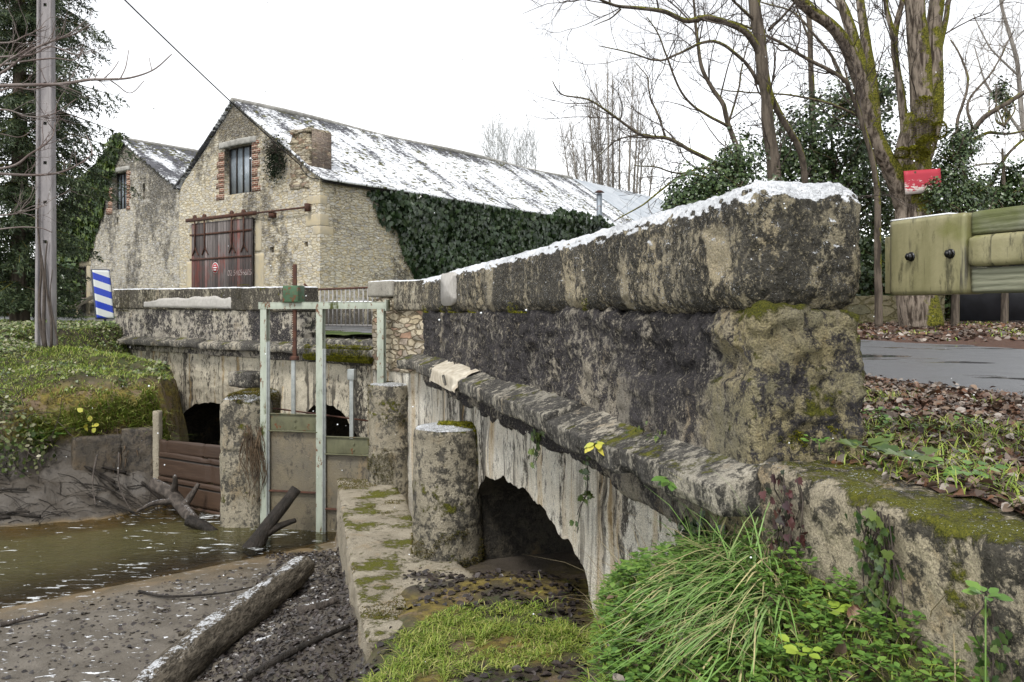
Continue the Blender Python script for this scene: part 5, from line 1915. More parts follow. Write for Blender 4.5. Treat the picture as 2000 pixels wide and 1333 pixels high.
for (lo, hi) in (((12.36, 23.72, -.34), (12.445, 23.83, 1.5)), ((12.45, 23.70, -.335), (20.5, 23.86, -.27))):
    mk('gate_frame', *box(lo, hi, .01), None, X['bolt'], sg_)
#@@WOOD

# ------------------------------------------------------------------ log, driftwood, sticks
def gz(x, y):
    return float(zL(np.array([x]), np.array([y]))[0])


def trunk_mesh(pts, rads, n=40, amp=.03, sd=0.0, step=.03):
    P = smooth_path(pts, 8)
    L = np.concatenate([[0], np.cumsum(np.linalg.norm(np.diff(P, axis=0), axis=1))])
    q = lin(0, L[-1], step)
    P = np.stack([np.interp(q, L, P[:, i]) for i in range(3)], 1)
    R = np.interp(q, np.linspace(0, L[-1], len(rads)), rads)
    V, Q, T = tube(P, R, n)
    k = len(P) * n
    c = np.repeat(P, n, 0)
    N = unit(V[:k] - c)
    u = np.stack([np.tile(np.cos(np.arange(n) * 2 * math.pi / n), len(P)), np.tile(np.sin(np.arange(n) * 2 * math.pi / n), len(P)), np.repeat(q, n)], 1)
    rr = np.repeat(R, n)
    V[:k] += N * (rr * (amp * 3 * fbm(u * np.array([1.2, 1.2, 1.6]) + sd, 3) + amp * 1.6 * fbm(u * np.array([9, 9, 4]) + sd, 3)))[:, None]
    return V, Q, T


lz0, lz1 = gz(-2.50, 10.0), gz(-2.74, 6.3)
V, Q, T = trunk_mesh([(-2.50, 10.05, max(lz0, -3.25) + .17), (-2.60, 8.2, gz(-2.6, 8.2) + .15), (-2.66, 7.4, gz(-2.66, 7.4) + .15), (-2.75, 6.2, gz(-2.75, 6.2) + .14)], [.15, .162, .172, .17, .155], 48, .05, 3, .02)
log = mk('fallen_log', V, Q, T, X['log'])
tag(log, 'large fallen log with rough bark and a dusting of snow, lying on the mud', 'log')
a = np.arange(14) * 2 * math.pi / 14
mbx = MB()
V, Q, T = trunk_mesh([(-2.62, 7.55, -2.93), (-2.85, 7.62, -2.88), (-3.0, 7.60, -2.90)], [.05, .035, .02], 10, .06, 8, .03)
mk('broken_stub', V, Q, T, X['log'], log)

V, Q, T = trunk_mesh([(-3.72, 11.9, -3.42), (-3.52, 12.1, -3.08), (-3.30, 12.3, -2.78), (-3.17, 12.42, -2.60)], [.15, .10, .085, .075], 20, .09, 5, .03)
ll = mk('leaning_log', V, Q, T, X['wetwood'])
tag(ll, 'wet dark log leaning against the gate, its foot in the water', 'log')
V, Q, T = trunk_mesh([(-3.60, 12.02, -3.2), (-3.35, 12.15, -3.08), (-3.15, 12.3, -3.03)], [.07, .05, .03], 12, .08, 6, .04)
mk('side_branch', V, Q, T, X['wetwood'], ll)
V, Q, T = trunk_mesh([(-6.0, 14.1, -2.85), (-5.65, 13.95, -2.98), (-5.35, 13.7, -3.18), (-5.0, 13.35, -3.30)], [.09, .11, .10, .08], 18, .12, 9, .03)
st_ = mk('driftwood_stump', V, Q, T, X['wood'])
tag(st_, 'snow capped forked driftwood stump jammed below the plank dam', 'driftwood')
for (pts, rr) in (([(-5.6, 13.95, -2.98), (-5.5, 13.8, -2.8), (-5.48, 13.72, -2.66)], [.07, .05, .03]), ([(-5.35, 13.7, -3.18), (-5.2, 13.75, -2.95), (-5.12, 13.8, -2.8)], [.06, .05, .03]), ([(-5.5, 13.8, -3.1), (-5.75, 13.6, -3.08), (-5.95, 13.4, -3.16)], [.05, .04, .02])):
    V, Q, T = trunk_mesh(pts, rr, 10, .1, 4, .03)
    mk('prong', V, Q, T, X['wood'], st_)
V, Q, T = trunk_mesh([(-4.95, 12.9, -3.18), (-4.72, 12.85, -3.24), (-4.5, 12.8, -3.36)], [.085, .08, .075], 18, .04, 2, .03)
cl = mk('cut_branch', V, Q, T, X['wetwood'])
tag(cl, 'short sawn dark branch lying at the water edge beside the square pier', 'branch')


def stick(pts, r0, mat, label, group=None, name='stick', r1=None, lift=.6, n=7):
    P = []
    for (x, y, dz) in pts: P.append((x, y, max(gz(x, y), WATER - .05) + dz + r0 * lift))
    V, Q, T = trunk_mesh(P, [r0, r0 * .8, r1 or r0 * .45], n, .10, r0 * 100, .05)
    return tag(mk(name, V, Q, T, X[mat]), label, 'stick', group)


stick([(-2.02, 8.0, 0), (-1.87, 8.08, .02), (-1.70, 8.18, .05)], .055, 'wood', 'short thick snow dusted stick on dark mud between log and ledge', n=14)
stick([(-4.35, 9.85, .01), (-3.9, 9.55, .02), (-3.3, 9.55, .03), (-2.85, 9.6, .06)], .016, 'wetwood', 'long thin dark stick lying against the upper side of the fallen log')
stick([(-2.05, 6.55, 0), (-1.80, 6.75, .03), (-1.55, 7.0, .03), (-1.40, 7.25, .02)], .035, 'wetwood', 'dark curved branch half sunk in the mud near the ledge foot')
stick([(-5.3, 8.75, 0), (-5.05, 8.9, .03), (-4.95, 9.0, .02)], .03, 'wood', 'small snowy stick on open mud far from the log')
G_ = 'dark sticks washed up along the far mud bank'
rs_ = random.Random(21)
for i in range(26):
    x0 = rs_.uniform(-9.6, -6.0)
    y0 = float(wedge(np.array([x0]), None)[0]) + rs_.uniform(-.05, 1.0)
    an = rs_.uniform(-.5, .5) + (math.pi if rs_.random() < .5 else 0)
    L_ = rs_.uniform(.35, 1.3)
    pts = [(x0 + math.cos(an) * L_ * t + .05 * rs_.uniform(-1, 1), y0 + math.sin(an) * L_ * t * .6, rs_.uniform(0, .08)) for t in (0, .5, 1)]
    stick(pts, rs_.uniform(.012, .03), 'wetwood', 'thin dark wet stick washed up on the far mud bank', G_)
for i, (ptx, rr) in enumerate((([(-7.05, 14.35, .35), (-6.95, 14.0, .2), (-6.75, 13.7, .0)], .017), ([(-6.75, 14.5, .4), (-6.55, 14.1, .2), (-6.2, 13.85, .0)], .014))):
    stick(ptx, rr, 'wood', ('snow tipped stick leaning on the mud under the hanging roots', 'bent grey stick propped against the damp revetment slabs')[i])

# hanging roots
rts = MB()
for i in range(46):
    x0, y0 = -7.55 + .95 * rng.random(), 14.75 + .25 * rng.random()
    z0 = -2.0 - .25 * rng.random()
    L_ = .3 + .55 * rng.random()
    sd_ = rng.normal(0, .12)
    p = [(x0, y0, z0)]
    for t in (.35, .7, 1):
        p.append((x0 + sd_ * t * 2 + .04 * rng.normal(), y0 - .22 * t - .12 * rng.random() * t, z0 - L_ * t))
    V, Q, T = tube(smooth_path(p, 4), np.linspace(.016, .004, 13) * (.6 + rng.random()), 4)
    rts.add(V, Q, T)
tag(rts.build('hanging_roots', X['root']), 'bare tangled roots hanging from the undercut mossy bank', 'roots')
rts = MB()
for i in range(60):
    x0, y0 = -4.08 + .30 * rng.random(), 12.90 - .06 * rng.random()
    z0 = -1.7 - .35 * rng.random()
    L_ = .4 + .75 * rng.random()
    p = [(x0, y0, z0)]
    for t in (.35, .7, 1):
        p.append((x0 + .05 * rng.normal() + .04 * t, y0 - .05 * rng.random(), z0 - L_ * t))
    V, Q, T = tube(smooth_path(p, 4), np.linspace(.006, .0015, 13) * (.5 + rng.random()), 4)
    rts.add(V, Q, T)
rts.build('hanging_roots', X['root'], None).parent = sp3
#@@VEG

# ------------------------------------------------------------------ trees
def twig(mb, p, d, L, r, depth, up=.12, wob=.22, kids=4, ang=(25, 60), seg=5, shrink=.58, flat=None):
    d = np.array(d, float) / np.linalg.norm(d)
    P = [np.array(p, float)]
    D = [d]
    for i in range(seg):
        d = d + rng.normal(0, wob, 3) + np.array([0, 0, up])
        d /= np.linalg.norm(d)
        P.append(P[-1] + d * L / seg)
        D.append(d)
    P = np.array(P)
    V, Q, T = tube(P, np.linspace(r, r * .35, seg + 1), 4 if r < .03 else 6, cap=False)
    mb.add(V, Q)
    if depth > 0:
        for k in range(kids):
            t = rng.uniform(.2, 1.0) * seg
            i = min(int(t), seg - 1)
            q = P[i] + (P[i + 1] - P[i]) * (t - i)
            a = math.radians(rng.uniform(*ang))
            s = unit(np.cross(D[i], rng.normal(size=3)))
            if flat is not None: s = unit(s * flat)
            nd = D[i] * math.cos(a) + s * math.sin(a)
            twig(mb, q, nd, L * shrink * rng.uniform(.6, 1.2), r * .5, depth - 1, up, wob, kids, ang, max(3, seg - 1), shrink, flat)


def limb_path(pts, Y, dy=0.0, wob=0.0):
    """pixel polyline at depth Y (+ its own depth drift dy) -> world polyline"""
    n = len(pts)
    P = np.array([px(p[0], p[1], Y + dy * i / max(1, n - 1) + (p[2] if len(p) > 2 else 0)) for i, p in enumerate(pts)])
    P = smooth_path(P, 6)
    if wob: P = P + wob * np.stack([fbm(P * 1.3 + k * 31, 3) for k in range(3)], 1) * np.linspace(.2, 1, len(P))[:, None]
    return P


def bare_tree(name, label, base, limbs, Y, bark, tw, group=None, twn=1.0, twL=1.6, depth=2, up=.10, twr=.014):
    """limbs: (pixel points, width px at start, width px at end, depth drift)"""
    g = zU(np.array(base[0]), np.array(base[1]))
    root = empty(name, (base[0], base[1], float(g)), label, 'tree', group)
    trunk, fine = MB(), MB()
    for (pts, w0, w1, dy) in limbs:
        P = limb_path(pts, Y, dy, .10)
        R = np.linspace(w0, w1, len(P)) / 2 / F * Y
        if R[0] > .05:
            V, Q, T = trunk_mesh(P[::3] if len(P) > 6 else P, R[::3] if len(P) > 6 else R, 18, .05, rng.uniform(0, 50), .10)
        else:
            V, Q, T = tube(P, R, 7)
        trunk.add(V, Q, T)
        L = np.linalg.norm(np.diff(P, axis=0), axis=1).sum()
        n = int(twn * L * 1.9)
        for k in range(n):
            i = int(rng.uniform(.25, .98) * (len(P) - 1))
            t = unit(P[min(i + 1, len(P) - 1)] - P[i])
            s = unit(np.cross(t, rng.normal(size=3)))
            d = t * .5 + s * .8 + np.array([0, 0, .35])
            twig(fine, P[i], d, twL * rng.uniform(.5, 1.3), min(R[i] * .5, twr * rng.uniform(.8, 1.6)), depth, up, .2, 4)
    trunk.build('trunk', X[bark], root)
    fine.build('branches', X[tw], root)
    return root


bare_tree('bare_tree', 'big mossy multi stemmed bare tree that carries the red board', (9.62, 20.0), [
    ([(1800, 640), (1790, 560), (1786, 480), (1784, 400), (1783, 315), (1792, 262), (1800, 232)], 78, 60, .0),
    ([(1770, 402), (1742, 331), (1708, 268), (1686, 176), (1660, 104), (1629, 57), (1591, 25), (1560, 0), (1520, -40), (1470, -70)], 40, 13, -2.0),
    ([(1690, 190), (1680, 120), (1657, 41), (1642, 0), (1630, -60)], 26, 16, .6),
    ([(1712, 270), (1705, 158), (1689, 72), (1679, 0), (1672, -70)], 22, 15, 1.5),
    ([(1772, 330), (1768, 246), (1755, 151), (1749, 72), (1761, 0), (1768, -60)], 18, 10, .5),
    ([(1750, 80), (1738, 40), (1730, 0), (1720, -60)], 11, 7, 0),
    ([(1795, 300), (1802, 236), (1796, 126), (1787, 0), (1780, -80)], 46, 32, -.6),
    ([(1800, 310), (1828, 220), (1824, 95), (1831, 0), (1838, -80)], 36, 24, .2),
    ([(1828, 130), (1843, 60), (1852, 0), (1870, -60)], 12, 8, .8),
], 20.0, 'bark', 'twig', twn=1.0, twL=1.5, depth=2)
bare_tree('bare_tree', 'bare tree with straight dark trunk and one long arching mossy limb over the barn roof', (8.2, 16.5 * 1.0 + .0), [
    ([(1530, 640), (1518, 440), (1512, 350), (1501, 252), (1498, 189), (1487, 126), (1478, 63), (1471, 0), (1465, -70)], 30, 20, .0),
    ([(1498, 180), (1506, 189), (1535, 240), (1556, 284), (1570, 340), (1580, 480)], 12, 14, 1.0),
    ([(1487, 110), (1458, 66), (1427, 47), (1379, 35), (1341, 41), (1300, 22), (1256, 19), (1212, 16), (1168, 0), (1120, -20)], 15, 3, -1.5),
    ([(1212, 18), (1190, 35), (1156, 49)], 4, 1.5, .4),
    ([(1483, 164), (1449, 117), (1395, 82), (1326, 104), (1285, 120), (1225, 104), (1171, 91)], 8, 1.6, -1.0),
    ([(1474, 40), (1440, 10), (1400, -30)], 7, 3, -.8),
    ([(1500, 60), (1540, 20), (1570, -30)], 6, 3, -.8),
], 16.5, 'bark2', 'twig', twn=1.3, twL=1.4, depth=2)
bare_tree('bare_tree', 'low spreading bare tree whose thin limbs reach towards the metal barn roof', (8.0, 18.0), [
    ([(1468, 640), (1462, 480), (1450, 380), (1445, 309), (1423, 249), (1408, 202), (1373, 135), (1360, 47), (1350, -30)], 18, 4, .0),
    ([(1428, 256), (1417, 246), (1379, 224), (1338, 189), (1307, 117), (1285, 66), (1262, 30)], 7, 2, -1),
    ([(1448, 350), (1398, 318), (1348, 293), (1300, 271), (1250, 265), (1200, 230), (1149, 195), (1099, 186), (1080, 160)], 10, 1.8, -1.5),
    ([(1300, 271), (1282, 220), (1269, 186), (1263, 148), (1240, 120)], 5, 1.6, .4),
    ([(1250, 265), (1205, 275), (1175, 300), (1140, 335)], 3.5, 1.2, .3),
    ([(1440, 360), (1382, 328), (1332, 337), (1272, 328), (1240, 322)], 6, 1.6, -1.0),
    ([(1446, 370), (1351, 340), (1300, 365), (1256, 397), (1200, 430)], 6, 2, -1.5),
    ([(1420, 250), (1440, 180), (1452, 120), (1470, 60)], 5, 2, 1),
], 18.0, 'bark2', 'twig', twn=1.4, twL=1.5, depth=2)
bare_tree('bare_tree', 'slender bare tree with a long thin limb curving between the two larger trunks', (8.2, 19.0), [
    ([(1716, 640), (1714, 480), (1711, 347), (1683, 239), (1657, 176), (1642, 151), (1582, 117), (1531, 88), (1494, 72), (1440, 47), (1380, 40)], 16, 2.5, -1.5),
    ([(1648, 160), (1623, 107), (1585, 63), (1547, 22), (1490, 6), (1440, -5)], 7, 2, 1.0),
    ([(1683, 239), (1673, 227), (1591, 195), (1481, 180), (1400, 170)], 6, 2, -1.5),
    ([(1660, 180), (1650, 130), (1655, 100)], 4, 2, .3),
], 19.0, 'bark2', 'twig', twn=1.1, twL=1.2, depth=2)
bare_tree('bare_tree', 'thin straight grey trunk rising behind the evergreens', (15.2, 27.0), [
    ([(1592, 620), (1590, 400), (1585, 164), (1582, 63), (1575, 0), (1570, -60)], 15, 9, 0),
    ([(1582, 80), (1560, 30), (1545, -30)], 5, 2, 0),
], 27.0, 'bark2', 'twig', twn=.5, twL=2)
bare_tree('bare_tree', 'gnarled bare tree with twisting limbs above the guard rail', (13.4, 24.0), [
    ([(1925, 640), (1915, 480), (1880, 330), (1905, 250), (1945, 215), (2000, 180), (2060, 140)], 17, 7, -1),
    ([(1882, 330), (1870, 240), (1890, 180), (1885, 130), (1860, 80)], 8, 3, 1),
    ([(1890, 280), (1930, 260), (1975, 262), (2040, 240)], 8, 3, 1),
    ([(1900, 255), (1890, 200), (1930, 150), (1960, 100), (1980, 60)], 6, 2, 0),
    ([(1910, 430), (1950, 330), (1990, 280), (2040, 240)], 9, 4, 1),
], 24.0, 'bark2', 'twigpale', twn=.9, twL=1.6, depth=2, up=.05)
bare_tree('bare_tree', 'pale twiggy bare tree at the picture edge behind the gnarled one', (18.6, 29.0), [
    ([(2060, 640), (2040, 400), (2000, 250), (1985, 120), (1960, 20), (1950, -60)], 16, 5, 0),
    ([(2010, 280), (1960, 210), (1925, 160), (1905, 90)], 7, 2, 0),
    ([(2030, 380), (1970, 330), (1930, 320), (1885, 330)], 8, 3, 0),
    ([(1990, 150), (1940, 100), (1900, 30)], 5, 2, 0),
], 29.0, 'bark3', 'twigpale', twn=1.0, twL=2.0, depth=2, up=.05)


def poplar(label, u0, v0, Y, tops, mat, w0=7, group=None):
    c = px(u0, v0, Y)
    root = empty('poplar_tree', (c[0], c[1], -.2), label, 'tree', group)
    tr, fi = MB(), MB()
    for (u1, v1) in tops:
        b = np.array([c[0] + (u1 - u0) / F * Y * .07, c[1] + rng.uniform(-1, 1), -.3])
        e = px(u1, v1, Y) + np.array([0, rng.uniform(-2, 2), 0])
        m1 = b + (e - b) * .35 + np.array([(e - b)[0] * .30, 0, 0])
        P = smooth_path([b, m1, b + (e - b) * .7 + np.array([(e - b)[0] * .14, 0, 0]), e], 6)
        R = np.linspace(w0, .9, len(P)) / 2 / F * Y
        V, Q, T = tube(P, R, 6)
        tr.add(V, Q, T)
        for k in range(60):
            i = int(rng.uniform(.15, 1) * (len(P) - 1))
            s = rng.normal(size=3) * np.array([1, 1, .1])
            twig(fi, P[i], unit(s) * .5 + np.array([0, 0, .9]), Y * .034 * rng.uniform(.5, 1.3), Y * .00028, 1, .12, .14, 5)
    tr.build('trunk', X[mat], root)
    fi.build('branches', X[mat], root)
    return root


X['faint'] = m_plain('haze_paled_twig', (.52, .52, .52), (.44, .44, .45), 3, .9)  # twig colour lightened to imitate haze over the distance
poplar('tall bare poplar with upswept stems beyond the metal barn roof', 1200, 375, 72,
       [(1183, 115), (1172, 190), (1165, 165), (1232, 150), (1150, 195), (1110, 240), (1100, 255), (1215, 190), (1250, 230), (1262, 265), (1140, 260), (1196, 140), (1120, 290), (1275, 300), (1160, 230), (1245, 190)], 'twigpale', 8)
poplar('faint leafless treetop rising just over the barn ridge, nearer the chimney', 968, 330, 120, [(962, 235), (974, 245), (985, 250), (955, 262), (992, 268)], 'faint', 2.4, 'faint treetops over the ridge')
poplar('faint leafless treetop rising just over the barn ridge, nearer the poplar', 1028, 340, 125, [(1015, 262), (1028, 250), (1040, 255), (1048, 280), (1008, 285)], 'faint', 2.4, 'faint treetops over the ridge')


def leafy(name, label, cat, blobs, Y, n, size, mat, base, trunk_r=.10, kind='diamond', group=None, kfold=.3, backing=True):
    """evergreen crown: leaf faces scattered through ellipsoid clumps (u, v, ru, rv, dy)"""
    root = empty(name, (base[0], base[1], float(zU(np.array(base[0]), np.array(base[1])))), label, cat, group)
    wts = np.array([b[2] * b[3] for b in blobs], float)
    wts /= wts.sum()
    VV, TT, o = [], [], 0
    st = MB()
    for b, wt in zip(blobs, wts):
        c = px(b[0], b[1], Y + b[4])
        R = np.array([b[2] / F * Y, min(b[2], b[3]) / F * Y, b[3] / F * Y])
        k = int(n * wt)
        d = rdir(k)
        rad = (rng.random(k) ** .45) * (1 + .45 * fbm(d * 2.6 + b[0], 3))
        P = c + d * R * rad[:, None]
        keep = fbm(P * 1.9, 3) > (-.5 if cat == 'hedge' else -.16)
        P, d = P[keep], d[keep]
        nr = unit(d + .8 * rdir(len(P)) + np.array([0, 0, .5]))
        ax = unit(np.cross(nr, rdir(len(P))) + np.array([0, 0, -.2]))
        V, T = leaves(P, ax, nr, size * rng.uniform(.6, 1.3, len(P)), kind, kfold)
        VV.append(V); TT.append(T + o); o += len(V)
        for _ in range(10):
            q = c + rdir(1)[0] * R * rng.uniform(.5, 1.1)
            s0 = np.array([base[0], base[1], c[2] - R[2] * .9])
            Pp = smooth_path([s0, (s0 + q) / 2 + rng.normal(0, .15, 3), q], 5)
            V, Q, T2_ = tube(Pp, np.linspace(trunk_r * .35, .006, len(Pp)), 4, cap=False)
            st.add(V, Q)
    zt = max(px(b[0], b[1], Y)[2] for b in blobs)
    V, Q, T2_ = tube([(base[0], base[1], -.6), (base[0] + .05, base[1], zt * .4), (base[0] - .05, base[1], zt * .8)], [trunk_r, trunk_r * .8, trunk_r * .3], 8)
    st.add(V, Q)
    mk('crown', np.concatenate(VV), None, np.concatenate(TT), X[mat], root)
    st.build('trunk', X['bark2'], root)
    return root


leafy('holly_bush', 'low dark evergreen bush rising just over the near wall coping', 'bush', [(1400, 360, 95, 50, 0), (1440, 310, 60, 60, .3), (1350, 390, 60, 40, -.2), (1330, 400, 40, 25, 0), (1470, 370, 60, 60, .5), (1450, 460, 110, 80, .2)], 15.5, 15000, .068, 'holly', (4.1, 15.6))
leafy('holly_bush', 'large dark glossy evergreen behind the leaning mossy stem', 'bush', [(1590, 260, 100, 90, 0), (1640, 330, 100, 90, .3), (1540, 320, 70, 80, .2), (1700, 300, 60, 100, 1), (1600, 400, 130, 100, 0), (1725, 180, 45, 60, 1.5), (1650, 200, 55, 55, .8), (1720, 400, 50, 70, .5)], 22.5, 26000, .095, 'holly', (8.6, 22.6))
leafy('holly_bush', 'evergreen clump growing against the tree just beside the red board', 'bush', [(1850, 335, 48, 60, 0), (1875, 280, 40, 45, .5), (1850, 395, 70, 45, 0), (1830, 380, 25, 35, -1.4), (1900, 370, 40, 40, .6)], 20.6, 10000, .08, 'holly', (10.9, 20.8))
leafy('holly_bush', 'dull green evergreen shrub at the picture edge over the rail', 'bush', [(1975, 350, 50, 45, 0), (1945, 400, 60, 40, 0), (2010, 390, 50, 40, 0), (1955, 210, 22, 60, 1)], 23.0, 8000, .09, 'holly', (13.4, 23.0))
leafy('evergreen_hedge', 'dark undergrowth behind the gate pillar and the black gate', 'hedge', [(1700, 470, 90, 90, 0), (1800, 500, 90, 80, .5), (1900, 480, 90, 90, 0), (2000, 470, 90, 100, .4), (2080, 470, 90, 100, 0), (1620, 520, 90, 80, 0), (1700, 560, 110, 60, -.5), (1820, 570, 110, 60, -.5), (1950, 570, 110, 60, -.5), (2060, 570, 110, 60, -.5)], 27.0, 12000, .15, 'holly', (13, 27))
leafy('evergreen_hedge', 'dark evergreen hedge beyond the spruce beside the far road', 'hedge', [(30, 560, 90, 60, 0), (-60, 560, 90, 80, 1), (110, 560, 50, 50, -2)], 36.0, 6500, .20, 'holly', (-21, 36))

k = 16000
Y_ = rng.uniform(42, 50, k)
u_ = rng.uniform(1480, 2250, k)
tp_ = 470 + 60 * fbm(np.stack([u_ * .012, 0 * u_, 0 * u_], 1), 4)
v_ = tp_ + (618 - tp_) * rng.random(k) ** .8
P = np.stack([(u_ - 1000) / F * Y_, Y_, (HZ - v_) / F * Y_], 1)
V, T = leaves(P, rdir(k), rdir(k), rng.uniform(.25, .55, k), 'diamond', .2)
stuff_ = tag(mk('far_thicket', V, None, T, X['holly']), 'dark far thicket behind the gate and trees', 'thicket', kind='stuff')

# spruce
sp = empty('spruce_tree', (-13.6, 23.6, -.35), 'dark green spruce with drooping needled boughs behind the utility pole', 'tree')
tb, nd = MB(), MB()
sb = np.array([-13.75, 23.6, -.5])
V, Q, T = tube([sb, sb + [0, 0, 8], sb + [0, 0, 17]], [.26, .16, .03], 10)
tb.add(V, Q, T)
NP, NA = [], []
zq = .7
while zq < 13.5:
    zq += .16
    nb = 3
    L0 = float(np.interp(zq, [0, 3, 5, 7, 10, 14], [1.75, 1.8, 2.5, 2.6, 2.1, 1.3])) * rng.uniform(.8, 1.1)
    for k in range(nb):
        az = rng.uniform(0, 2 * math.pi)
        if math.cos(az) < -.75 and rng.random() < .6: continue
        L = L0 * rng.uniform(.6, 1.1)
        h = np.array([math.cos(az), math.sin(az), 0])
        t = np.linspace(0, 1, 9)[:, None]
        P = sb + np.array([0, 0, zq]) + h * L * t + np.array([0, 0, 1.]) * (L * (.12 * t - .62 * t ** 2 + .30 * t ** 3))
        V, Q, T = tube(P, np.linspace(.03, .006, 9), 4, cap=False)
        tb.add(V, Q)
        sd_ = np.array([-h[1], h[0], 0])
        for i in range(1, 9):
            for s in (-1, 1, 0):
                Lt = L * .30 * (1.1 - i / 9) + .18
                dd = unit(h * .65 + sd_ * s * .75 + np.array([0, 0, -.42 - .35 * rng.random()]))
                m = max(4, int(Lt * 17))
                tt_ = np.linspace(.05, 1, m)[:, None]
                q = P[i] + dd * Lt * tt_ + np.array([0, 0, -.18]) * (tt_ ** 2) * Lt
                NP.append(np.repeat(q, 3, 0))
                NA.append(unit(np.tile(dd, (m * 3, 1)) * .9 + .75 * rng.normal(size=(m * 3, 3))))
NP, NA = np.concatenate(NP), np.concatenate(NA)
V, T = leaves(NP, NA, rdir(len(NP)), rng.uniform(.09, .17, len(NP)), 'needle', .1)
tb.build('trunk', X['bark2'], sp)
mk('crown', V, None, T, X['spruce'], sp)

# hazel whose twigs hang into the picture
hz = empty('hazel_tree', (-6.3, 8.6, -3.2), 'young bare tree with thin reddish snow lined twigs reaching in front of the pole', 'tree')
hb_, hf = MB(), MB()
V, Q, T = tube(smooth_path([(-6.3, 8.6, -3.4), (-6.5, 8.5, -1), (-6.4, 8.3, 1.5), (-6.5, 8.2, 4.5)], 6), np.linspace(.08, .02, 19), 8)
hb_.add(V, Q, T)
HZL = [([(-260, 190), (-120, 180), (0, 169), (108, 166), (173, 157), (216, 156), (256, 153), (299, 137), (334, 106)], 9, 2),
       ([(216, 158), (230, 168), (248, 182), (262, 180), (280, 160)], 2.6, 1.6), ([(202, 155), (218, 140), (230, 122)], 2.6, 1.6), ([(236, 152), (246, 130), (251, 100)], 2.6, 1.6), ([(296, 136), (292, 122), (290, 113)], 2, 1.5),
       ([(172, 157), (178, 145), (180, 139)], 2, 1.4), ([(185, 155), (190, 144), (195, 139)], 2, 1.4),
       ([(-260, 190), (-100, 180), (0, 144), (60, 100), (108, 79), (144, 68), (178, 47)], 7, 2), ([(110, 79), (140, 62), (168, 38)], 2.5, 1.5),
       ([(-200, 260), (-60, 200), (0, 130), (40, 105), (80, 80)], 6, 2), ([(-200, 330), (0, 340), (60, 342), (108, 338), (150, 322), (183, 300)], 7, 2.5), ([(180, 302), (180, 285), (170, 262)], 3, 1.6),
       ([(-200, 330), (0, 330), (60, 300), (100, 270), (106, 240)], 6, 2), ([(-160, 260), (0, 178), (60, 176), (110, 168), (160, 185)], 5, 1.6), ([(-160, 230), (0, 215), (50, 228), (100, 225), (150, 195)], 4, 1.5),
       ([(-160, 120), (0, 112), (60, 108), (100, 92), (150, 110), (165, 96)], 4.5, 1.6), ([(-160, 60), (0, 84), (50, 70), (90, 50)], 4.5, 1.8), ([(-160, 420), (0, 420), (50, 412), (90, 400)], 4, 1.6),
       ([(-160, 480), (0, 448), (70, 445), (100, 455)], 4, 1.6), ([(-100, 150), (0, 128), (100, 115), (146, 118), (163, 96)], 5, 1.7), ([(-100, 250), (0, 262), (40, 268), (70, 250)], 3, 1.2)]
for i, (pts, w0, w1) in enumerate(HZL):
    P = limb_path(pts, 7.6 + (i * 37 % 11) * .06, .25, .02)
    V, Q, T = tube(P, np.linspace(w0, w1, len(P)) / 2 / F * 7.6, 6)
    hb_.add(V, Q, T)
    if i in (0, 7, 9, 10, 12, 13, 14, 15, 16, 17):
        for k in range(9):
            j = int(rng.uniform(.3, .95) * (len(P) - 1))
            if px(190, 0, 7.6)[0] < P[j][0]: continue
            t_ = unit(P[min(j + 1, len(P) - 1)] - P[j])
            twig(hf, P[j], t_ + .8 * rdir(1)[0] + np.array([0, 0, .25]), rng.uniform(.15, .42), .0042, 1, .06, .2, 2, seg=4)
hb_.build('trunk', X['twigred'], hz)
hf.build('twigs', X['twigred'], hz)

tree1 = bpy.data.objects['bare_tree']
mm = MB()
for (u_, v_, ru, rv) in ((1806, 215, 22, 26), (1800, 255, 24, 22), (1808, 285, 20, 16), (1790, 300, 22, 14), (1834, 255, 12, 16), (1760, 300, 14, 10)):
    c_ = px(u_, v_, 19.55)
    d_ = rdir(900)
    d_[:, 1] = -np.abs(d_[:, 1])
    P_ = c_ + d_ * np.array([ru, 16, rv]) / F * 19.5 * (1 + .25 * fbm(d_ * 3 + u_, 3))[:, None]
    V, Q = blades(P_, rng.uniform(.02, .05, 900), .03, .6, up=unit(d_ + .25 * rdir(900)))
    mm.add(V, Q)
mm.build('moss', X['mossbright'], tree1)

# red board on the tree, dry plant by the chimney
V, Q = boxgrid(lin(-.42, .42, .1), lin(-.02, .02, .04), lin(-.27, .27, .1), .004)
cB = px(1802, 355, 19.45)
an = math.radians(4)
W = cB + V[:, :1] * np.array([math.cos(an), 0, math.sin(an)]) + V[:, 1:2] * np.array([0, 1, 0]) + V[:, 2:] * np.array([-math.sin(an), 0, math.cos(an)])
tag(mk('board_sign', W, Q, None, X['fadedsign'], uv=np.stack([V[:, 0] + 1, V[:, 2] + .27], 1), smooth=False), 'faded red rectangular board with peeling paint fixed to the mossy tree trunk', 'sign')
dp = empty('wall_plant', tuple(bw([-.1, 2.2, 5.5])), 'dark withered plant growing from the gable edge beside the chimney', 'plant')
mb = MB()
for k in range(34):
    q = bw([-.05 - .1 * rng.random(), 1.75 + .75 * rng.random(), 5.6 + .5 * rng.random()])
    twig(mb, q, rng.normal(size=3) + np.array([-.2, -.3, .5]), .45, .012, 2, .0, .3, 4, seg=4)
mb.build('stems', X['twig'], dp)
P = bw(np.array([-.2, 2.12, 5.72]) + rng.normal(size=(1300, 3)) * np.array([.08, .24, .34]))
V, T = leaves(P, rdir(1300), rdir(1300), .07, 'diamond')
mk('foliage', V, None, T, X['shadeleaf'], dp)
#@@LEAVES

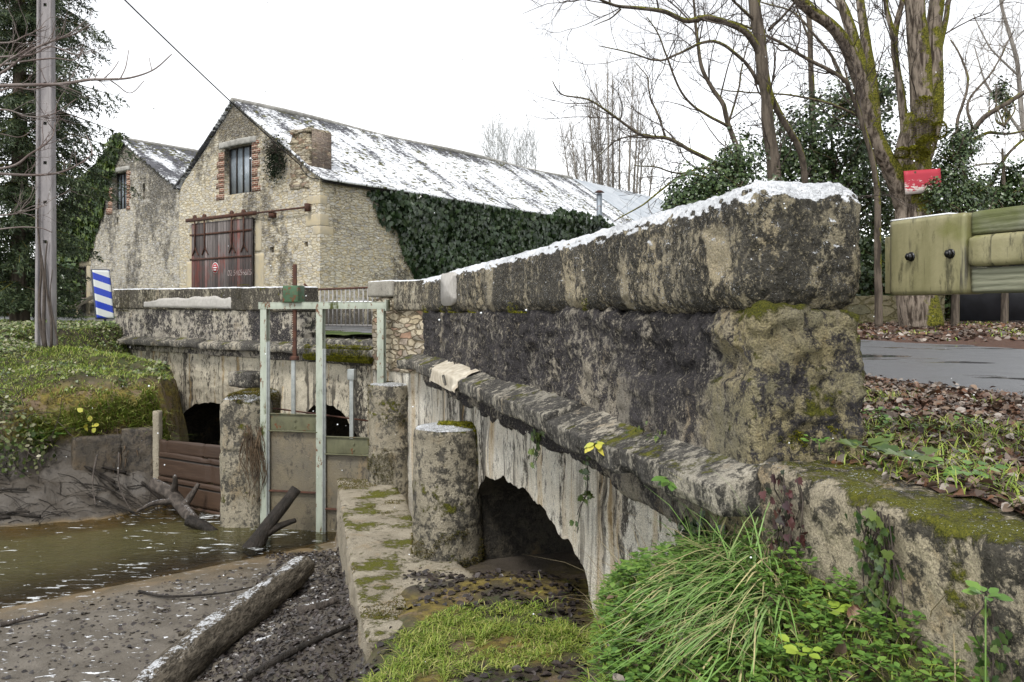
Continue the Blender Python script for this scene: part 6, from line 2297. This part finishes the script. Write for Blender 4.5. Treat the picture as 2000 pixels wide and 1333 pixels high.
# ------------------------------------------------------------------ ivy on the barns
def ivy_sheet(name, label, pts_fn, n, size, mat, outward, base_mat='shadeleaf', kind='ivy', ny=None):
    P, B = pts_fn(n)
    k = len(P)
    nr = unit(np.tile(outward, (k, 1)) + .75 * rdir(k) + np.array([0, 0, .35]))
    ax = unit(np.cross(nr, rdir(k)) * .6 + np.array([0, 0, -.8]))
    V, T = leaves(P, ax, nr, size * rng.uniform(.55, 1.3, k), kind, .12, .12)
    return V, T


def side_ivy(n):
    x = 1.6 + 19.5 * rng.random(n) ** .9
    z = .2 + 5.0 * rng.random(n)
    edge = 1.95 + np.clip(4.75 - z, 0, 9) * .98 + .55 * fbm(np.stack([z * 1.6, 0 * z, 0 * z], 1), 3)
    top = 4.78 + 1.0 * np.exp(-((x - 14.5) / .9) ** 2) + .95 * np.exp(-((x - 16.3) / 1.1) ** 2) + .5 * np.exp(-((x - 15.4) / 1) ** 2)
    keep = (x > edge) & (z < top)
    x, z = x[keep], z[keep]
    b = .06 + (.42 + .30 * fbm(np.stack([x * .9, z * .9, 0 * x], 1), 4)) * np.minimum(1, (x - edge[keep]) * .9) * rng.random(len(x)) ** .35
    b = np.where(z > 4.7, b * 1.6, b)
    y = -b
    return bw(np.stack([x, y, z], 1)), None


iv = empty('ivy', tuple(bw([8, -.2, 0])), 'dense dark ivy covering the long side wall under the snowy eave', 'ivy')
V, T = ivy_sheet('ivy', '', side_ivy, 17000, .19, 'ivy', -by3)
mk('leaves', V, None, T, X['ivy'], iv)
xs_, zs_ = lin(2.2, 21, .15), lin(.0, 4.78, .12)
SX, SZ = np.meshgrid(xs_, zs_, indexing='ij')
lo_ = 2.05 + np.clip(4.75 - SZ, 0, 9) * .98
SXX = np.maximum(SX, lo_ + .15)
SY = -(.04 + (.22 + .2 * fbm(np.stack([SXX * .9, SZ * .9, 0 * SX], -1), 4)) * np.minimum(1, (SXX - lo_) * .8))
mk('dark_backing', bw(np.stack([SXX, SY, SZ], -1)).reshape(-1, 3), grid_faces(len(xs_), len(zs_)), None, X['shadeleaf'], iv)  # dark green sheet standing in for the shaded depth behind the leaves


def gable_ivy(n):
    z = .1 + 8.0 * rng.random(n)
    y = 12.1 + 7.2 * rng.random(n)
    edge = 12.62 + np.clip(7.6 - z, 0, 9) * .60 + .35 * fbm(np.stack([z * 1.3, 0 * z, 0 * z], 1), 3)
    edge = np.where((z > 4.6) & (z < 6.4), np.maximum(edge, 13.35), edge)
    edge = np.where((z < 2.8), np.maximum(edge, 16.35), edge)
    top = 7.95 - np.clip(y - 12.9, 0, 9) * .70 + .2 * fbm(np.stack([y * 2, 0 * y, 0 * y], 1), 2)
    keep = (y > edge) & (z < top)
    y, z, e = y[keep], z[keep], edge[keep]
    b = .05 + (.5 + .4 * fbm(np.stack([y, z, 0 * y], 1), 3)) * np.minimum(1, (y - e) * .9 + .12) * rng.random(len(y)) ** .4
    return bw(np.stack([-b, y, z], 1)), None


iv2 = empty('ivy', tuple(bw([-.2, 16, .3])), 'ivy climbing over the gable edge of the smaller grey barn', 'ivy')
V, T = ivy_sheet('ivy', '', gable_ivy, 17000, .21, 'ivylight', -bx3)
mk('leaves', V, None, T, X['ivylight'], iv2)
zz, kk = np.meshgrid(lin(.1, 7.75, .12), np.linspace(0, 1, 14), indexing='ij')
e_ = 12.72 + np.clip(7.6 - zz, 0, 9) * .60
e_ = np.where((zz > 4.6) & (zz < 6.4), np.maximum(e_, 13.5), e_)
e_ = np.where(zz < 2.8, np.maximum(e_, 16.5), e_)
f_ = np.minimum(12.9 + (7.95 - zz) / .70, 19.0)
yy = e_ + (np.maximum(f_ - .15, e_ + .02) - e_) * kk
mk('dark_backing', bw(np.stack([-.06 - .28 * np.minimum(1, (yy - e_) * .8), yy, zz], -1)).reshape(-1, 3), grid_faces(*zz.shape), None, X['shadeleaf'], iv2)  # same dark backing, shade painted in behind the gable leaves


# ------------------------------------------------------------------ ground cover
def pick(V, Q, n, pred, box_=None):
    V, Q = np.asarray(V), np.asarray(Q)
    if box_ is not None:
        c = V[Q].mean(1)
        m = (c[:, 0] > box_[0]) & (c[:, 0] < box_[1]) & (c[:, 1] > box_[2]) & (c[:, 1] < box_[3])
        Q = Q[m]
    P, N = sample(V, Q, None, n)
    k = pred(P, N)
    return P[k], N[k]


def stuff(name, V, Q, T, mat, label, cat):
    return tag(mk(name, V, Q, T, X[mat]), label, cat, kind='stuff')


def far_pred(P, N):
    _, _, wv_, _, _, _, _, cl_, gone_, isf, _ = bank_parts(P[:, 0], P[:, 1])
    return (isf > .5) & (gone_ < .3) & (wv_ > 1.5)


FB = (-14.5, -6.0, 13.5, 23.8)
P, N = pick(BV, BQ, 130000, lambda P, N: far_pred(P, N) & (N[:, 2] > .55 + .35 * (fbm(P * 2, 2) + .3) * (P[:, 0] > -8.6)), FB)
g_m = fbm(P * .8 + 3, 3) + sst(P[:, 0], -11.8, -9.0) * .9 + .15
sel = rng.random(len(P)) < np.clip(g_m + .15, .05, 1)
G = P[sel][:34000]
V, Q = blades(G, rng.uniform(.04, .11, len(G)) * (1.1 + 1.0 * fbm(G * 2.2, 3)), .010, 1.1)
stuff('bank_grass', V, Q, None, 'grass', 'bright green grass on the far bank above the mossy edge', 'grass')
Lf = P[~sel][:24000]
k = len(Lf)
nr = unit(np.array([0, -.25, .9]) + .6 * rdir(k))
Lf = Lf + np.array([0, 0, 1]) * (.01 + .10 * rng.random(k) ** 2)[:, None]
V, T = leaves(Lf, unit(np.cross(nr, rdir(k))), nr, rng.uniform(.03, .075, k), 'ivy', .15)
stuff('bank_creepers', V, None, T, 'bramble', 'mixed ivy and bramble leaves carpeting the far bank', 'ground cover')
# leafy bramble bush low on the far mud slope
br = empty('bramble_bush', (-8.7, 14.3, gz(-8.7, 14.3)), 'grey green bramble bush sprawling down the muddy slope at the water', 'bush')
k = 2600
c = np.array([-9.0, 14.2, -1.95])
d = rdir(k)
P = c + d * np.array([1.35, .8, .75]) * (rng.random(k) ** .4)[:, None]
P[:, 2] += -.35 * (P[:, 0] + 9)
V, T = leaves(P, rdir(k), unit(d + .6 * rdir(k) + [0, 0, .4]), rng.uniform(.05, .10, k), 'oval', .1)
mk('foliage', V, None, T, X['bramble'], br)
mb = MB()
for i in range(70):
    q = c + rdir(1)[0] * np.array([1.3, .8, .7])
    twig(mb, q, rng.normal(size=3) + np.array([0, -.4, -.1]), rng.uniform(.4, 1.0), .008, 1, -.08, .15, 2, seg=5)
mb.build('canes', X['twig'], br)
# hart's tongue fern under the cliff
fe = empty('fern', (-7.95, 14.6, -2.2), 'small bright fern with strap leaves under the mossy cliff', 'fern')
for i in range(13):
    V, T = leaves(np.array([[-8.0 + .14 * rng.normal() * .6, 14.45, -2.12]]), np.array([[rng.normal() * .8, -.5, rng.uniform(-.2, .9)]]), np.array([[0, -.5, 1.]]), rng.uniform(.25, .40), 'needle', .15, .35)
    mk('frond', V, None, T, X['herb'], fe)
# yellow seedling above the roots
ys = empty('seedling', (-7.3, 14.55, -2.1), 'yellow leafed seedling growing above the hanging roots', 'plant')
k = 12
V, T = leaves(np.array([-7.25, 14.5, -2.0]) + .09 * rng.normal(size=(k, 3)), rdir(k), unit(rdir(k) + [0, -1, 1]), .11, 'oval', .1)
mk('foliage', V, None, T, X['yellow'], ys)

# moss and overhanging grass along the cliff
P, N = pick(BV, BQ, 90000, lambda P, N: (lambda r: (r[9] > .5) & (r[0] > -2.3) & (r[0] < -1.2) & (r[7] > .4) & (r[8] < .6))(bank_parts(P[:, 0], P[:, 1])) & (fbm(P * 2.2, 3) > .0), FB)
P = P[:13000]
V, Q = blades(P, rng.uniform(.015, .04, len(P)), .015, .7, up=unit(np.tile([0, -.7, .5], (len(P), 1)) + .5 * rdir(len(P))))
stuff('cliff_moss', V, Q, None, 'mossdark', 'brown green moss on the steep bank face above the mud', 'moss')
P, N = pick(BV, BQ, 90000, lambda P, N: (lambda r: (r[9] > .5) & (r[2] > 1.5) & (r[2] < 1.85) & (r[8] < .5))(bank_parts(P[:, 0], P[:, 1])), (-8.3, -6, 14, 18))
P = P[:1500]
V, Q = blades(P, rng.uniform(.18, .42, len(P)), .014, 1.5, az=-math.pi / 2 + .6 * rng.normal(size=len(P)))
stuff('overhanging_grass', V, Q, None, 'grass', 'long grass hanging over the edge of the far bank', 'grass')
# verge grass by the far road and pole
m = (UX > -22) & (UX < -6)
P, N = pick(UV_, UQ_, 30000, lambda P, N: fbm(P * .9, 2) > -.5, (-22, -9.3, 22, 31))
rd_ = np.full(len(P), 1e9)
for a, b in zip(road_c[:-1], road_c[1:]): rd_ = np.minimum(rd_, seg_dist(P[:, 0], P[:, 1], a[:2], b[:2]))
P = P[rd_ > HW + .1][:11000]
V, Q = blades(P, rng.uniform(.06, .16, len(P)), .02, .7)
stuff('roadside_grass', V, Q, None, 'grass', 'short grass on the verges of the far road', 'grass')

# slab grass in front of the culvert
def slab_pred(P, N):
    n_ = fbm(P * 1.6 + 7, 3)
    d_ = (P[:, 0] > ledge_left(P[:, 1]) + .02) & (~inside(P[:, 0], P[:, 1], pl))
    return d_ & (rng.random(len(P)) < np.clip(.40 + 4.5 * n_, 0.02, 1) * sst(P[:, 1], 8.0, 6.9))


P, N = pick(BV, BQ, 90000, slab_pred, (-2.6, .75, 4.4, 8.0))
P = P[(fbm(P * 5, 3) + .5 * fbm(P * 13, 2) > -.16)][:20000]
V, Q = blades(P, rng.uniform(.02, .07, len(P)) * (1.1 + 1.1 * fbm(P * 4.5, 3)), rng.uniform(.003, .008, len(P)), 1.1)
stuff('slab_grass', V, Q, None, 'grass', 'short bright grass on the slab in front of the dark arch', 'grass')
P, N = pick(BV, BQ, 5000, lambda P, N: (P[:, 0] > ledge_left(P[:, 1])) & (fbm(P * 1.6 + 7, 3) < .05), (-2.6, .6, 4.6, 8.2))
P = P[:900]
V, T = leaves(P + [0, 0, .012], unit(rng.normal(size=(len(P), 3)) * [1, 1, .2]), unit(rdir(len(P)) * .5 + [0, 0, 1]), rng.uniform(.03, .09, len(P)), 'oval', .3, .2)
stuff('fallen_leaves', V, None, T, 'darklitter', 'dark wet fallen leaves scattered in the slab grass', 'leaf litter')
# dark leaf mush between log and ledge
P, N = pick(BV, BQ, 14000, lambda P, N: (P[:, 0] < ledge_left(P[:, 1]) - .0) & (P[:, 0] > -2.55 - .16 * (P[:, 1] - 7.5) + .25 * fbm(P * 3, 2)), (-3.4, -1.0, 5.6, 11.6))
P = P[:6500]
V, T = leaves(P + [0, 0, .01], unit(rng.normal(size=(len(P), 3)) * [1, 1, .25]), unit(rdir(len(P)) * .7 + [0, 0, 1]), rng.uniform(.018, .055, len(P)), 'oval', .3, .3)
stuff('leaf_mush', V, None, T, 'darklitter', 'black rotting leaves on the mud between the big log and the ledge', 'leaf litter')
P, N = pick(BV, BQ, 20000, lambda P, N: (P[:, 0] < ledge_left(P[:, 1]) - .05) & (P[:, 2] > WATER + .02) & (P[:, 1] < 12), (-7.5, -1.5, 6, 12))
P = P[:1500]
V, T = leaves(P + [0, 0, .006], unit(rng.normal(size=(len(P), 3)) * [1, .6, .15]), unit(rdir(len(P)) * .5 + [0, 0, 1]), rng.uniform(.02, .07, len(P)), 'oval', .3, .3)
stuff('mud_litter', V, None, T, 'darklitter', 'small dark leaf scraps strewn over the mud bar', 'leaf litter')
# far mud bank debris: thin twigs
mb = MB()
for i in range(260):
    x0 = rng.uniform(-9.5, -5.4)
    y0 = float(wedge(np.array([x0]), None)[0]) + rng.uniform(-.1, 1.3) ** 1
    a_ = rng.normal(0, .7)
    L_ = rng.uniform(.12, .6)
    x1, y1 = x0 + math.cos(a_) * L_, y0 + math.sin(a_) * L_ * .5
    z0, z1 = max(gz(x0, y0), WATER), max(gz(x1, y1), WATER)
    V, Q, T = tube(smooth_path([(x0, y0, z0 + .015), ((x0 + x1) / 2, (y0 + y1) / 2 + .03, (z0 + z1) / 2 + .03 + .05 * rng.random()), (x1, y1, z1 + .01)], 3), rng.uniform(.002, .006), 4, cap=False)
    mb.add(V, Q)
tag(mb.build('twig_debris', X['wetwood']), 'tangle of thin dark twigs along the far waterline', 'debris', kind='stuff')

# near grassy bank: sedge tuft, herbs, seedlings
LONG = ((0, .7), (.18, .9), (.36, 1), (.54, .9), (.72, .7), (.87, .45), (1, .05))
tf = empty('sedge_tuft', (.70, 3.75, gz(.70, 3.75)), 'long arching sedge tuft with some straw coloured blades below the wall end', 'grass tuft')
k = 800
a_ = rng.random(k) * 2 * math.pi
rr = .26 * np.sqrt(rng.random(k))
bx_, by_ = .80 + rr * np.cos(a_) * .7, 3.15 + rr * np.sin(a_) * 1.6
P = np.stack([bx_, by_, zL(bx_, by_) - .01], 1)
az = np.where(rng.random(k) < .72, math.radians(222) + .5 * rng.normal(size=k), rng.random(k) * 2 * math.pi)
V, Q = blades(P, rng.uniform(.17, .37, k), rng.uniform(.005, .011, k), .95, az=az, droop=.95, lev=LONG)
mk('blades', V, Q, None, X['tuft'], tf)
k = 70
P = np.stack([.74 + .3 * rng.random(k), 3.0 + .8 * rng.random(k), 0 * rng.random(k)], 1)
P[:, 2] = zL(P[:, 0], P[:, 1]) - .01
V, Q = blades(P, rng.uniform(.25, .5, k), rng.uniform(.004, .008, k), .7)
mk('upright_blades', V, Q, None, X['tuft'], tf)

near_pred = lambda P, N: (lambda r: (r[3] > .0) & (r[10] > r[0] - .03) & (r[4] > -.02 + .03 * rng.normal(size=len(P))))(bank_parts(P[:, 0], P[:, 1]))
NB = (.1, 1.6, 1.2, 5.2)
P, N = pick(BV, BQ, 60000, near_pred, NB)
G = P[:9000]
V, Q = blades(G, rng.uniform(.03, .12, len(G)), rng.uniform(.003, .006, len(G)), 1.0)
stuff('bank_turf', V, Q, None, 'grass', 'mossy turf on the near bank under the wing wall', 'grass')
c0 = P[11000:13400]
VV, TT, o = [], [], 0
for p in c0:
    h = rng.uniform(.015, .12)
    k = rng.integers(5, 12)
    a_ = rng.random(k) * 2 * math.pi
    ax = np.stack([np.cos(a_), np.sin(a_), rng.uniform(-.1, .6, k)], 1)
    V, T = leaves(p + np.array([0, 0, h]) + ax * rng.uniform(.003, .02, (k, 1)), ax, np.tile([0, 0, 1.], (k, 1)), rng.uniform(.014, .034, k), 'oval', .15, .15)
    VV.append(V); TT.append(T + o); o += len(V)
stuff('herb_carpet', np.concatenate(VV), None, np.concatenate(TT), 'herb', 'low feathery green herbs on the near bank', 'ground cover')
P2 = P[10200:10550]
V, T = leaves(P2 + [0, 0, .03], rdir(len(P2)), unit(rdir(len(P2)) + [0, 0, 1]), rng.uniform(.03, .06, len(P2)), 'oval', .3, .3)
stuff('bank_litter', V, None, T, 'litter', 'brown dead leaves caught in the near bank herbs', 'leaf litter')
k = 260
Pd = P[10600:10600 + k]
V, Q = blades(Pd, rng.uniform(.15, .4, k), .004, 1.3)
stuff('dry_stems', V, Q, None, 'deadgrass', 'dry straw stems lying through the near bank herbs', 'grass')


def rosette(name, label, c, n, size, mat, spread=.05, tilt=.35, cat='plant', kind='oval', group=None, stem=.03):
    root = empty(name, tuple(c), label, cat, group)
    a_ = np.arange(n) * 2.4 + rng.random(n) * .6
    ax = np.stack([np.cos(a_), np.sin(a_), tilt + rng.uniform(-.3, .3, n)], 1)
    V, T = leaves(np.array(c) + ax * spread * rng.uniform(.1, 1, (n, 1)), ax, np.tile([0, -.3, 1.], (n, 1)), size * rng.uniform(.7, 1.2, n), kind, .12, .2)
    mk('foliage', V, None, T, X[mat], root)
    V, Q, T = tube([np.array(c) - [0, 0, stem], np.array(c)], .002, 5)
    mk('stem', V, Q, T, X['herb'], root)
    return root


rosette('seedling', 'lime green five leafed seedling beside the wing wall foot', px(1612, 1195, 2.72), 9, .045, 'lime')
rosette('seedling', 'lime green seedling lower down among the feathery herbs', px(1565, 1275, 2.55), 9, .042, 'lime')
rosette('seedling', 'pale green soft leafed seedling in front of the wing wall', px(1925, 1165, 1.9), 10, .034, 'herb', .028, stem=.5)
rosette('wall_plant', 'yellow drooping leaves growing from a joint of the wall ledge', px(1165, 862, 4.42), 13, .062, 'yellow', .03, -.6)
rosette('wall_plant', 'pale green leafy plant growing from the ledge stone above the sedge', px(1312, 935, 3.66), 20, .055, 'herb', .04, -.2)
rosette('wall_plant', 'tiny green plant rooted at the moss line of the mossy wall end', px(1600, 865, 3.30), 16, .025, 'herb', .05, .5)
rosette('ivy_sprig', 'large dark ivy leaves at the foot of the bridge wall end', px(1690, 880, 3.28), 9, .075, 'ivylight', .06, .3, 'ivy', 'ivy')
rosette('verge_plant', 'lobed dark green leaves on the wing wall top among dead leaves', px(1775, 895, 3.05), 9, .075, 'ivylight', .07, .15, 'plant', 'ivy')
rosette('verge_plant', 'wet light green rosette spreading over the wing wall edge', px(1890, 920, 2.95), 26, .045, 'herb', .12, .1)

# ivy strands down the wing wall
def strand(name, label, top, length, n, size, mat, drift=0.0, kind='ivy', width=.06, cat='ivy'):
    root = empty(name, tuple(top), label, cat)
    stv = MB()
    VV, TT, o = [], [], 0
    out = -np.array([nR[0], nR[1], 0])
    al = np.array([dR[0], dR[1], 0])
    for s in range(max(1, n // 16)):
        off_ = rng.normal(0, width)
        t = np.linspace(0, 1, 9)
        Pp = np.array(top) + np.outer(off_ + drift * t + .03 * np.sin(t * 7 + s), al) + np.outer(.02 + .012 * np.sin(t * 9 + s * 2), out) + np.outer(-length * t * rng.uniform(.7, 1.1), [0, 0, 1.])
        V, Q, T = tube(Pp, .0028, 4, cap=False)
        stv.add(V, Q)
        k = 16
        i = rng.random(k)
        q = np.stack([np.interp(i, t, Pp[:, j]) for j in range(3)], 1) + out * .012 + .018 * rng.normal(size=(k, 3))
        nr = unit(out + .5 * rdir(k) + [0, 0, .3])
        ax = unit(np.cross(nr, rdir(k)) * .7 + np.array([0, 0, -.7]))
        V, T = leaves(q, ax, nr, size * rng.uniform(.5, 1.25, k), kind, .12, .15)
        VV.append(V); TT.append(T + o); o += len(V)
    mk('leaves', np.concatenate(VV), None, np.concatenate(TT), X[mat], root)
    stv.build('stems', X['twig'], root)


def wallpt(s, z, d=-.035):
    return FR(np.array([[s, d, z]]))[0]


strand('ivy', 'purple red winter ivy hanging from the wing wall corner', wallpt(-.32, -.60), .34, 80, .032, 'ivyred', .0, width=.05)
strand('ivy', 'dark green ivy trailing down the middle of the wing wall face', wallpt(-.78, -.62), .48, 230, .032, 'ivylight', -.03, width=.07)
strand('ivy', 'sparse ivy strand low on the wing wall near the picture edge', wallpt(-1.22, -.78), .36, 48, .026, 'ivylight', .0, width=.05)
strand('ivy', 'thin ivy strand straying down the cream arch face under the ledge', wallpt(1.75, -.86, -.05), .50, 32, .040, 'ivylight', .25, width=.12)
strand('ivy', 'ivy spray hanging from the ledge joint near the round pier', wallpt(2.9, -.84, -.10), .26, 48, .045, 'ivylight', .1, width=.22)
strand('ivy', 'dark ivy tangle in the hollow under the broken ledge end', wallpt(.30, -.90, -.03), .42, 160, .042, 'ivy', .0, width=.22)
strand('ivy', 'ivy shoots along the joint above the ledge at the wall end', wallpt(.75, -.56, -.06), .12, 32, .028, 'ivylight', .3, width=.16)

# verge leaf litter and weeds
VB = (1.05, 9, 1.5, 7.6)
P, N = pick(UV_, UQ_, 80000, lambda P, N: (rng.random(len(P)) < np.clip(1.15 - .09 * P[:, 1], .2, 1)), VB)
rd_ = np.full(len(P), 1e9)
for a, b in zip(road_c[:-1], road_c[1:]): rd_ = np.minimum(rd_, seg_dist(P[:, 0], P[:, 1], a[:2], b[:2]))
P = P[rd_ > HW - .18 + .25 * rng.random(len(P))]
Lf = P[:22000]
k = len(Lf)
V, T = leaves(Lf + np.stack([0 * rng.random(k), 0 * rng.random(k), .004 + .022 * rng.random(k)], 1), unit(rng.normal(size=(k, 3)) * [1, 1, .3]), unit(rdir(k) * .75 + [0, 0, 1]), rng.uniform(.022, .055, k), 'oval', .35, .35)
stuff('leaf_litter', V, None, T, 'litter', 'thick brown dead leaves on the verge between wall and road', 'leaf litter')
gm = fbm(P * 1.3 + 2, 3) - .12 * (P[:, 1] - 3.5)
G = P[gm > -.10][:15000]
V, Q = blades(G, rng.uniform(.03, .11, len(G)), rng.uniform(.003, .006, len(G)), .9)
stuff('verge_grass', V, Q, None, 'grass', 'green grass blades coming through the dead leaves', 'grass')
P, N = pick(UV_, UQ_, 40000, lambda P, N: True | (P[:, 0] > 0), (2.5, 19, 13, 24))
rd_ = np.full(len(P), 1e9)
for a, b in zip(road_c[:-1], road_c[1:]): rd_ = np.minimum(rd_, seg_dist(P[:, 0], P[:, 1], a[:2], b[:2]))
P = P[rd_ > HW + .05]
Lf = P[:7000]
k = len(Lf)
V, T = leaves(Lf + [0, 0, .02], unit(rng.normal(size=(k, 3)) * [1, 1, .3]), unit(rdir(k) * .75 + [0, 0, 1]), rng.uniform(.06, .13, k), 'oval', .35, .35)
stuff('far_leaf_litter', V, None, T, 'litter', 'brown leaf litter beyond the road in front of the black gate', 'leaf litter')
G = P[fbm(P * .8, 2) > .25][:2500]
V, Q = blades(G, rng.uniform(.05, .12, len(G)), .02, .9)
stuff('far_verge_grass', V, Q, None, 'grass', 'grass patches in the leaf litter beyond the road', 'grass')


# ------------------------------------------------------------------ moss cushions that belong to the walls
def moss_on(parent, V, Q, n, pred, hh, mat, name='moss', wd=.010):
    P, N = sample(V, Q, None, n)
    k = pred(P, N)
    P, N = P[k], N[k]
    if len(P) == 0: return
    V, Q = blades(P, rng.uniform(hh * .5, hh * 1.3, len(P)), wd, .9, up=unit(N + .5 * rdir(len(P)) + [0, 0, .3]))
    mk(name, V, Q, None, X[mat], parent)


moss_on(near_wall, *pier_a, 30000, lambda P, N: (np.hypot(P[:, 0] + .45, P[:, 1] - 8.95) + .10 * fbm(P * 8, 3) < .33) & (P[:, 2] > -1.55 + .25 * fbm(P * 6, 2)), .030, 'moss')
moss_on(near_wall, *pier_a, 30000, lambda P, N: (P[:, 2] < -2.28 + .15 * fbm(P * 4, 3)) & (fbm(P * 5, 3) > -.05), .024, 'mossdark')
moss_on(near_wall, *pier_b, 30000, lambda P, N: (fbm(P * 3.2 + 4, 3) > .12), .024, 'mossdark')
PE, QE = boxgrid(lin(-.02, .30, .04), lin(.03, .445, .03), lin(-1.0, .0, .03), .05, rough_disp(.035, .5, 3))
moss_on(near_wall, FR(PE), QE, 60000, lambda P, N: (P[:, 2] < -.47 + .13 * fbm(P * 7, 3)) & (P[:, 2] > -.62), .020, 'moss', wd=.005)
moss_on(wing, wingV, wingQ, 120000, lambda P, N: (N[:, 2] > .5) & (fbm(P * 3.0 + 1, 3) + .9 * sst(P[:, 1], 2.75, 3.3) > .42), .018, 'moss', wd=.005)
moss_on(far_wall, *(lambda a: (FL(a[0]), a[1]))(boxgrid(lin(.1, 2.5, .05), lin(-.22, .3, .05), lin(-.9, -.54, .05), .08)), 30000, lambda P, N: (fbm(P * 1.8 + 2, 3) > -.02) & (N[:, 2] > -.2), .06, 'moss', wd=.02)
moss_on(far_wall, *(lambda a: (FL(a[0]), a[1]))(boxgrid(lin(2.6, LL, .05), lin(-.06, .1, .05), lin(.02, .58, .05), .03)), 30000, lambda P, N: (fbm(P * 2.3 + 5, 3) + .5 * sst(P[:, 0], -9, -10.2) > .30), .022, 'mossdark', wd=.012)
cq = boxgrid(lin(0, SR, .05), lin(-.06, .1, .04), lin(-.01, .5, .05), .03)
moss_on(near_wall, FR(cq[0]), cq[1], 60000, lambda P, N: (fbm(P * 3.1 + 8, 3) > .34) & (P[:, 2] < .08), .024, 'moss', wd=.006)
moss_on(sp3, np.array(boxgrid(lin(-.33, .33, .03), lin(-.6, .6, .04), lin(-2.2, -1.28, .03), .16)[0]) + np.array([-4.17, 13.55, 0]), boxgrid(lin(-.33, .33, .03), lin(-.6, .6, .04), lin(-2.2, -1.28, .03), .16)[1], 26000, lambda P, N: fbm(P * 2.6 + 3, 3) + .35 * N[:, 2] > .18, .035, 'mossdark')
moss_on(ledge, ledgeV, ledgeQ, 90000, lambda P, N: (N[:, 2] > .6) & (fbm(P * 1.7 + 4, 4) + .35 * sst(P[:, 1], 11, 12.5) > .22), .014, 'mossdark', wd=.008)

# small weeds among the dead leaves of the verge
P, N = pick(UV_, UQ_, 30000, lambda P, N: fbm(P * 1.4 + 5, 3) - .10 * (P[:, 1] - 3.4) > .0, (1.1, 5, 1.8, 5.2))
VV, TT, o = [], [], 0
for p in P[:520]:
    k = rng.integers(5, 11)
    a_ = rng.random(k) * 2 * math.pi
    ax = np.stack([np.cos(a_), np.sin(a_), rng.uniform(.0, .7, k)], 1)
    V, T = leaves(p + np.array([0, 0, rng.uniform(.015, .06)]) + ax * rng.uniform(.003, .02, (k, 1)), ax, np.tile([0, 0, 1.], (k, 1)), rng.uniform(.016, .038, k), 'oval', .15, .2)
    VV.append(V); TT.append(T + o); o += len(V)
stuff('verge_weeds', np.concatenate(VV), None, np.concatenate(TT), 'herb', 'low green weeds among the dead leaves behind the wing wall', 'ground cover')

# light snowfall
k = 420
Y = rng.uniform(2.5, 13, k)
P = np.stack([(rng.random(k) * 2000 - 1000) / F * Y, Y, (HZ - rng.random(k) * 1333) / F * Y], 1)
keep = P[:, 2] > -2.4
P = P[keep]
o_ = np.array([[1, 0, 0], [-1, 0, 0], [0, 1, 0], [0, -1, 0], [0, 0, 1], [0, 0, -1.]])
V = (P[:, None] + o_[None] * rng.uniform(.002, .0045, len(P))[:, None, None]).reshape(-1, 3)
f = np.array([[0, 2, 4], [2, 1, 4], [1, 3, 4], [3, 0, 4], [2, 0, 5], [1, 2, 5], [3, 1, 5], [0, 3, 5]])
T = (np.arange(len(P))[:, None, None] * 6 + f[None]).reshape(-1, 3)
stuff('snowflakes', V, None, T, 'flake', 'light snowflakes drifting through the air', 'snow')
